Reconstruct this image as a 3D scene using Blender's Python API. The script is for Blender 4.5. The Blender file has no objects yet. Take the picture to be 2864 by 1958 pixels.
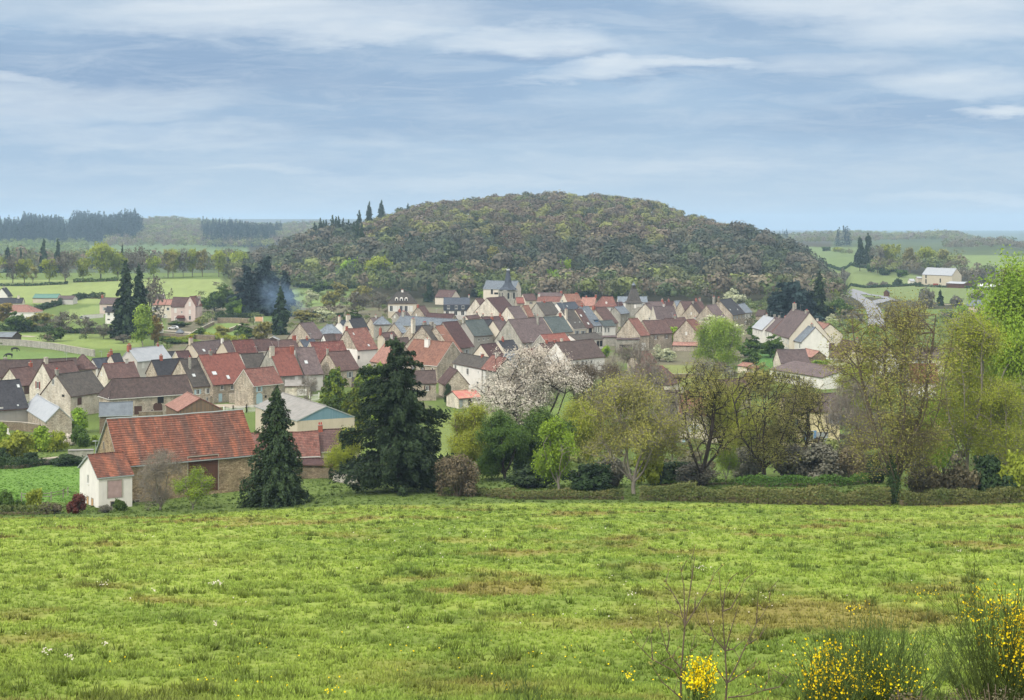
import bpy, math, random
import numpy as np
from mathutils import Vector, Matrix
R = math.radians
# ------------------------------------------------------------------ camera, world, sun
SC = bpy.context.scene
F, CX, YH = 4100.0, 1432.0, 625.0          # focal length in photo pixels, image centre column, eye-level row
cam = bpy.data.cameras.new('camera'); camo = bpy.data.objects.new('camera', cam)
SC.collection.objects.link(camo); SC.camera = camo
camo.location = (0, 0, 0); camo.rotation_euler = (R(90), 0, 0)
cam.sensor_width = 36; cam.lens = 36 * F / 2864; cam.shift_y = -(979 - YH) / 2864
cam.clip_start = 0.5; cam.clip_end = 30000
SC.view_settings.view_transform = 'Standard'; SC.view_settings.look = 'None'
SC.view_settings.exposure = 0.12; SC.view_settings.gamma = 1.0
SUN_EL, SUN_AZ = R(41), R(-142)            # azimuth from +Y (view direction) clockwise: sun to the left, a little behind
sun = bpy.data.lights.new('sun', 'SUN'); suno = bpy.data.objects.new('sun', sun)
SC.collection.objects.link(suno)
sun.energy = 2.7; sun.angle = R(7); sun.color = (1.0, 0.95, 0.88)
sd = Vector((math.sin(SUN_AZ) * math.cos(SUN_EL), math.cos(SUN_AZ) * math.cos(SUN_EL), math.sin(SUN_EL)))
suno.rotation_euler = sd.to_track_quat('Z', 'Y').to_euler()

def lin(c, k=1.0):
    o = []
    for v in c[:3]:
        v = v / 255.0
        o.append((v / 12.92 if v <= 0.04045 else ((v + 0.055) / 1.055) ** 2.4) * k)
    return (o[0], o[1], o[2], 1.0)

class G:
    """tiny node-graph helper"""
    def __init__(s, nt): s.nt = nt; nt.nodes.clear()
    def n(s, t, **kw):
        nd = s.nt.nodes.new('ShaderNode' + t)
        for k, v in kw.items():
            if k in ('i',):
                for kk, vv in v.items():
                    if isinstance(vv, bpy.types.NodeSocket): s.nt.links.new(vv, nd.inputs[kk])
                    else: nd.inputs[kk].default_value = vv
            else: setattr(nd, k, v)
        return nd
    def math(s, op, a, b=None, c=None, clamp=False):
        nd = s.nt.nodes.new('ShaderNodeMath'); nd.operation = op; nd.use_clamp = clamp
        for j, v in enumerate((a, b, c)):
            if v is None: continue
            if isinstance(v, bpy.types.NodeSocket): s.nt.links.new(v, nd.inputs[j])
            else: nd.inputs[j].default_value = v
        return nd.outputs[0]
    def mix(s, f, a, b, bt='MIX'):
        nd = s.nt.nodes.new('ShaderNodeMix'); nd.data_type = 'RGBA'; nd.blend_type = bt
        for j, v in ((0, f), (6, a), (7, b)):
            if isinstance(v, bpy.types.NodeSocket): s.nt.links.new(v, nd.inputs[j])
            else: nd.inputs[j].default_value = v
        return nd.outputs[2]
    def ramp(s, f, stops, interp='LINEAR'):
        nd = s.nt.nodes.new('ShaderNodeValToRGB'); nd.color_ramp.interpolation = interp
        el = nd.color_ramp.elements
        while len(el) < len(stops): el.new(0.5)
        for e, (p, c) in zip(el, stops):
            e.position = p; e.color = c if not isinstance(c, (int, float)) else (c, c, c, 1)
        s.nt.links.new(f, nd.inputs[0]); return nd.outputs[0]
    def noise(s, vec, sc, det=3, rough=0.55, dist=0.0):
        nd = s.n('TexNoise', i={'Scale': sc, 'Detail': det, 'Roughness': rough, 'Distortion': dist})
        if vec is not None: s.nt.links.new(vec, nd.inputs['Vector'])
        return nd.outputs['Fac']
    def mapv(s, vec, scale=(1, 1, 1), loc=(0, 0, 0), rot=(0, 0, 0)):
        nd = s.n('Mapping'); nd.inputs['Scale'].default_value = scale; nd.inputs['Location'].default_value = loc
        nd.inputs['Rotation'].default_value = rot
        s.nt.links.new(vec, nd.inputs['Vector']); return nd.outputs[0]
    def link(s, a, b): s.nt.links.new(a, b)

# sky: Nishita daylight under broken high cloud in long streaks
wd = bpy.data.worlds.new('World'); SC.world = wd; wd.use_nodes = True
g = G(wd.node_tree)
sky = g.n('TexSky', sky_type='NISHITA'); sky.sun_disc = False
sky.sun_elevation = SUN_EL; sky.sun_rotation = SUN_AZ; sky.air_density = 1.2; sky.dust_density = 0.6; sky.ozone_density = 2
tc = g.n('TexCoord'); sep = g.n('SeparateXYZ', i={0: tc.outputs['Generated']})
el = g.math('MAXIMUM', sep.outputs[2], 0.0)
BS = 0.90 / 0.1
yy = g.math('MAXIMUM', sep.outputs[1], 0.02)
U = g.math('MULTIPLY_ADD', g.math('DIVIDE', sep.outputs[0], yy), F, CX); V_ = g.math('MULTIPLY_ADD', g.math('DIVIDE', sep.outputs[2], yy), -F, YH)
uv = g.n('CombineXYZ', i={0: g.math('MULTIPLY', U, 0.001), 1: g.math('MULTIPLY', V_, 0.001), 2: 0.0}).outputs[0]
w1 = g.noise(g.mapv(uv, (1.2, 5, 1)), 1.6, 6, 0.62); w2 = g.noise(g.mapv(uv, (1.2, 5, 1), (5, 3, 0)), 1.6, 6, 0.62)
Uw = g.math('ADD', U, g.math('MULTIPLY', g.math('SUBTRACT', w1, 0.5), 620.0)); Vw = g.math('ADD', V_, g.math('MULTIPLY', g.math('SUBTRACT', w2, 0.5), 190.0))
def blobs(L):
    acc = None
    for u, v, ru, rv, am in L:
        du = g.math('MULTIPLY', g.math('SUBTRACT', Uw, u), 1.0 / ru); dv = g.math('MULTIPLY', g.math('SUBTRACT', Vw, v + (0)), 1.0 / rv)
        r = g.math('ADD', g.math('MULTIPLY', du, du), g.math('MULTIPLY', dv, dv)); q = g.math('MULTIPLY', g.math('SUBTRACT', 1.0, g.math('MULTIPLY', r, 0.8), clamp=True), am)
        acc = q if acc is None else g.math('MAXIMUM', acc, q)
    return acc
dk = blobs([(450, 190, 900, 120, 1), (900, 240, 700, 90, .75), (1150, 340, 800, 60, .45), (1620, 152, 150, 24, 1), (1400, 168, 240, 22, .8), (1960, 192, 70, 12, 1), (1850, 222, 300, 20, .7), (2500, 330, 600, 70, .65), (2250, 200, 420, 90, .5), (1400, 20, 600, 50, .6), (2100, 60, 420, 70, .5), (150, 150, 500, 70, .8)])
lt = blobs([(700, 40, 620, 80, 1), (1000, 95, 330, 36, .9), (1480, 108, 300, 60, .95), (1830, 195, 320, 30, 1), (1600, 215, 240, 16, .7), (100, 285, 620, 80, .55), (40, 215, 120, 24, .7), (2500, 0, 600, 60, .9), (2700, 70, 400, 70, .85), (2700, 235, 330, 44, .7), (2830, 318, 160, 28, 1), (2280, 170, 220, 44, .45), (420, 390, 560, 30, .35), (1850, 468, 480, 28, .4), (1250, 515, 420, 24, .42), (2750, 560, 380, 20, .55), (760, 480, 220, 14, .45), (0, 20, 500, 50, .4)])
fin = g.noise(g.mapv(uv, (1.0, 6.5, 1), (2, 1, 0), (0, 0, R(4))), 2.6, 8, 0.62, 0.5); fin2 = g.noise(g.mapv(uv, (.7, 3.0, 1), (8, 1, 0)), 1.7, 5, 0.55, 0.3)
base = g.ramp(g.math('MULTIPLY', V_, 1 / 625.0, clamp=True), [(0.0, lin((172, 196, 220))), (0.55, lin((168, 195, 223))), (1.0, lin((190, 212, 231)))])
base = g.mix(g.math('MULTIPLY', g.ramp(fin2, [(0.35, 1), (0.6, 0)]), 0.45), base, lin((150, 182, 218)))
base = g.mix(g.math('MULTIPLY', g.ramp(fin, [(0.48, 0), (0.72, 1)]), 0.5), base, lin((204, 219, 235)))
c1 = g.mix(g.math('MULTIPLY', dk, 0.85), base, lin((137, 165, 201)))
c2 = g.mix(g.math('MULTIPLY', g.ramp(g.noise(g.mapv(uv, (1.1, 7, 1), (3, 7, 0), (0, 0, R(-3))), 3.1, 9, 0.66, 0.6), [(0.46, 0), (0.68, 1)]), 0.42), c1, lin((206, 220, 234)))
c3 = g.mix(g.math('MULTIPLY', g.math('MULTIPLY', lt, g.ramp(fin, [(0.25, 0.55), (0.6, 1)])), 1.0, clamp=True), c2, lin((226, 235, 244)))
zen = g.math('MULTIPLY_ADD', g.math('SUBTRACT', el, 0.15, clamp=True), 6.0, 1.0)
cz = g.mix(g.math('MULTIPLY', g.math('SUBTRACT', el, 0.15, clamp=True), 4.0, clamp=True), c3, (0.72, 0.70, 0.66, 1))
bright = g.n('VectorMath', operation='SCALE', i={0: cz}); g.link(g.math('MULTIPLY', g.math('MINIMUM', zen, 3.7), BS), bright.inputs[3])
skc = g.mix(0.93, sky.outputs[0], bright.outputs[0])
bg = g.n('Background', i={'Color': skc, 'Strength': 0.1})
out = g.n('OutputWorld', i={'Surface': bg.outputs[0]})
wd.cycles.sampling_method = 'MANUAL'; wd.cycles.sample_map_resolution = 512

# ------------------------------------------------------------------ small tools
def col_link(o): SC.collection.objects.link(o); return o
def tag(o, label=None, cat=None, group=None, kind=None):
    if label: o['label'] = label
    if cat: o['category'] = cat
    if group: o['group'] = group
    if kind: o['kind'] = kind
    return o
def empty(name, loc=(0, 0, 0), rz=0.0, label=None, cat=None, group=None):
    o = bpy.data.objects.new(name, None); col_link(o); o.location = loc; o.rotation_euler = (0, 0, rz)
    o.empty_display_size = 0.5
    return tag(o, label, cat, group)
def link_mesh(name, me, parent=None, mats=()):
    for m in mats: me.materials.append(m)
    o = bpy.data.objects.new(name, me); col_link(o)
    if parent is not None: o.parent = parent
    return o
def np_mesh(name, V, Fc, mi=None, attrs=None, smooth=False):
    """V (n,3); Fc: array (m,k) or list of such arrays; attrs {name:(domain,type,values)}"""
    me = bpy.data.meshes.new(name)
    if not isinstance(Fc, list): Fc = [Fc]
    Fc = [f for f in Fc if len(f)]
    V = np.asarray(V, np.float32)
    loops = np.concatenate([f.ravel() for f in Fc]).astype(np.int32)
    tot = np.concatenate([np.full(len(f), f.shape[1], np.int32) for f in Fc])
    start = np.concatenate(([0], np.cumsum(tot)[:-1])).astype(np.int32)
    me.vertices.add(len(V)); me.vertices.foreach_set('co', V.ravel())
    me.loops.add(len(loops)); me.loops.foreach_set('vertex_index', loops)
    me.polygons.add(len(tot)); me.polygons.foreach_set('loop_start', start); me.polygons.foreach_set('loop_total', tot)
    if mi is not None: me.polygons.foreach_set('material_index', np.asarray(mi, np.int32))
    if smooth: me.polygons.foreach_set('use_smooth', np.ones(len(tot), bool))
    me.update(calc_edges=True)
    for k, (dom, ty, val) in (attrs or {}).items():
        a = me.attributes.new(k, ty, dom)
        val = np.asarray(val, np.float32)
        a.data.foreach_set('color' if ty == 'FLOAT_COLOR' else 'value', val.ravel())
    return me
class MB:
    """collects oriented boxes and polygons for one mesh"""
    def __init__(s): s.v = []; s.f = []; s.m = []; s.uv = {}
    def poly(s, pts, m=0, uv=None):
        b = len(s.v); s.v += [tuple(p) for p in pts]; s.f.append(list(range(b, b + len(pts)))); s.m.append(m)
        if uv is not None: s.uv[len(s.f) - 1] = uv
    def box(s, o, a, b, c, m=0):
        o, a, b, c = Vector(o), Vector(a), Vector(b), Vector(c)
        p = [o, o + a, o + a + b, o + b, o + c, o + a + c, o + a + b + c, o + b + c]
        k = len(s.v); s.v += [tuple(q) for q in p]
        fl = [(3, 2, 1, 0), (4, 5, 6, 7), (0, 1, 5, 4), (1, 2, 6, 5), (2, 3, 7, 6), (3, 0, 4, 7)]
        if a.cross(b).dot(c) < 0: fl = [t[::-1] for t in fl]
        for t in fl: s.f.append([k + i for i in t]); s.m.append(m)
    def abox(s, x0, x1, y0, y1, z0, z1, m=0): s.box((x0, y0, z0), (x1 - x0, 0, 0), (0, y1 - y0, 0), (0, 0, z1 - z0), m)
    def cyl(s, p0, p1, r0, r1, n=8, m=0, cap=True):
        p0, p1 = Vector(p0), Vector(p1); d = (p1 - p0).normalized()
        a = d.orthogonal().normalized(); b = d.cross(a); k = len(s.v)
        for p, r in ((p0, r0), (p1, r1)):
            for i in range(n):
                t = 2 * math.pi * i / n; s.v.append(tuple(p + (a * math.cos(t) + b * math.sin(t)) * r))
        for i in range(n):
            j = (i + 1) % n; s.f.append([k + i, k + j, k + n + j, k + n + i]); s.m.append(m)
        if cap:
            s.f.append([k + i for i in range(n)][::-1]); s.m.append(m); s.f.append([k + n + i for i in range(n)]); s.m.append(m)
    def build(s, name, mats, parent=None, smooth=False):
        me = bpy.data.meshes.new(name); me.from_pydata(s.v, [], s.f)
        me.polygons.foreach_set('material_index', s.m)
        if s.uv:
            ul = me.uv_layers.new(name='UVMap')
            for fi, uv in s.uv.items():
                for j, li in enumerate(me.polygons[fi].loop_indices): ul.data[li].uv = uv[j]
        if smooth: me.polygons.foreach_set('use_smooth', [True] * len(s.f))
        me.update()
        return link_mesh(name, me, parent, mats if isinstance(mats, (list, tuple)) else [mats])

# ------------------------------------------------------------------ terrain
def fhash(ix, iy, seed):
    h = (ix.astype(np.int64) * 374761393 + iy.astype(np.int64) * 668265263 + seed * 974634777) & 0x7fffffff
    h = ((h ^ (h >> 13)) * 1274126177) & 0x7fffffff
    return ((h ^ (h >> 16)) & 0xffff) / 65535.0
def vnoise(x, y, seed=0):
    ix = np.floor(x); iy = np.floor(y); fx = x - ix; fy = y - iy
    fx = fx * fx * (3 - 2 * fx); fy = fy * fy * (3 - 2 * fy)
    a = fhash(ix, iy, seed); b = fhash(ix + 1, iy, seed); c = fhash(ix, iy + 1, seed); d = fhash(ix + 1, iy + 1, seed)
    return (a * (1 - fx) + b * fx) * (1 - fy) + (c * (1 - fx) + d * fx) * fy
def fbm(x, y, seed=0, o=4):
    s = 0; a = 0.5; t = 0
    for k in range(o): s = s + a * vnoise(x * 2 ** k, y * 2 ** k, seed + k * 17); t += a; a *= 0.5
    return s / t
YG = np.exp(np.linspace(math.log(0.5), math.log(14000), 700))
NEAR = ([0, 8, 18, 30, 39, 46, 192, 228, 274, 310], [-1.7, -3.6, -6.6, -10.2, -12.75, -14.2, -37.2, -40.3, -43.8, -45])
LEFT = ([730, 875, 967, 1100, 1400, 2000, 2600, 3200, 3600, 4500, 6000, 8500, 9500, 14000], [-44.5, -40, -37.5, -37, -50, -48, -29, -9, 0, -40, -30, 25, 10, 0])
RIGHT = ([820, 968, 1075, 1185, 1350, 1600, 1900, 2200, 3000, 3600, 5000, 8000, 9500, 14000], [-45, -45, -46, -42, -38, -37, -35, -32, -38, -35, -80, -60, -60, -60])
HPX = [640, 760, 830, 900, 1000, 1100, 1200, 1300, 1420, 1540, 1690, 1760, 1834, 1885, 1945, 2030, 2100, 2150, 2220, 2271, 2306, 2350]
HYS = [726, 704, 676, 652, 630, 597, 571, 567, 552, 548, 548, 554, 563, 592, 609, 631, 642, 660, 692, 722, 762, 800]
def zcol(px):
    zn = np.interp(YG, *NEAR)
    low = max(0, min(1, (900 - px) / 500.0)); zn = zn - 1.4 * low * np.exp(-((YG - 205) / 45.0) ** 2)
    fl = np.interp(YG, [310] + LEFT[0], [-45] + LEFT[1]); fr = np.interp(YG, [310] + RIGHT[0], [-45] + RIGHT[1])
    fr = fr - max(0, min(1.5, (px - 2600) / 264.0)) * 20 * np.exp(-((YG - 3100) / 700.0) ** 2)
    fr = fr + (float(vnoise(np.array(px / 140.0), np.array(2.0), 4)) - .35) * 34 * np.exp(-((YG - 3250) / 550.0) ** 2) + (float(vnoise(np.array(px / 90.0), np.array(7.0), 4)) - .5) * 16 * np.exp(-((YG - 2300) / 300.0) ** 2)
    fl = fl + (float(vnoise(np.array(px / 150.0), np.array(5.0), 9)) - .55) * 22 * np.exp(-((YG - 3300) / 600.0) ** 2)
    if px <= 620: far = fl
    elif px >= 2380: far = fr
    else:
        ys = np.interp(px, HPX, HYS); yc = np.interp(px, [640, 900, 1100, 1420, 1690, 1885, 2100, 2220, 2306, 2350], [1150, 1350, 1500, 1600, 1600, 1500, 1350, 1250, 1100, 1000])
        y0 = np.interp(px, [640, 950, 1100, 2200, 2350], [1000, 980, 890, 880, 860])
        zc = (YH - ys) / F * yc - 13.5
        t = np.clip((YG - y0) / (yc - y0), 0, 1); up = -44 + (zc + 44) * np.sin(math.pi / 2 * t) ** 0.92
        dn = np.clip((YG - yc - 60) / 600.0, 0, 1); far2 = fl if px < 1400 else fr
        floor = np.interp(YG, [310, 880, 2000], [-45, -44, -44])
        hillz = np.where(YG < y0, floor, up)
        w = dn * dn * (3 - 2 * dn)
        far = hillz * (1 - w) + np.minimum(far2, 30) * w
    return np.where(YG < 310, zn, far)
PXC = np.array(sorted(set(list(range(-2400, -300, 300)) + list(range(-300, 600, 60)) + list(range(2380, 3300, 60)) + [620] + HPX + list(range(700, 2300, 50)) + [2380, 2450, 2864, 3600, 5200])), float)
ZT = np.array([zcol(p) for p in PXC]); LY = np.log(YG)
def zg(X, Y):
    X = np.asarray(X, float); Y = np.maximum(np.asarray(Y, float), 0.5)
    px = np.clip(CX + F * X / Y, PXC[0], PXC[-1]); i = np.clip(np.searchsorted(PXC, px) - 1, 0, len(PXC) - 2)
    t = (px - PXC[i]) / (PXC[i + 1] - PXC[i])
    v = (np.log(Y) - LY[0]) / (LY[1] - LY[0]); j = np.clip(v.astype(int) if v.shape else int(v), 0, len(YG) - 2); s = np.clip(v - j, 0, 1)
    a = ZT[i, j] * (1 - s) + ZT[i, j + 1] * s; b = ZT[i + 1, j] * (1 - s) + ZT[i + 1, j + 1] * s
    return a * (1 - t) + b * t
def gz(x, y): return float(zg(np.array(x), np.array(y)))
YS = np.exp(np.linspace(math.log(15), math.log(12000), 6000))
def hit(px, py, up=0.0, ymin=20.0):
    """where the sight line through photo pixel (px, py) meets the ground raised by `up`"""
    X = (px - CX) / F * YS; z = -(py - YH) / F * YS
    d = zg(X, YS) + up - z
    ok = np.where((d >= 0) & (YS > ymin))[0]
    k = ok[0] if len(ok) else int(np.argmax(np.where(YS > max(ymin, 200), d / YS, -9e9)))
    if k > 0 and d[k - 1] < 0 and YS[k - 1] > ymin * 0.99:
        t = -d[k - 1] / (d[k] - d[k - 1]); return float(YS[k - 1] + t * (YS[k] - YS[k - 1]))
    return float(YS[k])
def ground_pt(px, py, ymin=20.0):
    Y = hit(px, py, 0, ymin); X = (px - CX) / F * Y
    return Vector((X, Y, gz(X, Y)))
def inpoly(px, py, poly):
    r = np.zeros(px.shape, bool); n = len(poly)
    for i in range(n):
        x0, y0 = poly[i]; x1, y1 = poly[(i + 1) % n]
        if y0 == y1: continue
        c = ((y0 > py) != (y1 > py)) & (px < (x1 - x0) * (py - y0) / (y1 - y0) + x0)
        r ^= c
    return r
def yedge(px): return np.interp(px, [-2400, 0, 900, 1432, 2864, 5000], [188, 188, 193, 197, 196, 196])
REG = [  # outline in photo pixels, nearest and farthest distance, colour
    ([(-900, 1296), (60, 1296), (215, 1282), (330, 1300), (330, 1404), (-900, 1412)], 196, 300, (120, 166, 62)),
    ([(-900, 862), (60, 850), (330, 848), (520, 862), (560, 838), (650, 830), (650, 780), (-900, 790)], 600, 1150, (160, 178, 104)),
    ([(820, 862), (1010, 850), (1010, 780), (820, 785)], 700, 1100, (134, 160, 92)),
    ([(40, 932), (380, 935), (400, 985), (240, 972), (40, 958)], 400, 760, (150, 172, 90)),
    ([(-300, 966), (250, 990), (250, 1045), (-300, 1045)], 380, 640, (124, 156, 78)),
    ([(185, 868), (300, 850), (330, 870), (180, 905)], 480, 900, (150, 172, 96)),
    ([(530, 940), (590, 905), (690, 905), (660, 945)], 480, 800, (132, 162, 80)),
    ([(610, 880), (800, 878), (800, 900), (620, 902)], 480, 900, (120, 150, 80)),
    ([(1220, 1140), (1420, 1130), (1420, 1340), (1220, 1340)], 230, 345, (138, 158, 78)),
    ([(1838, 1022), (2080, 1022), (2080, 1140), (1838, 1140)], 330, 520, (150, 160, 92)),
    ([(2120, 980), (2170, 980), (2170, 1030), (2050, 1030)], 420, 600, (96, 150, 70)),
    ([(2230, 690), (2400, 692), (2400, 760), (2330, 800), (2230, 770)], 1050, 2300, (124, 148, 90)),
    ([(2300, 740), (2500, 755), (2660, 790), (2864, 820), (3600, 860), (3600, 930), (2420, 830), (2300, 812)], 700, 1400, (134, 154, 92)),
    ([(2650, 712), (3600, 730), (3600, 775), (2650, 760)], 1150, 1900, (136, 160, 92)),
    ([(200, 668), (700, 690), (700, 740), (200, 700)], 1500, 2400, (122, 150, 98)),
]
def ground_color(X, Y):
    px = CX + F * X / Y; z = zg(X, Y); py = YH - F * z / Y
    a = fbm(X / 9.0, Y / 16.0, 3, 4); b = fbm(X / 2.2, Y / 3.2, 21, 3); c = fbm(X / 30.0, Y / 60.0, 40, 3)
    def L(t): return np.array(lin(t)[:3])
    out = np.empty(X.shape + (3,))
    # sloping meadow: fresh green, darker tussock green and rusty sorrel patches
    g1 = L((168, 188, 84)); g2 = L((138, 162, 72)); g3 = L((184, 200, 98)); rd = L((166, 128, 90))
    t = np.clip((b - 0.35) * 3, 0, 1)[..., None]; m = g1 * (1 - t) + g2 * t
    t = np.clip((c - 0.5) * 4, 0, 1)[..., None] * 0.6; m = m * (1 - t) + g3 * t
    rr = fbm(X / 7.0 + 3, Y / 7.0, 77, 4); near = np.clip((150 - Y) / 110, 0, 1)
    t = (np.clip((rr - 0.515 + 0.03 * near) * 6, 0, 1) * np.clip((a - 0.32) * 5, 0, 1))[..., None] * 0.58; m = m * (1 - t) + rd * t
    out[:] = m
    fld = Y < yedge(px)
    gard = L((116, 138, 72)) * (0.75 + 0.5 * a[..., None]); out[~fld] = gard[~fld]
    vil = ((Y > 400) & (Y < 800) & (px > 470) & (px < 2110)) | ((Y > 356) & (Y < 420) & (px > 860) & (px < 1340))
    vt = np.clip((a - .40) * 6 + np.clip((Y - 400) / 40, -.6, 1), 0, 1)[..., None]; vc = (L((128, 122, 108)) * vt + gard * (1 - vt)) * (0.8 + 0.4 * b[..., None]); out[vil] = vc[vil]
    wood = (Y > 770) & (px > 1000)  | (Y > 880) & (px > 640) & (px < 2345); wc = L((84, 82, 66)) * (0.8 + 0.4 * b[..., None]); out[wood] = wc[wood]
    farw = (Y > 1400) & ((px < 650) | (px > 2320)); out[farw] = (L((92, 108, 74)) * (0.8 + 0.4 * a[..., None]))[farw]
    for poly, y0, y1, cc in REG:
        m = inpoly(px, py, poly) & (Y > y0) & (Y < y1)
        q = L(cc); out[m] = ((q * .88 + q.mean() * .12) * (0.74 + 0.2 * a[..., None] + .26 * b[..., None]))[m]
    out *= (1 - .14 * np.clip((75 - Y) / 40, 0, 1))[..., None]
    bank = Y < 27; bc = L((104, 100, 70)) * (0.7 + 0.6 * b[..., None]); out[bank] = bc[bank]
    m_ = out.mean(-1, keepdims=True)
    return (out * 0.9 + m_ * 0.1) * np.array([.555, .565, .455])
# ------------------------------------------------------------------ materials
MAT = {}
def newmat(name, fn, rough=0.9, spec=0.3):
    m = bpy.data.materials.new(name); m.use_nodes = True; g = G(m.node_tree)
    bs = g.n('BsdfPrincipled', i={'Roughness': rough, 'Specular IOR Level': spec}); o = g.n('OutputMaterial', i={'Surface': bs.outputs[0]})
    fn(g, bs); MAT[name] = m; return m
def bump(g, bs, h, st=0.5, dist=0.05):
    b = g.n('Bump', i={'Strength': st, 'Distance': dist, 'Height': h}); g.link(b.outputs[0], bs.inputs['Normal'])
AK = 0.72
def flat(name, c, rough=0.8, k=AK, var=0.15, sc=1.5, spec=0.3, metal=0):
    def fn(g, bs):
        tc = g.n('TexCoord').outputs['Object']; n = g.noise(tc, sc, 4)
        a = lin(c, k * (1 - var)); b = lin(c, k * (1 + var)); g.link(g.mix(g.ramp(n, [(0.3, 0), (0.7, 1)]), a, b), bs.inputs['Base Color'])
        bs.inputs['Metallic'].default_value = metal
    return newmat(name, fn, rough, spec)
def tile(name, ca, cb, cc=None, row=0.34, col=0.24, joint=0.5, patch=0.45, lich=0.25, k=.56, band=0):
    def fn(g, bs):
        uv = g.n('UVMap').outputs[0]; s = g.n('SeparateXYZ', i={0: uv}); oi = g.n('ObjectInfo')
        v = g.math('DIVIDE', s.outputs[1], row); u = g.math('DIVIDE', s.outputs[0], col)
        fv = g.math('FRACT', v); vi = g.math('FLOOR', v); ui = g.math('FLOOR', g.math('ADD', u, g.math('MULTIPLY', vi, 0.5)))
        cell = g.n('CombineXYZ', i={0: ui, 1: vi}).outputs[0]
        wn = g.n('TexWhiteNoise', noise_dimensions='2D'); g.link(cell, wn.inputs['Vector'])
        tc = g.n('TexCoord').outputs['Object']; off = g.n('VectorMath', operation='ADD', i={0: tc, 1: g.n('CombineXYZ', i={0: g.math('MULTIPLY', oi.outputs['Random'], 90.0)}).outputs[0]}).outputs[0]
        pn = g.noise(g.mapv(off, (1, 1, 0.6)), 0.42, 4, 0.6)
        c = g.mix(g.math('MULTIPLY', wn.outputs['Value'], 0.75), lin(ca, k), lin(cb, k))
        c = g.mix(g.math('MULTIPLY', g.ramp(pn, [(0.40, 0), (0.62, 1)]), patch), c, lin(cb, k * 0.85))
        if cc is not None:
            ln = g.noise(off, 1.3 if not band else 0.9, 5, 0.7)
            c = g.mix(g.math('MULTIPLY', g.ramp(ln, [(0.52, 0), (0.68, 1)]), lich), c, lin(cc, k))
        if band:      # strips re-laid at different times
            bn = g.noise(g.mapv(uv, (0.5, 0.02, 1)), 1.0, 3, 0.6)
            c = g.mix(g.ramp(bn, [(0.42, 0), (0.58, 0.7)]), c, lin(cc, k))
            b2 = g.noise(g.mapv(uv, (0.6, 0.12, 1), (7, 3, 0)), 1.0, 3, 0.6)
            c = g.mix(g.ramp(b2, [(0.52, 0), (0.66, 0.7)]), c, lin((186, 118, 90), k))
            sp = g.noise(uv, 2.6, 3, 0.6); c = g.mix(g.ramp(sp, [(0.66, 0), (0.70, 0.7)]), c, lin((205, 190, 175), k))
        st = g.noise(g.mapv(off, (1.4, 1.4, .5)), 1.1, 7, 0.72); c = g.mix(1.0, c, g.ramp(st, [(0.34, 0.62), (0.52, 1.0), (0.70, 1.22)]), 'MULTIPLY')
        hv = g.n('HueSaturation', i={'Color': c, 'Value': g.math('MULTIPLY_ADD', oi.outputs['Random'], 0.32, 0.84)})
        jm = g.ramp(fv, [(0.0, 1 - joint), (0.16, 1 - joint), (0.30, 1.0), (1.0, 0.90)])  # shadow line of each tile course painted into the colour, with joint grime
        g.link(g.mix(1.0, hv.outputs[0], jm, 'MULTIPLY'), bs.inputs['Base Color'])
        bump(g, bs, g.math('ADD', g.math('SUBTRACT', 1.0, fv), g.math('MULTIPLY', wn.outputs['Value'], 0.3)), 0.9, 0.06)
    return newmat(name, fn, 0.92, 0.15)
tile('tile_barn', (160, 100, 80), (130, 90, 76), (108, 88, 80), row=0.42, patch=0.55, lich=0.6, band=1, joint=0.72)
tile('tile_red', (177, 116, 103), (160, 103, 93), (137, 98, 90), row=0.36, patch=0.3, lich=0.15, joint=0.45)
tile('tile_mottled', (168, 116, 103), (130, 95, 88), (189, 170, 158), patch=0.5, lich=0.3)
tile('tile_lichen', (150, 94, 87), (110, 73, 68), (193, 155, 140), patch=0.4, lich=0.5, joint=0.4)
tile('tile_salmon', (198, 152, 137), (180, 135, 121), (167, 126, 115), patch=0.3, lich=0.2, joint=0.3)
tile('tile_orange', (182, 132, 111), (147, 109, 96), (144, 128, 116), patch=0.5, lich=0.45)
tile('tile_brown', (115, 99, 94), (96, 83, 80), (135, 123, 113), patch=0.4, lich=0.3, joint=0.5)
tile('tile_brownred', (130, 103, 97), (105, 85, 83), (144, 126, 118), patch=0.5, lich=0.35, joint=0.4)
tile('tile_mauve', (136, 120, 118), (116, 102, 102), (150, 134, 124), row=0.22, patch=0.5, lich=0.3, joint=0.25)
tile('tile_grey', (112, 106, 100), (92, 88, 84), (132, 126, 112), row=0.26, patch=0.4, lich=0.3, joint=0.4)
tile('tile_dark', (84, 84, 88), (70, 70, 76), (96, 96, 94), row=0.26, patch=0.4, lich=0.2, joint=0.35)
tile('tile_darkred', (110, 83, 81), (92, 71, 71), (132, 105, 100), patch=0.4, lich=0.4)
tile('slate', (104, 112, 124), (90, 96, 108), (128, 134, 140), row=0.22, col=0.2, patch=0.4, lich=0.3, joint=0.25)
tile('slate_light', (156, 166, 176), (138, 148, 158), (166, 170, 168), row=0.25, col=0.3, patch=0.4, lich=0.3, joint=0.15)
tile('slate_green', (118, 128, 126), (100, 112, 112), (140, 142, 132), row=0.22, patch=0.5, lich=0.4, joint=0.2)
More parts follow.
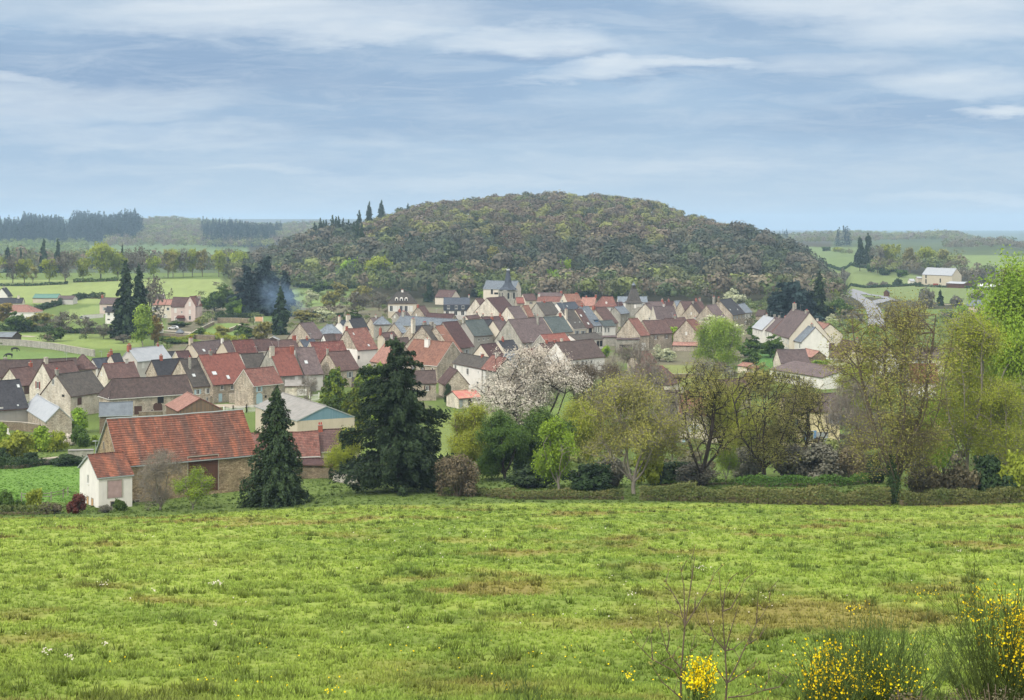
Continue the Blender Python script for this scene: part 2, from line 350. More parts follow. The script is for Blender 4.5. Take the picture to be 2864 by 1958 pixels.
def sheet(name, c, c2, pitch=0.9, k=.60, rough=0.6):
    def fn(g, bs):
        uv = g.n('UVMap').outputs[0]; s = g.n('SeparateXYZ', i={0: uv}); tc = g.n('TexCoord').outputs['Object']
        fu = g.math('FRACT', g.math('DIVIDE', s.outputs[0], pitch)); n = g.noise(tc, 0.7, 5, 0.65)
        cc = g.mix(g.ramp(n, [(0.4, 0), (0.65, 1)]), lin(c, k), lin(c2, k))
        g.link(g.mix(1.0, cc, g.ramp(fu, [(0, 0.86), (0.08, 1.0)]), 'MULTIPLY'), bs.inputs['Base Color'])
        bump(g, bs, g.ramp(fu, [(0, 1), (0.1, 0), (1, 0)]), 0.5, 0.04)
    return newmat(name, fn, rough, 0.4)
sheet('metal_grey', (184, 189, 195), (172, 178, 184)); sheet('metal_dark', (122, 132, 140), (104, 112, 120))
sheet('fibro', (158, 154, 148), (136, 134, 128), 0.18); sheet('rusty_sheet', (196, 110, 100), (206, 160, 130), 1.1)
sheet('metal_green', (88, 138, 122), (80, 126, 112))
def stone(name, ca, cb, cm, sc=1.9, k=.92, joints=0.42):
    def fn(g, bs):
        tc = g.n('TexCoord').outputs['Object']; oi = g.n('ObjectInfo')
        vec = g.mapv(tc, (1, 1, 2.3)); w = g.noise(vec, 1.5, 2); vv = g.n('VectorMath', operation='ADD', i={0: vec}); g.link(w, vv.inputs[1])
        vo = g.n('TexVoronoi', feature='F1', i={'Scale': sc}); g.link(vv.outputs[0], vo.inputs['Vector'])
        ve = g.n('TexVoronoi', feature='DISTANCE_TO_EDGE', i={'Scale': sc}); g.link(vv.outputs[0], ve.inputs['Vector'])
        sp = g.n('SeparateColor', i={0: vo.outputs['Color']})
        c = g.mix(sp.outputs[0], lin(ca, k), lin(cb, k))
        pn = g.noise(tc, 0.5, 4, 0.6); c = g.mix(g.math('MULTIPLY', g.ramp(pn, [(0.42, 0), (0.62, 1)]), 0.55), c, lin(cm, k))
        jm = g.ramp(ve.outputs['Distance'], [(0.0, joints), (0.07, 1)]); c = g.mix(1.0, c, jm, 'MULTIPLY'); st = g.noise(g.mapv(tc, (1, 1, .35)), 0.8, 6, 0.7); c = g.mix(1.0, c, g.ramp(st, [(0.35, 0.68), (0.6, 1.06)]), 'MULTIPLY')
        hv = g.n('HueSaturation', i={'Color': c, 'Value': g.math('MULTIPLY_ADD', oi.outputs['Random'], 0.2, 0.9)})
        g.link(hv.outputs[0], bs.inputs['Base Color'])
        bump(g, bs, g.math('MINIMUM', ve.outputs['Distance'], 0.15), 0.7, 0.15)
    return newmat(name, fn, 0.95, 0.1)
stone('stone', (192, 180, 160), (150, 138, 122), (184, 176, 160))
stone('stone_dark', (150, 134, 112), (118, 104, 88), (132, 124, 104))
stone('stone_barn', (184, 164, 134), (132, 114, 90), (160, 146, 116), sc=2.0)
stone('stone_cream', (216, 208, 192), (188, 178, 160), (212, 206, 192), joints=0.7)
stone('stone_grey', (172, 168, 156), (146, 142, 132), (160, 158, 146), joints=0.7)
def plaster(name, c, k=AK):
    def fn(g, bs):
        tc = g.n('TexCoord').outputs['Object']; n = g.noise(tc, 0.6, 6, 0.65); n2 = g.noise(g.mapv(tc, (2.5, 2.5, 0.25)), 1.0, 4, 0.6)
        cc = g.mix(g.ramp(n, [(0.4, 0), (0.75, 0.5)]), lin(c, k), lin([v * 0.86 for v in c], k))
        cc = g.mix(g.ramp(n2, [(0.55, 0), (0.8, 0.4)]), cc, lin([v * 0.8 for v in c], k))
        g.link(cc, bs.inputs['Base Color']); bump(g, bs, g.noise(tc, 14, 3), 0.2, 0.02)
    return newmat(name, fn, 0.92, 0.2)
plaster('white', (236, 232, 224), 0.78); plaster('cream', (228, 218, 198)); plaster('beige', (210, 198, 176))
plaster('pink', (216, 196, 186)); plaster('plaster_grey', (176, 172, 164)); plaster('yellow', (236, 222, 176)); plaster('plaster_pale', (208, 204, 196))
def boards(name, ca, cb, w=0.16, k=AK, axis='XY'):
    def fn(g, bs):
        tc = g.n('TexCoord').outputs['Object']; s = g.n('SeparateXYZ', i={0: tc})
        q = g.math('DIVIDE', g.math('ADD', s.outputs[0], s.outputs[1]), w); fl = g.math('FLOOR', q)
        wn = g.n('TexWhiteNoise', noise_dimensions='1D'); g.link(fl, wn.inputs['W'])
        n = g.noise(g.mapv(tc, (3, 3, 0.4)), 1.5, 5, 0.6)
        c = g.mix(g.math('ADD', g.math('MULTIPLY', wn.outputs['Value'], 0.6), g.math('MULTIPLY', n, 0.5), clamp=True), lin(ca, k), lin(cb, k))
        f = g.math('FRACT', q); g.link(g.mix(1.0, c, g.ramp(f, [(0, 0.5), (0.1, 1)]), 'MULTIPLY'), bs.inputs['Base Color'])
        bump(g, bs, g.ramp(f, [(0, 0), (0.12, 1)]), 0.6, 0.03)
    return newmat(name, fn, 0.85, 0.2)
boards('boards', (150, 122, 92), (98, 90, 84)); boards('boards_brown', (110, 74, 56), (84, 60, 50)); boards('blue_sheet', (128, 160, 172), (112, 146, 160), 0.28)
boards('boards_dark', (96, 84, 76), (72, 66, 62))
flat('trim_white', (225, 222, 214), k=0.75, var=0.05); flat('trim_grey', (170, 178, 176), var=0.05); flat('trim_brown', (96, 70, 60)); flat('cap_stone', (170, 162, 148))
flat('glass', (52, 56, 62), 0.15, 0.6, 0.1, spec=0.6); flat('frame_white', (228, 228, 222), var=0.04, k=0.76); flat('dark_opening', (40, 38, 38), 0.9, 0.6)
flat('door_blue', (176, 204, 214), var=0.05); flat('shutter_blue', (110, 150, 190), var=0.05); flat('shutter_red', (134, 62, 56)); flat('shutter_white', (224, 222, 214), var=0.05)
flat('door_orange', (204, 160, 104)); flat('door_pink', (186, 160, 156)); flat('door_brown', (88, 62, 52)); flat('shutter_grey', (160, 166, 168)); flat('brick', (168, 96, 78), var=0.25, sc=6)
flat('pot_red', (176, 70, 60)); flat('asphalt', (138, 140, 146), 0.9, 0.7, 0.06, 0.4); flat('gravel', (176, 166, 148), 0.95, 0.7, 0.15, 2)
flat('car_white', (232, 234, 236), 0.25, 0.8, 0.01, spec=0.6); flat('car_grey', (150, 156, 162), 0.25, 0.8, 0.01, spec=0.6); flat('tyre', (36, 36, 38)); flat('horse_black', (34, 30, 30), 0.6, 0.6)
flat('panel_orange', (224, 176, 138)); flat('lead', (206, 210, 212), 0.5); flat('pole_wood', (150, 142, 130)); flat('plastic_white', (226, 230, 232), 0.5, 0.78, 0.05)
flat('metal_red', (176, 52, 44), 0.4)

# ground material: attribute colour, broken up finely
def fn(g, bs):
    at = g.n('Attribute', attribute_name='Col').outputs['Color']; gp = g.n('NewGeometry').outputs['Position']
    n = g.noise(gp, 1.6, 6, 0.7); n2 = g.noise(gp, 9.0, 3, 0.7)
    c = g.mix(1.0, at, g.ramp(n, [(0.3, 0.72), (0.7, 1.22)]), 'MULTIPLY')
    g.link(c, bs.inputs['Base Color']); bump(g, bs, g.math('ADD', n, g.math('MULTIPLY', n2, 0.4)), 0.6, 0.25)
newmat('ground', fn, 0.95, 0.1)

# ground sheet (polar rows so that it reaches the horizon)
cols = np.concatenate([np.linspace(-2400, -240, 40), np.arange(-200, 3080, 12), np.linspace(3120, 5200, 40)])
rows = np.concatenate([[-40, -12, 0.6], np.exp(np.linspace(math.log(2.5), math.log(12500), 620))])
PXm, Ym = np.meshgrid(cols, rows)
Yeff = np.maximum(Ym, 2.5); Xm = (PXm - CX) / F * Yeff + np.sign(PXm - CX) * np.maximum(0, 60 - Yeff) * np.abs(PXm - CX) / 1432.0
Zm = zg(Xm, Yeff); Zm[Ym < 2.5] = -1.75
fldm = np.clip((188 - Ym) / 20, 0, 1) * np.clip((Ym - 20) / 20, 0, 1)
Zm = Zm + fldm * (fbm(Xm / 4.0, Ym / 4.0, 5, 3) - 0.5) * 0.5
nr, nc = Xm.shape; idx = np.arange(nr * nc).reshape(nr, nc)
quads = np.stack([idx[:-1, :-1], idx[:-1, 1:], idx[1:, 1:], idx[1:, :-1]], -1).reshape(-1, 4)
gc = ground_color(Xm, Yeff); gc = np.concatenate([gc, np.ones(gc.shape[:2] + (1,))], -1)
gm = np_mesh('ground', np.stack([Xm, Ym, Zm], -1).reshape(-1, 3), quads, attrs={'Col': ('POINT', 'FLOAT_COLOR', gc.reshape(-1, 4))}, smooth=True)
go = link_mesh('ground', gm, None, [MAT['ground']]); go['kind'] = 'structure'

def strip(name, pts, w, mat, lift=0.06, ymin=190, kind='structure', n=10):
    """a road or path draped on the ground through photo points"""
    P = [ground_pt(x, y, ymin) for x, y in pts]; Q = []
    for a, b in zip(P[:-1], P[1:]):
        for k in range(n): Q.append(a.lerp(b, k / n))
    Q.append(P[-1]); V = []
    for i, p in enumerate(Q):
        d = (Q[min(i + 1, len(Q) - 1)] - Q[max(i - 1, 0)]); d.z = 0; d.normalize(); s = Vector((d.y, -d.x, 0))
        for k in (-1, -0.33, 0.33, 1):
            q = p + s * (w / 2 * k); V.append((q.x, q.y, gz(q.x, q.y) + lift))
    fs = [[4 * i + k, 4 * i + k + 1, 4 * i + k + 5, 4 * i + k + 4] for i in range(len(Q) - 1) for k in range(3)]
    o = link_mesh(name, np_mesh(name, np.array(V), np.array(fs)), None, [MAT[mat]]); o['kind'] = kind; return o
strip('road', [(2376, 818), (2400, 832), (2425, 846), (2440, 862), (2450, 885), (2452, 915)], 7.5, 'asphalt', 0.25)
strip('side_road', [(2374, 817), (2420, 823), (2470, 830), (2500, 842)], 5.5, 'asphalt', 0.22)
strip('junction_apron', [(2432, 850), (2455, 845), (2482, 838)], 9, 'asphalt', 0.3)
strip('farm_track', [(2590, 858), (2640, 853), (2700, 850)], 3, 'gravel', 0.1)
strip('garden_path', [(100, 1286), (140, 1282), (170, 1279)], 2.2, 'gravel', 0.08)
strip('cemetery_path', [(20, 945), (60, 940), (95, 942)], 4, 'gravel', 0.08)
strip('yard_path', [(545, 1133), (590, 1136), (640, 1135), (690, 1140)], 6, 'gravel', 0.1)
strip('terrace_path', [(455, 925), (500, 928), (545, 932)], 5, 'gravel', 0.1)
# ------------------------------------------------------------------ buildings
rng = random.Random(7)
def solve_x(px, X0, Y0, yaw):
    c, s = math.cos(yaw), math.sin(yaw); k = (px - CX) / F
    return (k * Y0 - X0) / (c - k * s)
HOUSES = []
class House: pass
def house(name, x1, y1, x2, yr, wh, roof, wall, label, y2=None, xr=None, yaw=None, mode='E', L=None, pitch=45, hl=0.0, hr=0.0,
          ov=0.35, og=0.15, ch=(), sk=(), win=(), trim=None, cat='house', group=None, auto=None, ymin=192, fnd=0.6, wall2=None, Y0=None, run=None, cap=None):
    Y1 = Y0 or hit(x1, y1, wh, ymin); X1 = (x1 - CX) / F * Y1; ze = -(y1 - YH) / F * Y1
    tp = math.tan(R(pitch))
    if mode == 'E':
        kr = (yr - YH) / F
        def rn(th, Ym=Y1): return (-kr * Ym - ze) / (tp + kr * math.cos(th))
        if yaw is not None: th = R(yaw)
        elif y2 is not None:
            Y2 = -ze * F / (y2 - YH); X2 = (x2 - CX) / F * Y2; th = math.atan2(Y2 - Y1, X2 - X1)
        else:
            lo, hi = R(-62), R(62)
            def fpx(t):
                r = rn(t); return CX + F * (X1 - math.sin(t) * r) / (Y1 + math.cos(t) * r) - xr
            for _ in range(40):
                mid = (lo + hi) / 2
                if fpx(mid) > 0: lo = mid
                else: hi = mid
            th = (lo + hi) / 2
        s = solve_x(x2, X1, Y1, th); Lr = max(2.0, s) if s > 0 else 6.0
        if y2 is not None: Lr = max(2.0, math.hypot(X2 - X1, Y2 - Y1))
        Lr = min(Lr, 45)
        r = rn(th, Y1 + math.sin(th) * Lr * (0.0 if xr is not None else 0.5)) if run is None else run
        r = max(1.4, min(9.5, r)); h = r * tp
        o = Vector((X1, Y1)); 
    else:
        if y2 is not None:
            Y2 = -ze * F / (y2 - YH); X2 = (x2 - CX) / F * Y2; th0 = math.atan2(Y2 - Y1, X2 - X1)
        else: th0 = R(yaw or 0)
        w = max(2.0, solve_x(x2, X1, Y1, th0)); r = w / 2
        Ym = Y1 + math.sin(th0) * r; h = -(yr - YH) / F * Ym - ze; h = max(0.6, min(9, h)); tp = h / r
        o = Vector((X1 + math.cos(th0) * w, Y1 + math.sin(th0) * w)); th = th0 + R(90); Lr = L or 8.0
    c, s = math.cos(th), math.sin(th); e = Vector((c, s)); n = Vector((-s, c)); W = 2 * r
    cs = [o, o + e * Lr, o + n * W, o + e * Lr + n * W]
    zb = min(gz(q.x, q.y) for q in cs) - fnd
    root = empty(name, (o.x, o.y, zb), th, label, cat, group)
    E = ze - zb; ap = math.atan(tp); sl = r / math.cos(ap)
    # roof --------------------------------------------------
    b = MB(); T = 0.16; seed = rng.randrange(9999)
    nu = max(2, min(14, int(Lr / 1.6))); nv = 3
    def P(u, cc):     # u in 0..Lr, cc across 0..W ; height on roof
        return Vector((u, cc, E + (cc if cc <= r else W - cc) * tp))
    def jit(u, t): return 0.07 * (float(vnoise(np.array(u * 0.5 + seed), np.array(t * 1.7 + seed), 3)) - 0.5) * 2 - 0.10 * math.sin(math.pi * min(1, max(0, u / Lr))) * (t if Lr > 7 else 0)
    for side in (0, 1):
        grid = []
        for j in range(nv + 1):
            t = j / nv; u0 = hl * t; u1 = Lr - hr * t
            rowp = []
            for i in range(nu + 1):
                u = u0 + (u1 - u0) * i / nu; cc = r * t
                p = P(u, cc if side == 0 else W - cc); p.z += jit(u, t) * min(1, t + 0.3); rowp.append((p, (u, sl * t)))
            grid.append(rowp)
        for j in range(nv):
            for i in range(nu):
                q = [grid[j][i], grid[j][i + 1], grid[j + 1][i + 1], grid[j + 1][i]]
                if side: q = q[::-1]
                b.poly([x[0] for x in q], 0, [x[1] for x in q])
        for i in range(nu):   # eave edge + soffit
            a0, a1 = grid[0][i][0], grid[0][i + 1][0]; d = Vector((0, 0, -T)); q = [a0 + d, a1 + d, a1, a0]
            b.poly(q if not side else q[::-1], 1)
            i2 = Vector((0, (ov + 0.2) * (1 if side == 0 else -1), (ov + 0.2) * tp)); q = [a0 + d + i2, a1 + d + i2, a1 + d, a0 + d]
            b.poly(q if not side else q[::-1], 1)
        for endu, hp in ((0, hl), (nu, hr)):
            if hp > 0: continue
            for j in range(nv):
                a0, a1 = grid[j][endu][0], grid[j + 1][endu][0]; d = Vector((0, 0, -T - 0.04)); q = [a0 + d, a0, a1, a1 + d]
                if (endu == 0) ^ bool(side): q = q[::-1]
                b.poly(q, 1); ii = Vector((og + 0.12 if endu == 0 else -og - 0.12, 0, 0)); b.poly([a0 + d, a1 + d, a1 + d + ii, a0 + d + ii], 1)
    for u_, hp, sg in ((0, hl, 1), (Lr, hr, -1)):
        if hp > 0:
            A, B_, C = P(u_, 0), P(u_, W), P(u_ + sg * hp, r); hs = math.hypot(hp, h)
            q = [A, C, B_] if sg == 1 else [A, B_, C]; uv = [(0, 0), (r, hs), (W, 0)] if sg == 1 else [(0, 0), (W, 0), (r, hs)]
            b.poly(q, 0, uv); d = Vector((0, 0, -T)); q = [B_ + d, A + d, A, B_]; b.poly(q if sg == 1 else q[::-1], 1)
            b.cyl(A + Vector((0, 0, .02)), C + Vector((0, 0, .03)), 0.10, 0.10, 5, 2); b.cyl(B_ + Vector((0, 0, .02)), C + Vector((0, 0, .03)), 0.10, 0.10, 5, 2)
    # ridge tiles follow the sag
    up = [Vector((hl + (Lr - hr - hl) * i / nu, r, 0)) for i in range(nu + 1)]
    for p in up: p.z = P(p.x, r).z + jit(p.x, 1.0) + 0.02
    for a_, b_ in zip(up[:-1], up[1:]): b.cyl(a_, b_, 0.12, 0.12, 5, 2, cap=False)
    tm = MAT[trim] if trim else MAT['trim_brown']
    capm = MAT[cap] if cap else MAT[roof]
    ro = b.build('roof', [MAT[roof], tm, capm], root)
    # wall --------------------------------------------------
    b = MB(); z1 = E + ov * tp - T - 0.02; xl, xr_, yf, yb = og, Lr - og, ov, W - ov
    if hl > 0: xl = ov
    if hr > 0: xr_ = Lr - ov
    b.abox(xl, xr_, yf, yb, -1.0, z1, 0)
    zr = E + r * tp - T - 0.06
    for u_, hp, inn in ((xl, hl, 0.3), (xr_, hr, -0.3)):
        if hp > 0: continue
        a, q = (u_, u_ + inn) if inn > 0 else (u_ + inn, u_); k = len(b.v)
        b.v += [(a, yf, z1), (a, yb, z1), (a, r, zr), (q, yf, z1), (q, yb, z1), (q, r, zr)]
        for f_ in ((0, 2, 1), (3, 4, 5), (0, 3, 5, 2), (1, 2, 5, 4)): b.f.append([k + t for t in f_]); b.m.append(1 if wall2 else 0)
    b.build('wall', [MAT[wall]] + ([MAT[wall2]] if wall2 else []), root)
    H = House(); H.root = root; H.Lr, H.W, H.r, H.E, H.tp, H.zr = Lr, W, r, E, tp, E + r * tp; H.xl, H.xr, H.yf, H.yb = xl, xr_, yf, yb
    H.M = Matrix.Translation((o.x, o.y, zb)) @ Matrix.Rotation(th, 4, 'Z'); H.Mi = H.M.inverted(); H.roof = ro; H.z1 = z1
    if not ch and cat == 'house' and name != 'annex_house' and wh > 3.9 and Lr > 4 and rng.random() < .6: ch = [(rng.choice([.04, .96, .5, .3]), rng.uniform(.7, 1.2), rng.uniform(.6, 1.0), .6, rng.choice(['stone_grey', 'brick', 'plaster_pale']), rng.choice([0, 1, 2]))]
    if not win and not auto and cat in ('house', 'barn') and wh > 3.9:
        for f_ in ('F',): auto = (f_, max(1, int(Lr / 3.6)), 1, .8, 1.2, 'shut', rng.choice(['shutter_white', 'shutter_grey', 'shutter_white', 'door_brown']))
        if rng.random() < .5: put_window(H, 'L', (H.yb - H.yf) * rng.choice([.35, .5, .6]), H.z1 + rng.uniform(-.2, .8), .7, 1.0, rng.choice(['plain', 'closed']))
    for cdef in ch: chimney(H, *cdef)
    if cat == 'house' and Lr > 5 and rng.random() < .4:
        b = MB(); u_ = Lr * rng.uniform(.2, .8); b.cyl((u_, r, H.zr - .2), (u_, r, H.zr + 2.0), .035, .03, 5)
        for k_ in range(4): b.abox(u_ - .45 + k_ * .06, u_ + .45 - k_ * .06, r + .25 * k_ - .02, r + .25 * k_ + .02, H.zr + 1.8, H.zr + 1.84)
        b.abox(u_ - .02, u_ + .02, r - .1, r + .9, H.zr + 1.8, H.zr + 1.85); b.build('aerial', MAT['trim_grey'], ro)
    for sdef in sk: skylight(H, *sdef)
    for wdef in win: window(H, *wdef)
    if auto: autowin(H, *auto)
    HOUSES.append(H); return H
def chimney(H, t, up=1.0, w=0.9, d=0.6, mat='stone_grey', pots=2, off=0.0, pm='pot_red'):
    b = MB(); u = H.Lr * t; cc = H.r + off; zt = H.zr + up; zl = H.zr - abs(off) * H.tp - 0.5 - d * H.tp * 0.5
    b.abox(u - w / 2, u + w / 2, cc - d / 2, cc + d / 2, zl, zt, 0); b.abox(u - w / 2 - .07, u + w / 2 + .07, cc - d / 2 - .07, cc + d / 2 + .07, zt - .16, zt - .003, 1)
    for k in range(pots):
        x = u - w / 2 + w * (k + 0.5) / pots; b.cyl((x, cc, zt - .003), (x, cc, zt + .38), .13, .10, 7, 2)
    return b.build('chimney', [MAT[mat], MAT['cap_stone'], MAT[pm]], H.roof)
def skylight(H, px, py, w=0.8, l=1.1):
    o = H.Mi @ Vector((0, 0, 0)); d = (H.Mi.to_3x3() @ Vector(((px - CX) / F, 1, -(py - YH) / F)))
    # front slope plane z = E + y*tp
    t = (H.E + o.y * H.tp - o.z) / (d.z - d.y * H.tp); p = o + d * t
    b = MB(); sv = Vector((0, 1, H.tp)).normalized(); nv = Vector((0, -H.tp, 1)).normalized()
    b.box(p + nv * 0.0 - Vector((w / 2, 0, 0)) - sv * l / 2, (w, 0, 0), sv * l, nv * .10, 0)
    b.box(p + nv * 0.10 - Vector((w / 2 - .07, 0, 0)) - sv * (l / 2 - .07), (w - .14, 0, 0), sv * (l - .14), nv * .015, 1)
    return b.build('skylight', [MAT['trim_grey'], MAT['lead']], H.roof)
def face(H, f):
    """origin, along axis, outward normal, width of one wall face in the building's frame"""
    return {'F': (Vector((H.xl, H.yf, 0)), Vector((1, 0, 0)), Vector((0, -1, 0)), H.xr - H.xl), 'B': (Vector((H.xr, H.yb, 0)), Vector((-1, 0, 0)), Vector((0, 1, 0)), H.xr - H.xl),
            'L': (Vector((H.xl, H.yb, 0)), Vector((0, -1, 0)), Vector((-1, 0, 0)), H.yb - H.yf), 'R': (Vector((H.xr, H.yf, 0)), Vector((0, 1, 0)), Vector((1, 0, 0)), H.yb - H.yf)}[f]
def put_window(H, f, a, zc, w, h, style='plain', col=None):
    o, ax, nn, wd_ = face(H, f); a = max(w / 2 + .1, min(wd_ - w / 2 - .1, a)); p = o + ax * (a - w / 2) + Vector((0, 0, zc - h / 2)); up = Vector((0, 0, 1))
    if style in ('door', 'arch', 'opening', 'hatch'):
        b = MB(); m = MAT[col or 'door_brown']
        b.box(p, ax * w, up * h, nn * .05)
        if style == 'arch':
            for k in range(6):
                t0, t1 = math.pi * k / 6, math.pi * (k + 1) / 6; c0 = p + ax * w / 2 + up * h
                q0 = c0 - ax * (w / 2 * math.cos(t0)) + up * (w / 2.6 * math.sin(t0)); q1 = c0 - ax * (w / 2 * math.cos(t1)) + up * (w / 2.6 * math.sin(t1)); n5 = nn * .05
                b.poly([c0 + n5, q1 + n5, q0 + n5]); b.poly([q0, q0 + n5, q1 + n5, q1])
        d = b.build('opening' if style == 'opening' else ('hatch' if style == 'hatch' else 'door'), m, H.root)
        b = MB(); fw = .12
        b.box(p - ax * fw, ax * fw, up * h, nn * .08); b.box(p + ax * w, ax * fw, up * h, nn * .08)
        if style != 'arch': b.box(p - ax * fw + up * h, ax * (w + 2 * fw), up * .14, nn * .08)
        b.build('frame', MAT['cap_stone'], d); return d
    b = MB(); b.box(p, ax * w, up * h, nn * .03); wo = b.build('window', MAT['glass'] if style != 'closed' else MAT[col or 'shutter_white'], H.root)
    b = MB(); fw = .08
    b.box(p, ax * fw, up * h, nn * .06); b.box(p + ax * (w - fw), ax * fw, up * h, nn * .06); b.box(p + ax * fw, ax * (w - 2 * fw), up * fw, nn * .06); b.box(p + ax * fw + up * (h - fw), ax * (w - 2 * fw), up * fw, nn * .06)
    if style != 'closed': b.box(p + ax * (w / 2 - .035) + up * fw, ax * .07, up * (h - 2 * fw), nn * .057)
    b.box(p - ax * .1 - up * .1, ax * (w + .2), up * .1, nn * .12)
    b.build('frame', MAT['frame_white'], wo)
    if style == 'shut':
        for sg in (0, 1):
            b = MB(); q = p - ax * (w / 2 + .03) if sg == 0 else p + ax * (w + .03)
            b.box(q, ax * (w / 2), up * h, nn * .05); b.build('shutter', MAT[col or 'shutter_white'], wo)
    return wo
def window(H, f, px, py, w=0.9, h=1.3, style='plain', col=None):
    o, ax, nn, wd_ = face(H, f); c0 = H.Mi @ Vector((0, 0, 0)); d = H.Mi.to_3x3() @ Vector(((px - CX) / F, 1, -(py - YH) / F))
    t = (o - c0).dot(nn) / d.dot(nn); p = c0 + d * t; a = (p - o).dot(ax)
    return put_window(H, f, a, p.z, w, h, style, col)
def autowin(H, f='F', n=3, rows=1, w=0.85, h=1.25, style='shut', col=None, top=1.1):
    o, ax, nn, wd_ = face(H, f)
    for j in range(rows):
        for i in range(n):
            put_window(H, f, wd_ * (i + 0.5) / n, H.z1 - top - j * 2.7 - h / 2 + .3, w, h, style if rng.random() < .75 else 'closed', col)
# ---- front of the village, left to right
h = house
H = h('stone_barn', 333, 1307, 722, 1172, 5.2, 'tile_barn', 'stone_barn', 'long old stone barn with patched orange-brown tile roof at the meadow foot', xr=297, trim='trim_grey', og=.3, cat='barn', cap='trim_grey',
      win=[('F', 568, 1325, 4.6, 5.2, 'opening', 'boards_brown'), ('F', 441, 1401, 1.4, 1.0, 'opening', 'dark_opening'), ('L', 291, 1246, .3, 1.0, 'opening', 'dark_opening'), ('F', 384, 1404, .6, .5, 'opening', 'dark_opening')])
H = h('annex_house', 217, 1306, 272, 1272, 5.0, 'tile_barn', 'white', 'small white rendered annex with steep red tile roof against the end of the big barn', mode='G', y2=1337, L=5.2, trim='trim_grey', ov=.2, og=.25, cat='house',
      win=[('L', 247, 1340, .75, 1.3, 'plain'), ('L', 246, 1410, .8, 2.1, 'door', 'door_orange'), ('L', 259, 1416, .8, 2.1, 'door', 'door_orange'), ('F', 321, 1368, 1.9, 2.4, 'door', 'door_pink'), ('F', 320, 1412, 1.0, .9, 'opening', 'dark_opening')])
h('barn_annex', 700, 1283, 897, 1208, 3.2, 'tile_mottled', 'stone_barn', 'red tiled stone outbuilding half hidden behind the big spruce', yaw=14, trim='trim_white', cat='barn')
h('lean_to', 838, 1300, 950, 1296, 2.3, 'tile_darkred', 'stone_dark', 'low dark stone lean-to with sloping top between spruce and big dark fir', yaw=-4, pitch=14, cat='shed', run=2.5)
h('cottage', 897, 1264, 1012, 1200, 3.6, 'tile_brownred', 'cream', 'cream cottage with dark red tile roof and brick chimney below the blue gabled hangar', yaw=16, trim='trim_white', ch=[(.06, .9, .7, .7, 'brick', 2)],
  win=[('F', 945, 1310, 2.6, 2.4, 'door', 'door_brown')])
h('hangar', 830, 1177, 995, 1135, 4.8, 'fibro', 'beige', 'large farm hangar with pale fibre roof and blue corrugated gable', mode='G', y2=1166, L=27, trim='trim_grey', wall2='blue_sheet', cat='hangar', ov=.2)
H = h('wooden_shed', 496, 1151, 624, 1113.5, 4.6, 'tile_salmon', 'boards', 'weathered timber plank shed with salmon sheet roof behind the barn ridge', mode='G', yaw=25, L=13, cat='shed', ov=.3, trim='tile_red')
h('low_house', -60, 1153, 82, 1070, 3.6, 'tile_dark', 'plaster_grey', 'low house under a wide charcoal tile roof at the lower left edge', xr=-86, sk=[(51, 1080, .6, .9), (50, 1134, .4, .4)], win=[('F', 3, 1144, .9, .8, 'closed')])
h('garage', 64.6, 1141, 126.7, 1103, 3.2, 'metal_grey', 'stone', 'stone outhouse with pale metal roof and ivy covered gable', xr=119.6, cat='outhouse', trim='trim_grey')
H = h('stone_house', 199, 1110, 300, 1047, 4.8, 'tile_grey', 'stone_cream', 'cream stone house with grey-brown roof and one narrow gable slit window', xr=146.3, win=[('L', 149, 1068, .7, 1.4, 'plain'), ('L', 177, 1107, .7, .5, 'opening', 'dark_opening'), ('F', 222, 1122, 1.3, 1.7, 'door', 'door_brown')])
h('long_farmhouse', 305, 1117, 541, 1054, 5.0, 'tile_brown', 'stone', 'long stone farmhouse with dark brown ribbed roof and half rendered white front', y2=1101, hl=2.2, trim='trim_white', cat='farmhouse',
  win=[('F', 449, 1118, 1.5, 1.6, 'opening', 'dark_opening'), ('F', 441, 1150, 2.2, 2.4, 'arch', 'door_brown'), ('F', 386, 1147, 1.8, 1.9, 'door', 'door_brown'), ('F', 426, 1149, .5, .5, 'opening', 'dark_opening')])
h('slate_outhouse', 276, 1164, 372, 1124, 3.8, 'metal_dark', 'stone_dark', 'small stone outhouse with dark blue-grey sheet roof below the long farmhouse', y2=1161, cat='outhouse', trim='trim_grey')
h('tall_house', 158, 1092, 245, 1014, 6.0, 'tile_brownred', 'stone_cream', 'tall narrow cream gable house with rust red shutters', xr=118, ch=[(.12, 1.2, .8, .7, 'stone_cream', 0)], win=[('L', 106, 1077, 1.0, 1.7, 'shut', 'shutter_red'), ('L', 107, 1104, .8, .9, 'plain')])
h('long_barn', -40, 1056, 215, 1004, 5.5, 'tile_brown', 'stone', 'very long barn with dark maroon-brown roof below the horse paddock', yaw=17, cat='barn')
h('cottage', 60, 1080, 122, 1030, 4.2, 'tile_brownred', 'stone_cream', 'beige gabled cottage with maroon roof left of the red shuttered house', xr=26, win=[('F', 74, 1090, 1.6, 2.2, 'door', 'door_brown')])
h('house', -80, 1042, 14, 1012, 5.0, 'tile_red', 'white', 'white house with bright red verge cut by the left edge', yaw=10, trim='trim_white')
h('pavilion', 196, 1034, 272, 992, 6.5, 'tile_brownred', 'beige', 'square pavilion with tall hipped brown roof and flat ridge', yaw=20, hl=3.2, hr=3.2, cat='pavilion')
h('house', 274, 1031, 322, 1003, 5.0, 'slate', 'plaster_pale', 'little slate roofed house just right of the hipped pavilion', xr=258)
h('house', 322, 1020, 350, 990, 6.0, 'tile_dark', 'stone_cream', 'narrow dark roofed house with brick chimneys beside the silver roof', xr=308, ch=[(.1, 1.0, .7, .5, 'brick')])
h('house', 303, 1060, 392, 1017, 5.2, 'tile_brownred', 'stone_cream', 'stone house with rusty ridge and brown roof in front of the silver roof', xr=287, ch=[(.75, .9, .8, .5, 'plaster_pale', 0)], cap='tile_red')
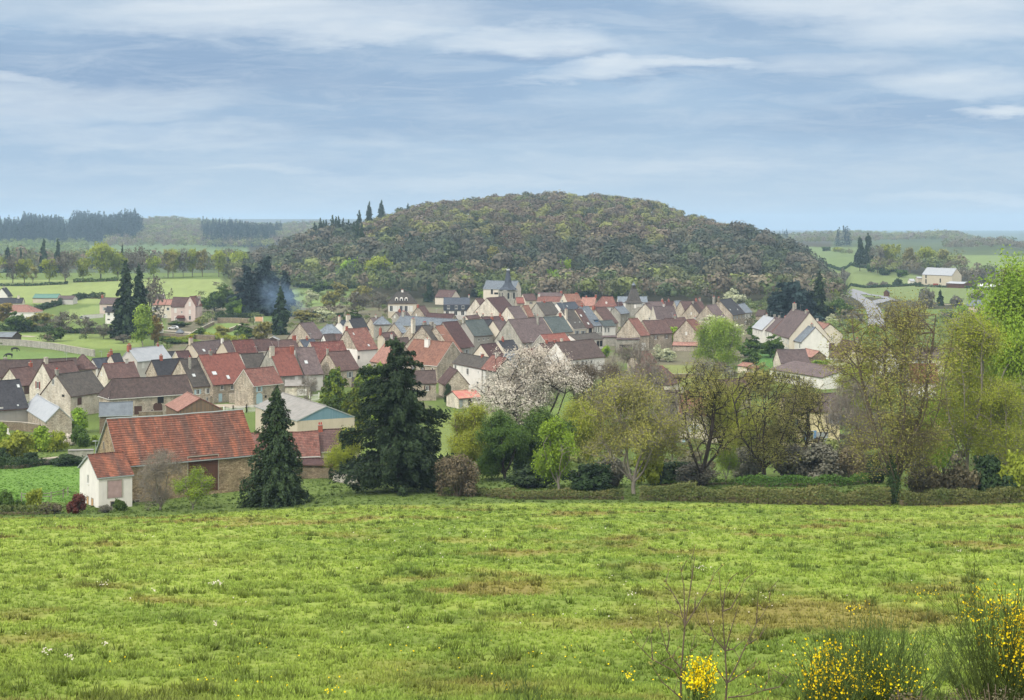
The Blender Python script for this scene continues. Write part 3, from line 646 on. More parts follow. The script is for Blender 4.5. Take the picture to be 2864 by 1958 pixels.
H = h('house', 385, 1012, 481, 975, 6.4, 'metal_grey', 'plaster_pale', 'tall house with silver grey metal roof and slate dormer storey', xr=359, trim='trim_grey', ch=[(.02, 1.1, 1.1, .7, 'brick'), (.85, .6, .5, .5, 'brick', 1)],
  win=[('F', 400, 1021, .9, 1.6, 'closed'), ('F', 420, 1030, .8, 1.2, 'plain')])
h('house', 441, 1051, 532, 1007, 4.6, 'tile_dark', 'stone', 'stone gable house with flat charcoal roof between silver roof and antenna mast', xr=423)
h('house', 539, 1083, 597, 1005, 4.4, 'tile_grey', 'stone', 'dark brown roofed stone house with tall thin chimney left of the big red roof', xr=502, ch=[(.28, .6, .5, .5, 'stone_grey', 1, -2.2)], sk=[(542, 1050, .8, .9)],
  win=[('F', 553, 1096, .9, 1.2, 'shut', 'door_blue'), ('F', 581, 1093, .8, 1.3, 'shut', 'shutter_white'), ('F', 580, 1116, .7, 1.0)])
h('house', 597, 1078, 708, 993, 4.6, 'tile_red', 'stone', 'house with the widest bright red ribbed roof and two skylights', xr=555, sk=[(599.5, 1044, 1.2, 1.1), (638, 1055, .8, 1.2)], cap='tile_red',
  win=[('F', 621, 1084, .9, 1.1, 'plain'), ('F', 649, 1083, .8, 1.1, 'plain'), ('F', 616, 1112, 1.0, 2.0, 'door', 'door_blue')])
H = h('stone_house', 710, 1081, 794, 1032, 5.2, 'tile_mottled', 'stone', 'stone gable house with mottled red roof and pale blue arched door', xr=681, trim='trim_white',
  win=[('F', 725, 1088, .9, 1.3, 'shut', 'door_blue'), ('F', 725, 1118, 1.9, 1.9, 'arch', 'door_blue'), ('F', 743, 1109, .5, .6, 'opening', 'dark_opening'), ('F', 770, 1092, 1.0, 1.2, 'door', 'boards_brown')])
h('house', 689, 1033, 753, 991, 5.0, 'tile_grey', 'plaster_pale', 'house with brown-grey roof squeezed between two red roofs', xr=672, trim='trim_white')
h('house', 783, 1053, 848, 974, 4.6, 'tile_red', 'stone_grey', 'red tiled house with a big stone chimney breast and a brick chimney', xr=750, trim='boards_dark', ch=[(.05, .6, 1.2, .7, 'stone_cream', 0, -1.6), (.93, .5, .9, .7, 'brick', 0, -1.4)],
  win=[('F', 829, 1058, 1.0, 1.3, 'closed')])
h('house', 851, 1049, 906, 973, 4.4, 'tile_mauve', 'plaster_pale', 'house with smooth dark grey roof and one skylight right of the brick chimney', xr=824, sk=[(856, 1013, .9, 1.1)], win=[('F', 866, 1056, .7, 1.1, 'closed')])
h('flat_annex', 796, 1080, 870, 1066, 2.6, 'fibro', 'stone_cream', 'low annex with pale flat sheet roof and white garage door', yaw=8, pitch=14, run=4.5, cat='annex', win=[('F', 845, 1098, 2.4, 1.9, 'door', 'trim_white')])
h('house', 557, 993, 642, 957, 4.6, 'tile_mauve', 'beige', 'mauve-brown roofed house with two skylights and chimney pots on its left gable', xr=532, sk=[(570, 980, .9, 1.0), (610, 979, .9, 1.0)], ch=[(.02, 1.2, 1.3, .7, 'beige', 2)])
h('outhouse', 500, 1004, 538, 983, 3.6, 'tile_darkred', 'beige', 'small dark red roofed outhouse left of the chimney pots', xr=490, trim='trim_white', cat='outhouse')
h('outhouse', 470, 1000, 498, 984, 3.6, 'tile_dark', 'beige', 'tiny charcoal roofed outhouse right of the silver roof', xr=462, cat='outhouse')
h('house', 640, 990, 664, 954, 4.8, 'tile_mauve', 'beige', 'narrow plum-grey roof with white chimney at its top left', xr=621, ch=[(.02, .9, .7, .5, 'white', 0)])
h('house', 663, 989, 722, 952, 4.8, 'tile_lichen', 'beige', 'house with bumpy patched red roof behind the big red roofs', xr=648)
h('house', 722, 984, 770, 950, 4.8, 'tile_brownred', 'beige', 'house with even pinkish brown roof, fourth in the rear left row', xr=707, trim='trim_white')
h('house', 770, 979, 838, 952, 4.8, 'tile_brownred', 'beige', 'house with rosy brown roof ending in a red brick chimney', xr=757, trim='trim_white', ch=[(.97, 1.3, 1.2, .7, 'brick', 0)])
h('house', 852, 973, 892, 951, 5.0, 'slate', 'beige', 'small slate roof between brick chimney and bright red lichen roof', xr=838)
h('house', 892, 1020, 986, 957, 5.0, 'tile_lichen', 'beige', 'house with vivid red lichen-spotted ribbed roof and white bargeboard', xr=866, trim='trim_white')
h('barn', 873, 950, 911, 903, 5.0, 'tile_mauve', 'stone', 'broad stone barn gable near the dark conifer with plum roof', xr=837.5, cat='barn')
h('house', 893, 935, 958, 906, 5.2, 'slate_light', 'white', 'white walled house under a hipped light slate roof with pale hips', yaw=14, hl=3.4, hr=3.4, trim='trim_white', win=[('F', 905, 948, .8, 1.4)])
h('house', 968, 924, 994, 897, 6.0, 'slate', 'white', 'slate house carrying red chimney pots', xr=948, ch=[(.05, 1.6, .8, .7, 'cream', 2)])
h('house', 992, 927, 1035, 891, 6.0, 'tile_dark', 'cream', 'house with large charcoal roof edged white on both verges', xr=973, trim='trim_white', ch=[(.02, 1.3, 1.5, .8, 'cream', 2)])
h('house', 912, 955, 943, 935, 5.0, 'tile_brown', 'white', 'small white walled house with dark brown roof below the hipped slate', xr=904)
h('house', 943, 954, 963, 934, 5.0, 'tile_brownred', 'beige', 'sliver of rosy roof left of the lichen stained tall house', xr=936)
h('tall_house', 1000, 980, 1058, 919, 7.6, 'tile_mottled', 'white', 'tall white walled house with steep brown lichen roof and stone gable', xr=968, wall2='stone', win=[('F', 1003, 1000, .5, .9, 'opening', 'dark_opening')], sk=[(989, 934, .4, .8), (1031, 966, .6, .8)], ch=[(.03, .8, .6, .5, 'brick', 0)])
H = h('stone_house', 947, 1038, 1008, 984, 4.6, 'tile_brownred', 'stone', 'stone house with pink-brown roof behind the golden cypresses', xr=916, win=[('F', 978.5, 1048, 1.0, 1.6, 'shut', 'shutter_grey')], ch=[(.0, .9, .5, .5, 'stone_grey', 1)])
h('lean_to', 874, 1046, 945, 1036, 3.2, 'fibro', 'stone', 'grey lean-to roof along the stone gable behind the cypresses', yaw=-8, pitch=16, run=2.4, cat='shed')
h('house', 1033, 1011, 1085, 962, 4.6, 'tile_salmon', 'stone', 'salmon roofed house left of the top of the big dark fir', y2=1019, L=9)
h('house', 1083, 973, 1150, 945, 5.0, 'tile_brown', 'beige', 'dark brown roofed house behind the tip of the dark fir', xr=1075, trim='trim_white')
h('house', 1112, 1014, 1222, 952, 4.8, 'tile_orange', 'stone', 'house with faded orange and mauve roof sloping left, right of the fir tip', y2=1024, ch=[(.45, .5, 1.6, .8, 'white', 1, -1.5)], trim='trim_white')
h('house', 1075, 945, 1112, 931, 5.0, 'tile_brownred', 'beige', 'low red-brown roof with a tall red chimney', xr=1064, ch=[(.0, 1.8, .8, .7, 'brick', 1)])
h('house', 1118, 1074, 1222, 1036, 4.4, 'tile_brown', 'stone', 'stone house half hidden behind the right side of the dark fir', yaw=10)
h('house', 985, 1092, 1100, 1056, 4.4, 'tile_grey', 'white', 'white walled house glimpsed through the middle of the dark fir', yaw=8)
# ---- parallel roofs in the middle
h('terraced_house', 1176, 953, 1217, 912, 5.0, 'tile_dark', 'stone', 'terraced house with near black roof, white verge and very tall left chimney', xr=1147, trim='trim_white', ch=[(.0, 2.6, 1.3, .9, 'stone_cream', 2, -1.4), (.98, .9, 1.5, .8, 'stone_grey', 4)])
h('terraced_house', 1240, 989, 1274, 911, 4.2, 'tile_grey', 'stone', 'terraced house with very long plain brown-grey slope', xr=1179, ch=[(.8, .9, 1.3, .8, 'stone_grey', 0)])
h('terraced_house', 1273, 991, 1297, 911, 4.0, 'tile_orange', 'stone', 'terraced house with pinkish orange patchy tiles on a long slope', xr=1216, ch=[(.0, .6, .6, .5, 'stone_grey', 0)])
h('terraced_house', 1286, 974, 1328, 901, 4.6, 'tile_darkred', 'stone_grey', 'terraced house with steep dark red stained roof and orange patch at the eave', xr=1238, win=[('F', 1305, 984, 1.0, 1.6, 'shut', 'shutter_grey')])
h('terraced_house', 1326, 941, 1381, 896, 5.4, 'slate_green', 'plaster_grey', 'terraced house with grey slate roof and plain grey rear wall', xr=1297, win=[('F', 1339, 950, .9, .9), ('F', 1352.5, 948, .7, .9), ('F', 1365, 946.5, .7, .9)], ch=[(.0, .9, .9, .9, 'stone_grey', 1)])
h('terraced_house', 1381, 936, 1413, 895, 5.4, 'tile_dark', 'white', 'terraced house with dark slate roof and white rear wall', xr=1347, win=[('F', 1388, 945, .8, 1.6), ('F', 1399, 944, 1.6, 1.7, 'closed')], ch=[(.9, .9, .9, .7, 'brick', 1)])
h('terraced_house', 1413, 950, 1447, 896, 4.0, 'tile_mauve', 'cream', 'terraced house with plain taupe roof and cream glazed lean-to', xr=1378, win=[('F', 1430, 957, 1.8, 1.6)], ch=[(.8, .9, .9, .7, 'brick', 1)])
h('barn', 1462, 959, 1558, 893, 4.0, 'tile_mauve', 'stone_grey', 'massive barn with the largest mauve-brown roof in the village middle', xr=1421, cat='barn', ch=[(.75, .9, .6, .6, 'stone_grey', 1, -2)])
h('house', 1548, 932, 1604, 887, 4.6, 'slate_green', 'beige', 'house with blue-grey slate roof flattening towards the eave', xr=1519, ch=[(.85, 1.3, .9, .7, 'brick', 0)])
h('house', 1370, 1000, 1413, 963, 4.6, 'tile_darkred', 'cream', 'half timbered cream gable house with very dark red roof', xr=1344, trim='boards_dark', ch=[(.55, -2.5, 1.0, .7, 'stone_grey', 0, -3)])
h('house', 1413, 985, 1456, 954, 4.8, 'tile_dark', 'cream', 'house with charcoal and red ribbed roof and white bargeboards', xr=1393, trim='trim_white')
h('house', 1264, 1015, 1344, 993, 6.8, 'tile_grey', 'white', 'long white house with olive grey roof turned towards the left', y2=1031, win=[('F', 1274, 1028, 1.2, 1.5), ('F', 1308, 1039, 1.3, 1.7), ('F', 1292, 1032, 1.2, 1.6, 'closed'), ('F', 1336, 1077, 1.2, 1.9), ('F', 1338, 1041, .5, .6)], ch=[(.75, .7, .7, .7, 'brick', 0)])
h('house', 1344, 1032, 1386, 997, 6.8, 'tile_mottled', 'stone_grey', 'grey stone house with red roof between the two white facades', y2=1039, win=[('F', 1355, 1040, 1.2, 1.9, 'closed'), ('F', 1355, 1060, 1.0, 1.9, 'closed'), ('F', 1371, 1094, 2.0, 2.1, 'door', 'door_brown'), ('F', 1353, 1090, 1.0, 1.6, 'closed')], ch=[(.35, .6, .8, .7, 'plaster_pale', 0)])
h('house', 1384, 1023, 1452, 990, 7.0, 'slate_light', 'white', 'white house with pale grey metal roof left of the blossom tree', y2=1035, trim='trim_white', win=[('F', 1393, 1034, .9, .9), ('F', 1420, 1040, .9, .9), ('F', 1395, 1055, 1.0, 2.0, 'closed'), ('F', 1404, 1056, 1.0, 2.0, 'closed'), ('F', 1419, 1055, 1.0, 1.2, 'opening', 'door_brown')])
h('stone_house', 1244, 1078, 1315, 1035, 3.4, 'tile_brownred', 'stone', 'small stone cottage whose plain gable faces us above the rusty shed', mode='G', yaw=14, L=10, cat='cottage')
h('shed', 1283, 1115, 1349, 1094, 2.5, 'rusty_sheet', 'stone_cream', 'little pink walled shed with rusty red sheet roof', xr=1264, pitch=24, cat='shed', win=[('F', 1289, 1129, .9, 1.7, 'door', 'shutter_grey'), ('F', 1314, 1127, .9, 1.2, 'arch', 'boards_dark')])
# ---- rear centre-left
H = h('manor_house', 1083, 849, 1166, 815, 7.2, 'tile_grey', 'beige', 'grey manor with hipped roof and three white arched dormers', yaw=3, hl=4.6, hr=4.6, cat='manor', win=[('F', x, 863, 1.4, 2.6, 'closed' if i in (1, 4) else 'shut', 'shutter_white') for i, x in enumerate((1094.5, 1107.5, 1122, 1136, 1150))], ch=[(.5, .8, 1.0, .7, 'white', 2)])
for x in (1109, 1122.5, 1136):      # dormers
    b = MB(); o = H.Mi @ Vector((0, 0, 0)); d = H.Mi.to_3x3() @ Vector(((x - CX) / F, 1, -(840 - YH) / F)); t = (H.yf + .9 - o.y) / d.y; p = o + d * t
    b.abox(p.x - .72, p.x + .72, p.y, p.y + 3, p.z - 1.5, p.z + .7, 0); b.cyl((p.x, p.y - .05, p.z + .7), (p.x, p.y + 2.6, p.z + .7), .7, .7, 12, 1); b.abox(p.x - .4, p.x + .4, p.y - .09, p.y - .05, p.z - 1.1, p.z + .8, 2)
    b.build('dormer', [MAT['white'], MAT['white'], MAT['glass']], H.root)
h('house', 1215, 831, 1262, 811, 4.0, 'tile_brownred', 'cream', 'cream cottage with rosy roof standing between the two dark village conifers', y2=833, win=[('F', 1243, 845, 1.2, 1.6, 'plain')])
H = h('house', 1240, 852, 1314, 832, 7.0, 'slate', 'plaster_pale', 'house with steep blue-black slate upper storey and three white dormer windows', yaw=2, pitch=30, ov=.1, ch=[(.97, 1.0, .8, .6, 'stone_grey')])
b = MB(); b.abox(H.xl - .12, H.xr + .12, H.yf - .45, H.yb + .3, H.z1 - 2.6, H.z1 - .02); b.build('slate_storey', MAT['slate'], H.root)
for x in (1254.5, 1276, 1295): window(H, 'F', x, 859, 1.2, 1.6, 'plain').location = (0, -.48, 0)
for x in (1251, 1274.5, 1294): window(H, 'F', x, 876, 1.5, 2.0, 'shut')
h('chapel', 1356, 873, 1378, 835, 5.0, 'tile_brownred', 'stone_cream', 'cream stone gable like a chapel with dark maroon roof and small arched window', xr=1329.6, cat='chapel', win=[('L', 1331, 880, 1.1, 1.2, 'arch', 'dark_opening'), ('F', 1367, 881, .8, 1.0, 'arch', 'dark_opening')])
h('barn', 1399, 877, 1446, 833, 4.6, 'tile_darkred', 'stone_cream', 'building with broad plain wine red roof just below the church tower', xr=1359, cat='hall')
h('stone_house', 1441, 892, 1477, 857, 4.8, 'tile_mauve', 'stone_cream', 'stone gable house with dark taupe roof in front of the wine red roof', xr=1417.5)
h('house', 1188, 883, 1207, 856, 5.0, 'tile_brownred', 'stone', 'small stone gable with brick chimney right of the manor', xr=1169, ch=[(.0, .8, .8, .7, 'brick', 0)])
h('long_house', 1102, 908, 1262, 882, 5.0, 'slate_light', 'stone', 'long building with pale blue-grey slate roof across the village middle', xr=1121, trim='trim_grey', ch=[(.05, 1.6, 1.3, .9, 'stone_grey', 3)])
h('house', 1188, 890, 1263, 875, 5.2, 'tile_darkred', 'stone', 'dark plum roof just behind the long pale slate roof', xr=1196)
h('turret_house', 1046, 908, 1095, 884, 6.0, 'slate_light', 'stone_grey', 'stout square turret with pointed pale slate roof', yaw=10, hl=3.3, hr=3.3, cat='tower')
h('house', 1124, 932, 1141, 903, 5.0, 'slate_light', 'stone', 'stone gable with bluish slate roof beside the very tall chimney', xr=1102)
h('stone_house', 1048, 909, 1078, 889, 5.0, 'tile_mauve', 'stone', 'small plain stone gable behind the pointed turret', xr=1036)
h('house', 1120, 888, 1150, 872, 5.0, 'tile_mauve', 'stone_grey', 'greyish roof with three red pots in front of the manor', xr=1095, ch=[(.35, .7, 1.2, .8, 'brick', 3)])
h('house', 1310, 893, 1345, 884, 5.0, 'tile_brownred', 'cream', 'low rosy roof below the cream chapel gable', xr=1300, ch=[(.9, .9, .8, .6, 'stone_grey')])
h('house', 1348, 897, 1408, 885, 5.0, 'tile_darkred', 'cream', 'dark red roof with several small chimneys behind the slate terrace', xr=1345, ch=[(.1, .9, .8, .6, 'stone_grey'), (.5, .9, .8, .6, 'cream'), (.9, .9, .8, .6, 'brick')])
# church: nave with light roof, square tower, flared spire
H = h('church', 1350, 808, 1440, 784, 9.5, 'slate_light', 'cream', 'village church nave with pale roof behind the slate spire', xr=1360, trim='trim_grey', cat='church', Y0=800, win=[('F', 1376, 815, 1.2, 3.0, 'opening', 'dark_opening'), ('F', 1391, 821, 3.6, 1.0, 'opening', 'dark_opening')])
Yt = 770; xt = lambda p: (p - CX) / F * Yt; zt = lambda p: -(p - YH) / F * Yt
ct = empty('church_tower', (xt(1421), Yt + 4, zt(880) - 3), R(24), 'square stone church tower with slender flared dark slate spire and cross', 'church tower')
zb = zt(880) - 3; hw = 4.0; hT = zt(811) - zb
b = MB(); b.abox(-hw, hw, -hw, hw, 0, hT); b.build('wall', MAT['stone_grey'], ct)
b = MB(); prof = [(hw + .8, 0), (hw - 1.0, 1.5), (hw - 2.2, 3.4), (.75, 10.2), (.6, 10.4)]
for (r0, z0), (r1, z1) in zip(prof[:-1], prof[1:]):
    for k in range(8):
        def pt(r, z, k):
            a = 2 * math.pi * (k + .5) / 8; q = 1 / max(abs(math.cos(a)), abs(math.sin(a))); sq = max(0, 1 - z / 3.6); f = q * sq + (1 - sq) * 1.04; return (r * f * math.cos(a), r * f * math.sin(a), hT + z)
        q = [pt(r0, z0, k), pt(r0, z0, k + 1), pt(r1, z1, k + 1), pt(r1, z1, k)]; s_ = 4 * k; b.poly(q, 0, [(s_, z0), (s_ + 2, z0), (s_ + 2, z1), (s_, z1)])
sp = b.build('spire', [MAT['slate']], ct)
b = MB(); b.cyl((0, 0, hT + 10.2), (0, 0, hT + 10.9), .95, .95, 8); b.cyl((0, 0, hT + 10.9), (0, 0, hT + 11.7), .6, .25, 8, 1); b.build('lantern', [MAT['lead'], MAT['slate']], sp)
b = MB(); b.abox(-.06, .06, -.06, .06, hT + 11.6, hT + 13.6); b.abox(-.45, .45, -.05, .05, hT + 12.6, hT + 12.75); b.build('cross', MAT['tyre'], sp)
for sx, ax in ((-1, 'x'), (1, 'x'), (-1, 'y'), (1, 'y')):
    for q in (-1.6, 1.6):
        b = MB(); z0, z1 = hT - 4.6, hT - 1.9
        if ax == 'y': b.abox(q - .5, q + .5, sx * hw - .05, sx * hw + .05, z0, z1); b.cyl((q, sx * hw - .05, z1), (q, sx * hw + .05, z1), .5, .5, 12)
        else: b.abox(sx * hw - .05, sx * hw + .05, q - .5, q + .5, z0, z1); b.cyl((sx * hw - .05, q, z1), (sx * hw + .05, q, z1), .5, .5, 12)
        b.build('louvre_window', MAT['dark_opening'], ct)
# ---- rear centre-right
h('house', 1470, 841, 1502, 822, 5.0, 'tile_brownred', 'cream', 'cream gable with brown roof immediately right of the church', xr=1461)
h('outhouse', 1446, 849, 1468, 832, 4.0, 'tile_red', 'stone', 'little orange-red roof touching the church tower foot', xr=1442, cat='outhouse')
h('house', 1506, 834, 1573, 818, 5.2, 'tile_mauve', 'cream', 'long low brown roof furthest back right of the church', xr=1504, ch=[(.98, .9, 1.2, .7, 'brick', 0)])
h('house', 1500, 844, 1578, 828, 4.6, 'tile_mottled', 'cream', 'long low reddish roof in front of the long brown one', xr=1505, trim='trim_white')
h('house', 1588, 848, 1630, 822, 4.8, 'tile_orange', 'cream', 'steep patchy red roof with brick chimney right of the long reddish roof', xr=1576, trim='trim_white', ch=[(.85, .6, 1.1, .7, 'brick', 0)])
h('house', 1622, 856, 1662, 831, 4.8, 'tile_salmon', 'stone', 'faded pink roof sloping towards the dark evergreens', xr=1628)
h('house', 1478, 887, 1495, 854, 4.6, 'tile_orange', 'stone', 'narrow orange-brown roof slope left of the little turret', xr=1462)
h('house', 1524, 881, 1568, 846, 5.2, 'tile_grey', 'stone_grey', 'grey stone house with dark mossy roof behind the little turret', xr=1500)
h('turret', 1506, 866, 1529, 843, 7.0, 'tile_mauve', 'plaster_grey', 'slim square turret with pyramid roof in the village centre', yaw=8, pitch=60, hl=2.0, hr=2.0, cat='tower', ov=.25)
h('house', 1572, 868, 1624, 847, 5.0, 'slate', 'white', 'dark bluish slate roof with glinting skylights in the rear centre', xr=1556, sk=[(1586, 856, .6, .8)])
h('house', 1602, 864, 1642, 846, 5.0, 'tile_orange', 'stone', 'patchy grey and pink roof in the rear centre', xr=1588)
h('house', 1605, 921, 1641, 867, 5.0, 'tile_grey', 'cream', 'first house of the steep centre terrace with near black green roof', xr=1567, trim='trim_white', ch=[(.0, .5, .9, .7, 'stone_cream', 1, -3)], win=[('F', 1614, 932, 1.2, 1.9, 'shut', 'shutter_grey'), ('F', 1631, 931, 1.3, 1.6, 'shut', 'shutter_grey')], sk=[(1608, 902, .4, .4), (1621, 901, .4, .4)])
h('house', 1641, 918, 1661, 865, 5.0, 'tile_brownred', 'cream', 'second house of the steep centre terrace with brown roof and two skylights', xr=1608, sk=[(1625, 883, .7, 1.1), (1645, 905, .7, 1.1)], win=[('F', 1651, 928, 1.5, 2.2, 'arch', 'dark_opening')])
H = h('house', 1661, 913, 1688, 858, 5.0, 'slate_light', 'plaster_grey', 'third house of the steep centre terrace with pale blue slate and blue dormer', xr=1619, sk=[(1635, 872, .5, .9)], win=[('F', 1667, 922, .8, 2.2, 'shut'), ('F', 1674, 922, .8, 2.2, 'shut'), ('F', 1682, 921, .8, 2.2, 'shut')])
b = MB(); o = H.Mi @ Vector((0, 0, 0)); d = H.Mi.to_3x3() @ Vector(((1669 - CX) / F, 1, -(903 - YH) / F)); t = (H.yf + 1.2 - o.y) / d.y; p = o + d * t
b.abox(p.x - 1.1, p.x + 1.1, p.y, p.y + 2.5, p.z - 1.6, p.z + 1.1, 0); b.abox(p.x - .9, p.x + .9, p.y - .05, p.y, p.z - .9, p.z + .8, 1); b.abox(p.x - 1.3, p.x + 1.3, p.y - .3, p.y + 3, p.z + 1.1, p.z + 1.25, 0); b.build('dormer', [MAT['slate'], MAT['shutter_blue']], H.root)
h('house', 1688, 914, 1724, 897, 4.6, 'slate_green', 'white', 'lower white house with grey-green roof ending the steep terrace', xr=1676, win=[('F', 1693, 923, .8, 2.0, 'shut'), ('F', 1702, 923, .9, 2.0, 'shut')])
h('house', 1697, 906, 1731, 860, 4.8, 'tile_brownred', 'stone', 'brown and red roof with stout brick chimney left of the pale slate wing', xr=1661, ch=[(.0, 1.0, 1.1, .9, 'brick', 0)])
h('house', 1737, 879, 1763, 858, 5.4, 'slate_light', 'stone_grey', 'grey stone wing with pale green-grey roof and aerial', xr=1706, win=[('F', 1743, 892, .7, 1.0), ('F', 1755, 890, .6, .8)])
H = h('house', 1667, 858, 1726, 829, 5.6, 'tile_mottled', 'plaster_pale', 'house with pinkish hipped roof and little white dormer left of the clock tower', yaw=3, hl=3.4, hr=1.6)
b = MB(); b.abox(H.Lr * .47, H.Lr * .47 + .8, H.yf + 1.0, H.yf + 3, H.E + .8, H.E + 2.2, 0); b.build('dormer', [MAT['white']], H.root)
h('house', 1722, 860, 1746, 845, 5.0, 'tile_darkred', 'cream', 'small dark red roof against the clock tower', xr=1716)
h('house', 1728, 846, 1812, 829, 6.5, 'slate_light', 'white', 'white house with pale slate roof behind the clock tower', yaw=2, Y0=760)
# clock tower (bell roof)
Yt = 700; hw = 3.5
tw = empty('clock_tower', (xt(1772.5) if False else (1772.5 - CX) / F * Yt, Yt, -(905 - YH) / F * Yt), R(8), 'grey clock tower with tapering shingled bell roof and open lantern', 'tower')
zb = -(905 - YH) / F * Yt; hT = -(847 - YH) / F * Yt - zb
b = MB(); b.abox(-hw + .2, hw - .2, -hw + .2, hw - .2, 0, hT); b.build('wall', MAT['stone_grey'], tw)
b = MB(); prof = [(hw + .3, 0), (hw - .6, 1.0), (1.15, 6.8)]
for (r0, z0), (r1, z1) in zip(prof[:-1], prof[1:]):
    for k in range(4):
        pt = lambda r, z, k: (r * [1, -1, -1, 1][k % 4], r * [-1, -1, 1, 1][k % 4], hT + z)
        b.poly([pt(r0, z0, k + 1), pt(r0, z0, k), pt(r1, z1, k), pt(r1, z1, k + 1)], 0, [(0, z0), (7, z0), (5, z1), (1, z1)])
rf = b.build('roof', [MAT['tile_grey']], tw)
b = MB()
for sx in (-1, 1):
    for sy in (-1, 1): b.abox(sx * .85 - .1, sx * .85 + .1, sy * .85 - .1, sy * .85 + .1, hT + 6.8, hT + 8.4, 0)
b.cyl((0, 0, hT + 6.8), (0, 0, hT + 8.3), .45, .45, 8, 0); b.cyl((0, 0, hT + 8.4), (0, 0, hT + 9.3), 1.15, .5, 10, 1); b.cyl((0, 0, hT + 9.3), (0, 0, hT + 9.9), .35, .12, 8, 1); b.cyl((0, 0, hT + 9.9), (0, 0, hT + 11.0), .05, .04, 5, 0)
b.build('lantern', [MAT['boards_dark'], MAT['slate_light']], rf)
b = MB(); b.abox(-.7, .5, -hw + .12, -hw + .2, hT - 2.4, hT - .6, 0); b.build('window', [MAT['white']], tw)
b = MB()
for k in range(6): b.abox(.9 + k * .36, 1.1 + k * .36, -hw + .14, -hw + .2, hT - 1.8, hT - .2)
b.build('louvre', MAT['trim_white'], tw)
# ---- right part of the village
h('stone_house', 1834, 882, 1848, 849, 5.2, 'tile_mauve', 'stone_cream', 'broad cream stone gable right of the clock tower', xr=1803, win=[('L', 1817, 891, 1.0, 1.1, 'plain')])
h('house', 1836, 893, 1896, 856, 4.6, 'tile_mauve', 'stone_cream', 'house with wide plain plum-grey roof right of the cream stone gable', xr=1826, trim='trim_white')
h('house', 1815, 862, 1856, 843, 5.0, 'tile_mauve', 'stone', 'taupe roof in the last row right of the clock tower', xr=1812, ch=[(.98, 1.0, .9, .7, 'brick', 1, 0, 'trim_white')])
h('house', 1864, 862, 1892, 843, 5.0, 'tile_darkred', 'stone', 'dark red roof in the last row', xr=1856, trim='tile_red')
h('house', 1894, 864, 1914, 841, 5.0, 'slate_light', 'stone', 'slim blue-grey slate roof in the last row', xr=1885)
h('house', 1915, 868, 1975, 842, 5.0, 'tile_brownred', 'stone', 'blotchy reddish brown roof ending the last row with several chimneys', xr=1902, ch=[(.75, .8, .9, .6, 'brick', 2), (.92, 1.0, .9, .6, 'stone_grey', 2)])
h('stone_house', 1960, 884, 1976, 849, 5.0, 'tile_brown', 'stone', 'stone gable half hidden by the next, below the last row chimneys', xr=1933)
h('stone_house', 2005, 893, 2034, 853, 4.6, 'tile_mauve', 'stone', 'stone barn gable with taupe roof left of the charcoal roof', xr=1975, cat='barn')
h('house', 2051, 882, 2085, 838, 5.0, 'tile_dark', 'stone', 'house with large charcoal roof and two white roof vents', xr=2006, sk=[(2042, 866, .6, .8), (2063, 866, .6, .8)], ch=[(.0, 1.2, 1.1, .9, 'stone_grey', 2, 2.2), (.0, .9, 1.2, .8, 'stone_dark', 2)])
h('house', 2085, 876, 2106, 850, 5.0, 'slate_light', 'white', 'light grey slate roof behind the charcoal roof', xr=2062)
h('outhouse', 2112, 883, 2136, 866, 4.0, 'tile_brown', 'stone', 'small brown roof in front of the dark cedar', xr=2119, y2=884, cat='outhouse')
h('stone_barn', 1792, 940, 1819, 891, 5.2, 'tile_mottled', 'stone', 'stone barn with very broad triangular gable and small red roof', xr=1757, cat='barn', win=[('L', 1742, 965, 5.5, 3.6, 'opening', 'boards_dark'), ('L', 1781, 974, 2.4, 3.0, 'door', 'trim_white'), ('F', 1800, 971, 2.2, 3.0, 'door', 'trim_white')], trim='boards_dark')
h('long_barn', 1819, 935, 1882, 896, 5.2, 'tile_brownred', 'stone', 'long rosy brown roof running right from the broad gabled barn', xr=1797, cat='barn')
h('lean_to', 1660, 943, 1730, 934, 3.4, 'tile_mauve', 'stone_grey', 'low wall with pale sheet canopy left of the broad gabled barn', yaw=8, pitch=12, run=1.8, cat='shed')
h('house', 1880, 926, 1938, 890, 4.8, 'tile_brownred', 'stone', 'red and mauve roof behind the right stone gable', xr=1858, trim='trim_brown')
h('stone_house', 1958, 941, 1983, 894, 5.0, 'tile_mottled', 'stone', 'stone gable house with rusty roof just left of the pale blossom and willow', xr=1919)
h('garden_shed', 1880, 966, 1951, 956, 2.0, 'tile_salmon', 'stone', 'long low garden building with pink tile roof', xr=1882, pitch=26, cat='shed')
h('stone_barn', 1590, 1008, 1694, 957, 4.6, 'tile_brown', 'white', 'wide dark brown roofed building with whitewashed front above the blossom tree', xr=1554, win=[('F', 1614, 1018, .8, 1.7), ('F', 1629, 1016, 1.1, 1.5), ('F', 1640, 1014, .7, 1.2), ('F', 1654, 1012, .7, 1.0)], cat='barn')
h('house', 1540, 999, 1580, 961, 4.4, 'tile_brownred', 'stone_cream', 'mossy maroon roof with cream verge left of the wide dark brown one', xr=1508, trim='trim_white')
h('house', 1478, 1001, 1540, 976, 4.4, 'tile_lichen', 'stone_cream', 'low bright red ribbed roof directly above the blossom tree', xr=1459, trim='trim_white', ch=[(.6, -.8, .8, .6, 'stone_grey', 0, -2.5)])
h('house', 1535, 969, 1603, 936, 4.6, 'tile_red', 'stone_grey', 'red ribbed roof with white patches and grey stone gable with white verge', xr=1511, trim='trim_white', ch=[(.35, -1.6, .9, .7, 'brick', 0, -2.6), (.62, -1.6, .8, .7, 'stone_cream', 0, -2.6)])
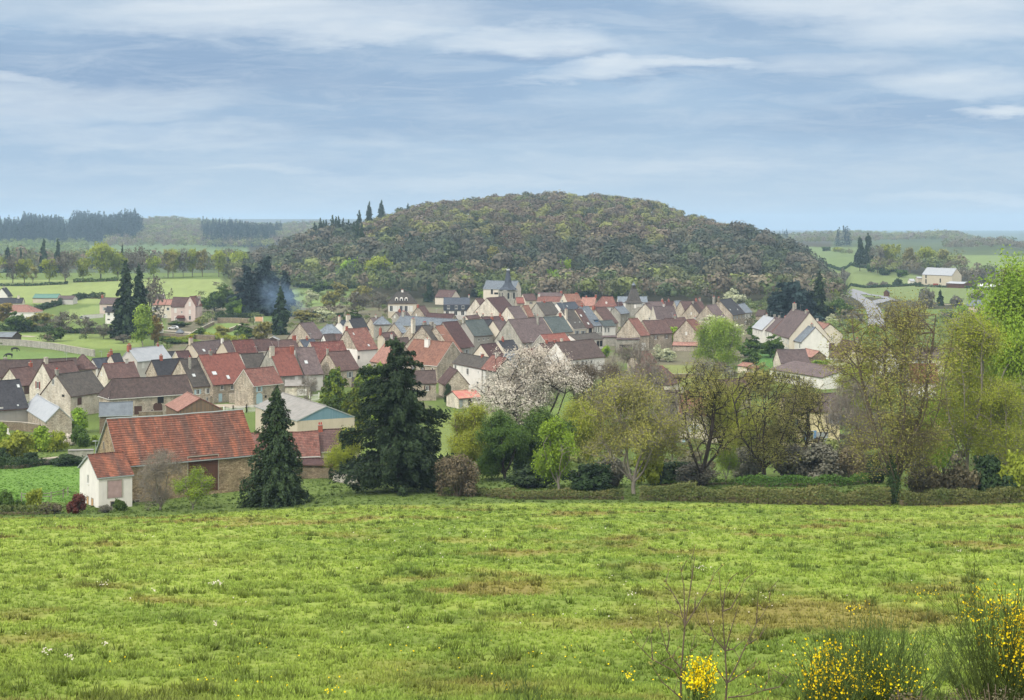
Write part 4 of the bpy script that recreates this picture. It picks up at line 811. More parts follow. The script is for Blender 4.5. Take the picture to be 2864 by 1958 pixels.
h('workshop', 1616, 954, 1690, 936, 3.6, 'tile_grey', 'white', 'low workshop with long dark grey roof and two black openings', xr=1592, pitch=28, cat='workshop', win=[('F', 1672, 962, 1.3, 2.0, 'opening', 'dark_opening'), ('F', 1681, 961, 1.5, 2.0, 'opening', 'dark_opening')])
h('flat_building', 1725, 949, 1790, 944, 4.4, 'tile_mauve', 'stone_grey', 'low timber fronted building at the foot of the broad stone gable', yaw=4, pitch=10, run=2, cat='shed', win=[('F', 1750, 975, 4.5, 2.8, 'opening', 'dark_opening')])
h('stone_shed', 1795, 1018, 1838, 985, 2.8, 'tile_mottled', 'stone', 'small stone shed with pinkish tile roof right of the grey bare trees', xr=1773, cat='shed')
h('stone_house', 1765, 1072, 1880, 1022, 3.6, 'tile_brownred', 'stone_cream', 'stone house with hipped mauve and red roof among the bare trees', yaw=-22, hr=4, cap='tile_red')
H = h('house', 1895, 1163, 2029, 1096, 5.4, 'tile_orange', 'cream', 'cream house with weathered orange roof seen through bare branches', y2=1168, trim='trim_white', ov=.4, win=[('F', 2000, 1198, 1.2, 1.8, 'shut', 'shutter_grey'), ('F', 1925, 1240, 1.2, 1.8, 'shut', 'door_blue'), ('F', 1940, 1198, 1.1, 1.5, 'shut', 'shutter_grey')])
h('house', 2012, 1105, 2104, 1062, 4.0, 'tile_brownred', 'stone', 'red-brown roof behind the weathered orange one', xr=1988)
h('house', 1845, 1130, 1925, 1092, 4.6, 'tile_brownred', 'cream', 'smaller brown roof attached left of the weathered orange one', yaw=-12)
H = h('house', 2195, 1152, 2352, 1100, 7.0, 'tile_mauve', 'yellow', 'pale yellow house with blue shutters behind the gnarled oaks', yaw=4, win=[('F', 2266, 1217, 1.3, 1.8, 'shut', 'shutter_blue'), ('F', 2335, 1170, 1.2, 1.8, 'shut', 'shutter_blue'), ('F', 2215, 1185, 1.2, 1.8, 'shut', 'shutter_blue'), ('F', 2300, 1225, 2.2, 2.2, 'door', 'shutter_grey')])
h('house', 2050, 1205, 2150, 1165, 5.5, 'tile_mauve', 'cream', 'cream house with blue shutters hidden behind the left gnarled oak', yaw=4, win=[('F', 2095, 1228, 1.3, 1.8, 'shut', 'shutter_blue')])
H = h('long_pavilion', 2150, 1032, 2300, 1019, 3.2, 'tile_mauve', 'white', 'long low modern building with dark grey roof and a strip of dark windows', y2=1056, pitch=13, cat='building', trim='boards_dark')
for k in range(6): put_window(H, 'F', 2.2 + k * 2.3, H.z1 - 1.25, 1.9, 1.5, 'plain')
h('house', 2102, 916, 2131, 888, 5.4, 'metal_grey', 'white', 'end house with very pale roof at the left of the right-hand white terrace', y2=924, L=8, run=4.6)
h('house', 2131, 922, 2156, 890, 5.4, 'tile_mauve', 'white', 'white terrace house with taupe roof and low chimneys', y2=928, run=4.8, ch=[(.0, .7, .9, .7, 'stone_grey', 0), (.5, .7, .6, .6, 'stone_grey', 0)], auto=('F', 4, 2, .9, 1.5, 'shut'))
h('house', 2156, 929, 2170, 901, 5.4, 'tile_mottled', 'white', 'white terrace house with rusty roof and brick chimney', y2=933, run=5, ch=[(.2, .8, .9, .8, 'brick', 1)], auto=('F', 2, 2, .9, 1.5, 'shut'))
H = h('tall_house', 2158, 932, 2205, 868, 6.4, 'tile_mauve', 'cream', 'tallest right-hand house with long steep rosy taupe roof and three stone chimneys', y2=946, run=7.2, pitch=50, auto=('F', 8, 2, .9, 1.5, 'shut'), ch=[(.15, 2.0, 1.6, 1.0, 'stone_grey', 2, 0), (.85, .5, 1.6, 1.0, 'stone_grey', 2)])
h('house', 2207, 950, 2240, 905, 5.6, 'slate_light', 'white', 'white lower house with pale slate roof and dark dormer', y2=958, run=5, ch=[(.7, .8, .9, .8, 'stone_grey', 2)], auto=('F', 3, 2, .9, 1.5, 'shut'))
h('house', 2285, 936, 2359, 905.5, 6.6, 'tile_salmon', 'cream', 'cream house with clean salmon roof and blank grey gable', mode='G', yaw=6.5, L=14.5, ov=.3, trim='tile_darkred',
  win=[('B', 2254, 939, .9, 1.5, 'shut', 'door_blue'), ('B', 2265, 941, .9, 1.5, 'shut', 'shutter_white'), ('B', 2278, 944, .9, 1.5, 'shut', 'door_blue'), ('B', 2254, 963, .9, 1.7, 'shut', 'door_blue'), ('B', 2265, 965, .9, 1.5, 'shut', 'shutter_white'), ('B', 2277, 967, .9, 1.7, 'shut', 'shutter_white'), ('L', 2326, 947, .5, 1.5, 'plain')])
h('house', 2224, 951, 2248, 926, 4.6, 'tile_brownred', 'cream', 'small brown roofed house wedged left of the salmon roofed house', y2=960, run=4, auto=('F', 2, 1, .9, 1.4, 'shut'))
h('cottage', 2184, 1017, 2266, 977, 3.4, 'tile_mauve', 'stone_cream', 'cream gabled cottage with taupe ribbed roof below the white terrace', xr=2172)
h('shed', 2270, 1000, 2314, 982, 2.8, 'tile_salmon', 'stone_dark', 'dark stone gabled shed with salmon roof', mode='G', yaw=12, L=11, cat='shed')
h('house', 2318, 996, 2360, 960, 4.2, 'tile_brownred', 'beige', 'beige house with rosy brown roof next to the dark stone shed', y2=1002, run=5)
h('shed', 2285, 975, 2330, 966, 3.0, 'tile_darkred', 'stone', 'dark mossy roof under the blank grey gable', yaw=-20, pitch=28, run=3.0, cat='shed')
h('house', 2548, 1071, 2628, 1017, 3.4, 'tile_red', 'cream', 'house with red tile roof showing through the tall bare tree', yaw=-6)
h('house', 2462, 1003, 2520, 972, 5.0, 'tile_mauve', 'white', 'white gable showing through the left branches of the tall bare tree', mode='G', yaw=2, L=9)
h('house', 2553, 1003, 2645, 972, 4.6, 'tile_mauve', 'cream', 'pale walled house above the red roof behind the tall bare tree', yaw=-3, win=[('F', 2572, 1010, 1.3, 1.8, 'shut', 'shutter_grey')])
h('cottage', 2365, 1130, 2440, 1100, 3.4, 'tile_mauve', 'cream', 'low house with grey-pink roof left of the tall bare tree trunk', yaw=-8)
h('lean_to', 2060, 1022, 2090, 1012, 2.2, 'tile_salmon', 'stone_cream', 'short pink tiled lean-to at the garden right of the willow', y2=1026, pitch=22, run=2.2, cat='shed')
h('lean_to', 2088, 1030, 2125, 1021, 1.8, 'tile_orange', 'stone', 'low orange tiled roof beside the pink lean-to', yaw=-5, pitch=16, run=1.8, cat='shed')
# ---- farms in the right distance
H = h('farm_barn', 2578, 768, 2662, 749, 7.6, 'metal_grey', 'beige', 'big beige farm barn with pale metal roof in the right distance', y2=771.3, ymin=700, cat='barn', win=[('F', 2590, 773, 1.2, 2.6, 'opening', 'dark_opening'), ('F', 2590, 787, 1.2, 3.2, 'opening', 'dark_opening'), ('F', 2630, 785, 1.2, 3.0, 'opening', 'dark_opening'), ('F', 2617, 797, 5, 2.0, 'opening', 'metal_red')])
h('farm_shed', 2645, 792, 2694, 784, 3.2, 'metal_grey', 'boards_brown', 'low brown shed with pale metal roof in front of the far farm barn', y2=794, pitch=14, ymin=650, cat='shed', run=5)
h('farm_shed', 2566, 778, 2580, 772, 4.6, 'metal_grey', 'beige', 'narrow beige lean-to on the left end of the far farm barn', yaw=0, pitch=18, ymin=700, cat='shed', run=3)
h('bus_shelter', 2470, 818, 2486, 811, 2.6, 'slate', 'boards_brown', 'tiny red-brown timber shelter with grey roof by the road junction', mode='G', yaw=-30, L=3, ymin=500, cat='shelter')
h('cottage', 2706, 856, 2757, 838, 3.6, 'slate_light', 'pink', 'small rosy stone cottage with light roof in the right middle distance', yaw=-10, hl=2, hr=2, ymin=450)
h('cabin', 2546, 786, 2560, 780, 2.4, 'metal_grey', 'white', 'tiny white cabin left of the far farm barn', yaw=0, pitch=20, ymin=650, cat='cabin')
# ---- houses on the far left
h('long_shed', 90, 834, 160, 822, 2.6, 'metal_green', 'beige', 'long low shed with green sheet roof by the meadow', yaw=0, pitch=24, cat='shed')
h('shed', 161, 836, 204, 827, 3.0, 'tile_mauve', 'plaster_pale', 'grey-brown roofed shed continuing the green roofed one', yaw=-3, pitch=22, cat='shed')
h('house', -14, 830, 23, 806, 4.5, 'tile_dark', 'white', 'white gable with dark roof at the far left edge of the meadow', mode='G', yaw=3, L=9)
h('house', -10, 848, 62, 833, 4.0, 'tile_dark', 'cream', 'low dark roofed house with pale chimney at the far left', yaw=2, ch=[(.8, 1.2, 1.0, .7, 'cream', 0)])
h('bungalow', -40, 873, 98, 852, 3.4, 'tile_salmon', 'white', 'white bungalow with salmon hipped roof at far left', yaw=-4, hl=4, hr=6, pitch=32, trim='trim_white')
h('house', 277, 850, 332, 832, 5.0, 'tile_mauve', 'pink', 'pinkish house with mauve roof left of the tall dark conifers', yaw=-8, win=[('F', 294, 864, 1.1, 1.6, 'shut', 'shutter_grey')])
h('house', 293, 873, 340, 857, 5.2, 'tile_dark', 'white', 'whitewashed house with dark roof at the foot of the tall dark conifers', yaw=-6, win=[('F', 304, 878, 1.2, 1.4), ('F', 304, 894, 1.0, .5, 'opening', 'dark_opening')])
h('house', 424, 853, 482, 837, 6.2, 'tile_salmon', 'cream', 'cream terrace with pink-red roof left of the villa', yaw=-2, win=[('F', 432, 863, 1.1, 1.5, 'shut', 'shutter_grey'), ('F', 442, 863, 1.1, 1.5, 'shut', 'shutter_grey'), ('F', 470, 864, 1.3, 1.4), ('F', 462, 886, 1.8, 2.0, 'closed')])
h('house', 430, 838, 458, 823, 4.5, 'tile_mauve', 'plaster_pale', 'small grey-brown roof behind the cream terrace', yaw=0, ch=[(.85, .8, .6, .6, 'white', 0)])
H = h('villa', 477, 858, 552, 831, 6.6, 'tile_brownred', 'pink', 'three-storey pink villa with brown roof, red gable wing and red porch hood', yaw=-3, cat='villa', win=[('F', 491, 868, 1.0, 2.0, 'closed'), ('F', 508.5, 873, .7, 1.0), ('F', 491, 890, 1.0, 1.8, 'closed'), ('F', 499, 898, .8, 1.6, 'door', 'trim_white')], ch=[(.98, .6, 1.2, .8, 'stone_grey', 2)])
H2 = h('villa_wing', 514, 857, 548, 829, 6.8, 'tile_mottled', 'pink', None, mode='G', yaw=-10, L=8, cat=None, ymin=192, win=[('L', 531, 850, 1.0, 1.8, 'closed'), ('L', 531, 872, 1.0, 1.8, 'closed'), ('L', 531, 889, 1.1, 2.0, 'plain'), ('L', 531, 908, .9, 1.0, 'closed')])
H2.root.parent = H.root; H2.root.matrix_parent_inverse = Matrix.Translation(H.root.location) @ Matrix.Rotation(H.root.rotation_euler.z, 4, 'Z'); H2.root.matrix_parent_inverse.invert()
b = MB(); o, ax, nn, w_ = face(H, 'F'); p0 = Vector((H.Lr * .38, H.yf, H.z1 - 5.2)); b.poly([p0 + Vector((-2.2, -1.8, 0)), p0 + Vector((2.2, -1.8, 0)), p0 + Vector((1.5, 0, 1.1)), p0 + Vector((-1.5, 0, 1.1))]); b.poly([p0 + Vector((-2.2, -1.8, 0)), p0 + Vector((-1.5, 0, 1.1)), p0 + Vector((-2.2, 0, 0))]); b.poly([p0 + Vector((2.2, -1.8, 0)), p0 + Vector((2.2, 0, 0)), p0 + Vector((1.5, 0, 1.1))]); b.poly([p0 + Vector((-2.2, -1.8, -.12)), p0 + Vector((2.2, -1.8, -.12)), p0 + Vector((2.2, 0, -.12)), p0 + Vector((-2.2, 0, -.12))])
for sx in (-2, 2): b.abox(p0.x + sx - .1, p0.x + sx + .1, p0.y - 1.75, p0.y - 1.55, p0.z - 3.2, p0.z - .1)
b.build('porch', MAT['tile_red'], H.root)
h('outhouse', 566, 880, 592, 871, 2.8, 'tile_mauve', 'stone', 'small stone outhouse on the right of the pink villa', yaw=3, pitch=26, cat='outhouse')
h('gazebo', 490, 931, 514, 920, 1.8, 'metal_dark', 'boards_dark', 'little garden gazebo with grey pyramid roof below the villa', yaw=8, hl=1.5, hr=1.5, pitch=40, cat='gazebo')
h('open_shed', -60, 942, 33, 927, 2.8, 'metal_dark', 'boards_dark', 'grey roofed open shed at the left edge by the paddock wall', yaw=-8, pitch=22, run=4, cat='shed')
h('canopy', 744, 950, 780, 941, 2.4, 'metal_dark', 'boards_dark', 'small pale gabled frame roof behind the rear left row', mode='G', yaw=0, L=3, cat='shed', trim='trim_white')
h('red_hut', 418, 893, 432, 884, 2.4, 'tile_red', 'brick', 'tiny orange-red hut behind the pale green poplar', yaw=-5, pitch=30, cat='hut', run=1.6)
# ------------------------------------------------------------------ vegetation
def leafmat(name, ca, cb, k=0.72, trans=0.25, rough=0.7):
    m = bpy.data.materials.new(name); m.use_nodes = True; g = G(m.node_tree)
    at = g.n('Attribute', attribute_name='rnd').outputs['Fac']; oi = g.n('ObjectInfo')
    c = g.mix(at, lin(ca, k), lin(cb, k))
    hv = g.n('HueSaturation', i={'Color': c, 'Value': g.math('MULTIPLY_ADD', oi.outputs['Random'], 0.3, 0.85), 'Hue': g.math('MULTIPLY_ADD', oi.outputs['Random'], 0.016, 0.494)})
    bs = g.n('BsdfPrincipled', i={'Roughness': rough, 'Specular IOR Level': 0.15, 'Base Color': hv.outputs[0]})
    if trans:
        tr = g.n('BsdfTranslucent', i={'Color': hv.outputs[0]}); mx = g.n('MixShader', i={0: trans, 1: bs.outputs[0], 2: tr.outputs[0]}); g.n('OutputMaterial', i={'Surface': mx.outputs[0]})
    else: g.n('OutputMaterial', i={'Surface': bs.outputs[0]})
    MAT[name] = m
leafmat('leaf_spring', (180, 190, 66), (140, 152, 54)); leafmat('leaf_olive', (176, 172, 88), (126, 122, 70)); leafmat('leaf_bright', (166, 192, 62), (126, 158, 52))
leafmat('leaf_green', (102, 126, 52), (66, 90, 38)); leafmat('leaf_dark', (74, 96, 54), (50, 70, 42)); leafmat('twig', (150, 140, 120), (116, 108, 92), trans=0)
leafmat('twig_grey', (136, 134, 116), (104, 102, 90), trans=0); leafmat('twig_brown', (138, 126, 98), (108, 98, 76), trans=0)
leafmat('needle_dark', (68, 90, 54), (42, 58, 38), trans=0.08); leafmat('needle_blue', (52, 72, 68), (36, 54, 54), trans=0.08); leafmat('needle_green', (74, 92, 56), (52, 68, 44), trans=0.08)
leafmat('needle_gold', (150, 160, 44), (60, 92, 40), trans=0.15); leafmat('blossom', (240, 234, 220), (214, 202, 184), k=0.80, trans=0.2); leafmat('blossom_cream', (220, 222, 190), (190, 196, 150), k=.72)
leafmat('leaf_willow', (160, 180, 70), (130, 156, 58)); leafmat('leaf_orange', (176, 150, 74), (140, 130, 66)); leafmat('leaf_red', (136, 78, 62), (96, 58, 50)); leafmat('hedge_leaf', (136, 132, 82), (88, 106, 54)); leafmat('hedge_green', (104, 136, 56), (76, 108, 44)); leafmat('bramble', (122, 110, 86), (88, 84, 62), trans=0)
leafmat('broom_stem', (104, 124, 62), (78, 96, 52), trans=0); leafmat('broom_flower', (250, 226, 24), (240, 206, 20), k=.85, trans=0.15); leafmat('ivy', (70, 96, 50), (48, 70, 38))
def bark(name, c):
    def fn(g, bs):
        tc = g.n('TexCoord').outputs['Object']; n = g.noise(g.mapv(tc, (3, 3, .6)), 2.5, 4)
        g.link(g.mix(n, lin(c, .5), lin(c, .9)), bs.inputs['Base Color'])
    newmat(name, fn, .95, .1)
bark('bark', (112, 100, 86)); bark('bark_grey', (148, 140, 128)); bark('bark_dark', (70, 62, 56))

def quads(C, N, S, rg, asp=1.0, elong=None):
    """leaf-sized faces at C facing N with half-size S; elong: long-axis direction"""
    n = len(C); N = N / (np.linalg.norm(N, axis=1, keepdims=True) + 1e-9)
    T = rg.normal(size=(n, 3)) if elong is None else elong + rg.normal(size=(n, 3)) * .15
    T = T - N * np.sum(T * N, 1, keepdims=True); T /= np.linalg.norm(T, axis=1, keepdims=True) + 1e-9
    B = np.cross(N, T); S = np.asarray(S).reshape(-1, 1) * np.ones((n, 1)); a = T * S * asp; b = B * S
    j = lambda: 1 + rg.uniform(-.35, .35, (n, 1))
    V = np.stack([C - a * j(), C - b * j(), C + a * j(), C + b * j()], 1).reshape(-1, 3)
    return V, np.arange(4 * n).reshape(-1, 4)
def tubes(P0, P1, R0, R1, k=4):
    n = len(P0); D = P1 - P0; D = D / (np.linalg.norm(D, axis=1, keepdims=True) + 1e-9)
    A = np.cross(D, np.where(np.abs(D[:, 2:3]) < .9, [[0, 0, 1.0]], [[1.0, 0, 0]])); A /= np.linalg.norm(A, axis=1, keepdims=True) + 1e-9
    B = np.cross(D, A); V = np.empty((n, 2, k, 3))
    for i in range(k):
        t = 2 * math.pi * i / k; d = A * math.cos(t) + B * math.sin(t)
        V[:, 0, i] = P0 + d * np.reshape(R0, (-1, 1)); V[:, 1, i] = P1 + d * np.reshape(R1, (-1, 1))
    base = (np.arange(n) * 2 * k)[:, None]; fs = []
    for i in range(k):
        j = (i + 1) % k; fs.append(np.stack([base[:, 0] + i, base[:, 0] + j, base[:, 0] + k + j, base[:, 0] + k + i], 1))
    return V.reshape(-1, 3), np.concatenate(fs)
def lobe_points(rg, n, H, W, th, shape, nl=14):
    """points for twig ends: lobes spread over the crown, ragged outline"""
    out = []
    for k in range(nl):
        for _ in range(50):
            t = rg.uniform(0, 1); a = rg.uniform(0, 2 * math.pi)
            pr = {'round': math.sqrt(max(0, 1 - (2 * t - 1) ** 2)) * .92 + .08, 'vase': .25 + .75 * math.sin(min(1, t * 1.25) * math.pi / 2) if t < .8 else 1.0 - (t - .8) * 2.6, 'tall': .55 + .45 * math.sin(t * math.pi) - .25 * t, 'wide': math.sqrt(max(0, 1 - t ** 2)) , 'cone': 1.02 - t}[shape]
            rr = math.sqrt(rg.uniform(.05, 1)) * .78
            c = np.array([math.cos(a) * rr * pr * W / 2, math.sin(a) * rr * pr * W / 2, th + (H - th) * (.08 + .84 * t)])
            break
        m = max(2, int(n / nl * rg.uniform(.6, 1.4))); d = rg.normal(size=(m, 3)); d /= np.linalg.norm(d, axis=1, keepdims=True)
        s = np.array([W * .19, W * .19, min((H - th) * .16, W * .2)]) * rg.uniform(.7, 1.3); out.append(c + d * s * rg.uniform(.45, 1.0, (m, 1)))
    P = np.concatenate(out); P = P[(P[:, 2] > th * .6) & (P[:, 2] < H)]
    return P
def grow(rg, A, th, H, W=10, limbs=0, lz=(.6, .92), lr=.62, forks=1, wander=.12, r0=None, lean=0.0, tip=.018):
    """joins every twig end to the nearest wood, so limbs fork and taper"""
    nodes = [np.array([0, 0, 0.0])]; par = [-1]; nn = max(3, int(th / (H * .06)))
    dirs = [rg.normal(0, .18, 2) for _ in range(forks)]
    for i in range(1, nn + 1): nodes.append(np.array([lean * th * i / nn + rg.normal(0, H * .004), rg.normal(0, H * .004), th * i / nn])); par.append(i - 1)
    path = [0.0]
    for i in range(1, len(nodes)): path.append(path[-1] + np.linalg.norm(nodes[i] - nodes[i - 1]) * .5)
    for q_ in range(limbs):
        az = 6.283 * (q_ + rg.uniform(-.3, .3)) / limbs; rr_ = W / 2 * lr * rg.uniform(.25 if q_ % 3 == 0 else .7, 1.15); s0 = int(nn * rg.uniform(.72, 1)); p0 = nodes[s0]; e_ = np.array([math.cos(az) * rr_, math.sin(az) * rr_, H * rg.uniform(*lz)]); m_ = 9; last = s0; bow = np.array([math.cos(az), math.sin(az), -.25]) * rr_ * .18; jj = rg.normal(0, H * .012, 3)
        for k_ in range(1, m_ + 1):
            t_ = k_ / m_; nodes.append(p0 + (e_ - p0) * t_ + bow * math.sin(math.pi * t_) + jj * math.sin(3 * math.pi * t_)); par.append(last); path.append(path[last] + np.linalg.norm(nodes[-1] - nodes[last]) * .45); last = len(nodes) - 1
    A = A[np.argsort(np.linalg.norm(A - nodes[-1], axis=1) + rg.uniform(0, H * .05, len(A)))]
    step = H * .055; tips = []
    for a in A:
        NP = np.array(nodes); d = np.linalg.norm(NP - a, axis=1); pen = np.array(path) * .38 + np.where(NP[:, 2] > a[2] + H * .02, H * .12, 0) + np.where(np.arange(len(NP)) < nn * .55, H, 0)
        k = int(np.argmin(d + pen)); m = max(1, int(d[k] / step)); p0 = nodes[k]; off = rg.normal(0, wander * d[k] * .35, 3); last = k
        for q in range(1, m + 1):
            t = q / m; p = p0 + (a - p0) * t + off * math.sin(math.pi * t) + np.array([0, 0, .10 * d[k] * math.sin(math.pi * t)])
            nodes.append(p); par.append(last); path.append(path[last] + np.linalg.norm(p - nodes[last])); last = len(nodes) - 1
        tips.append(last)
    NP = np.array(nodes); par = np.array(par); w = np.zeros(len(NP))
    for t in tips: w[t] += 1
    w += .01
    for i in range(len(NP) - 1, 0, -1): w[par[i]] += w[i]
    r0 = r0 or H * .022; rad = tip + (r0 - tip) * (w / w[0]) ** .5; rad[:nn + 1] = np.maximum(rad[:nn + 1], r0 * (1 - .3 * np.arange(nn + 1) / nn))
    i = np.arange(1, len(NP)); return NP, par, rad, (NP[par[i]], NP[i], np.minimum(rad[par[i]], rad[i] * 1.6), rad[i]), np.array(tips)
TPL = {}
def tree_template(key, seed, H, W, th, shape, ntips, leaves, lsize, leaf, barkm, twigs=5, tlen=.09, nl=14, r0=None, spread=.06, lean=0, ivy=0, leaf2=None, limb_tip=.02, droop=0, limbs=0, lz=(.6, .92), lr=.62):
    rg = np.random.default_rng(seed); A = lobe_points(rg, ntips, H, W, th, shape, nl)
    NP, par, rad, seg, tips = grow(rg, A, th, H, W, limbs, lz, lr, r0=r0, lean=lean, tip=limb_tip)
    V1, F1 = tubes(*seg, k=5)
    TP = NP[tips]; D = TP - NP[par[tips]]; D /= np.linalg.norm(D, axis=1, keepdims=True) + 1e-9
    V, Fq = [V1], [F1]; n0 = len(V1)
    if twigs:
        S = np.repeat(TP, twigs, 0); d = np.repeat(D, twigs, 0) + rg.normal(0, .7, (len(S), 3)); d /= np.linalg.norm(d, axis=1, keepdims=True); d[:, 2] -= droop
        E = S + d * H * tlen * rg.uniform(.5, 1.2, (len(S), 1)); Vt, Ft = tubes(S, E, np.full(len(S), limb_tip * .8), np.full(len(S), limb_tip * .3), k=3); V.append(Vt); Fq.append(Ft + n0)
    else: E = TP; S = TP
    tm = np_mesh(key + '_wood', np.concatenate(V), np.concatenate(Fq))
    cm = None
    if leaves:
        base = np.concatenate([S + (E - S) * rg.uniform(.2, 1, (len(S), 1)) for _ in range(max(1, int(leaves / max(1, len(S)))))]); sel = base
        C = sel + rg.normal(0, H * spread * .45, sel.shape); C[:, 2] -= np.abs(rg.normal(0, droop * H * .05, len(C))) if droop else 0
        cen = np.array([0, 0, th + (H - th) * .5]); N = (C - cen) / np.array([W, W, H - th]) * 2 + rg.normal(0, .75, C.shape) + [0, 0, .35]
        Vq, Fl = quads(C, N, lsize * rg.uniform(.55, 1.35, len(C)), rg, asp=1.3)
        cl = vnoise(C[:, 0] * 2.2 / W * 3, C[:, 2] * 3 / W * 2.2, seed) * .6 + rg.uniform(0, .4, len(C))
        cm = np_mesh(key + '_leaves', Vq, Fl, attrs={'rnd': ('FACE', 'FLOAT', cl)}); cm.materials.append(MAT[leaf])
    tm.materials.append(MAT[barkm]); im = None
    if ivy:
        zz = rg.uniform(.3, ivy, 2600); aa = rg.uniform(0, 2 * math.pi, 2600); rr = (r0 or H * .022) * 1.2 + rg.uniform(0, .45, 2600); C = np.stack([np.cos(aa) * rr + lean * zz, np.sin(aa) * rr, zz], 1)
        Vq, Fl = quads(C, np.stack([np.cos(aa), np.sin(aa), aa * 0 + .4], 1), .09, rg); im = np_mesh(key + '_ivy', Vq, Fl, attrs={'rnd': ('FACE', 'FLOAT', rg.uniform(0, 1, 2600))}); im.materials.append(MAT['ivy'])
    TPL[key] = (H, W, tm, cm, im)
def conifer_template(key, seed, H, W, leaf, ncl, size, base=.04, droop=.35, power=.85, barkm='bark_dark', ragged=.25, layers=26, per=9, dense=1.0, top=.0, vs=.05):
    rg = np.random.default_rng(seed); P0, P1, R0, C, Dn = [], [], [], [], []
    P0.append([0, 0, 0]); P1.append([0, 0, H * .98]); R0.append(H * .016)
    sides = rg.uniform(.68, 1.15, 12)
    for i in range(layers):
        t = i / (layers - 1); z = H * (base + (1 - base) * min(1, max(0, t + rg.uniform(-.5, .5) / layers)) * .98); L = W / 2 * ((1 - t) ** power * (1 - top) + .03 + top * (1 - t))
        for k in range(max(4, int(per * (1 - t * .5)))):
            z = H * (base + (1 - base) * min(.99, max(0, t + rg.uniform(-.6, .6) / layers)))
            a = rg.uniform(0, 2 * math.pi); l = L * rg.uniform(1 - ragged * 1.6, 1 + ragged * .6) * sides[int(a / 2 / math.pi * 12) % 12]; d = np.array([math.cos(a), math.sin(a), 0])
            e = np.array([0, 0, z]) + d * l + [0, 0, -l * droop + rg.normal(0, H * .01)]; s = np.array([0, 0, z + l * .12])
            P0.append(s); P1.append(e); R0.append(max(.03, H * .003)); m = max(3, int(ncl * l / (W / 2) / (layers * per) * 2.4))
            u = rg.uniform(.12, 1.04, m) ** .7; pts = s + (e - s) * u[:, None]; side = np.cross(d, [0, 0, 1]); wdt = l * .30 * (1.1 - u)
            pts = pts + side * (rg.uniform(-1, 1, m) * wdt)[:, None] + [0, 0, 0]; pts[:, 2] += rg.normal(-size * .8, max(size * 1.4, l * vs), m); C.append(pts); Dn.append(np.tile(d + [0, 0, -.45], (m, 1)))
    C = np.concatenate(C); Dn = np.concatenate(Dn); N = Dn * .5 + rg.normal(0, .55, C.shape) + [0, 0, .7]
    Vq, Fl = quads(C, N, size * rg.uniform(.5, 1.3, len(C)), rg, asp=1.9, elong=Dn)
    V1, F1 = tubes(np.array(P0, float), np.array(P1, float), np.array(R0), np.array(R0) * .25, k=5)
    cm = np_mesh(key + '_needles', Vq, Fl, attrs={'rnd': ('FACE', 'FLOAT', np.clip(rg.uniform(0, 1, len(C)) * .6 + vnoise(C[:, 0] / W * 9, C[:, 2] / W * 9, seed) * .5, 0, 1))}); cm.materials.append(MAT[leaf])
    tm = np_mesh(key + '_wood', V1, F1); tm.materials.append(MAT[barkm]); TPL[key] = (H, W, tm, cm, None)
def bush_template(key, seed, H, W, leaf, n, size, nl=18, stems=7, barkm='bark', fill=.45):
    rg = np.random.default_rng(seed); C, N = [], []
    for k in range(nl):
        a = rg.uniform(0, 2 * math.pi); rr = rg.uniform(0, .72) * W / 2; r = np.array([W * rg.uniform(.11, .22), W * rg.uniform(.11, .22), H * rg.uniform(.14, .28)])
        c = np.array([math.cos(a) * rr, math.sin(a) * rr, r[2] * .9 + (H - 1.9 * r[2]) * rg.uniform(0, 1) * (1 - .5 * (rr / W * 2) ** 2)]); m = int(n / nl); d = rg.normal(size=(m, 3)); d /= np.linalg.norm(d, axis=1, keepdims=True)
        C.append(c + d * r * (rg.uniform(fill, 1.08, (m, 1)) + (rg.uniform(0, 1, (m, 1)) > .9) * .25)); N.append(d + rg.normal(0, .6, (m, 3)) + [0, 0, .3])
    C = np.concatenate(C); N = np.concatenate(N); k = C[:, 2] > .02; C, N = C[k], N[k]
    Vq, Fl = quads(C, N, size * rg.uniform(.5, 1.3, len(C)), rg, asp=1.3)
    cm = np_mesh(key + '_leaves', Vq, Fl, attrs={'rnd': ('FACE', 'FLOAT', np.clip(rg.uniform(0, .5, len(C)) + vnoise(C[:, 0] / W * 6, C[:, 2] / W * 6, seed) * .6, 0, 1))}); cm.materials.append(MAT[leaf])
    a = rg.uniform(0, 6.28, stems); e = np.stack([np.cos(a) * W * .3, np.sin(a) * W * .3, rg.uniform(.5, .9, stems) * H], 1); V1, F1 = tubes(e * [.12, .12, 0], e, np.full(stems, H * .02), np.full(stems, H * .005))
    tm = np_mesh(key + '_wood', V1, F1); tm.materials.append(MAT[barkm]); TPL[key] = (H, W, tm, cm, None)
rt = random.Random(11)
def plant(key, px, pyb, pyt, wpx, label, name='tree', cat='tree', group=None, ymin=196, Y=None, rz=None, crown='crown'):
    H, W, tm, cm, im = TPL[key]
    if Y is None: p = ground_pt(px, pyb, ymin)
    else: X = (px - CX) / F * Y; p = Vector((X, Y, gz(X, Y)))
    ztop = -(pyt - YH) / F * p.y; hh = max(.4, ztop - p.z); ww = max(.3, wpx / F * p.y)
    o = empty(name, (p.x, p.y, p.z - .05), rt.uniform(0, 6.28) if rz is None else rz, label, cat, group); s = (ww / W, ww / W, hh / H)
    t = bpy.data.objects.new('trunk' if cat not in ('bush', 'shrub') else 'stem', tm); col_link(t); t.parent = o; t.scale = s
    if cm is not None: c = bpy.data.objects.new(crown if cat not in ('bush', 'shrub') else 'foliage', cm); col_link(c); c.parent = o; c.scale = s
    if im is not None: c = bpy.data.objects.new('ivy', im); col_link(c); c.parent = o; c.scale = s
    return o
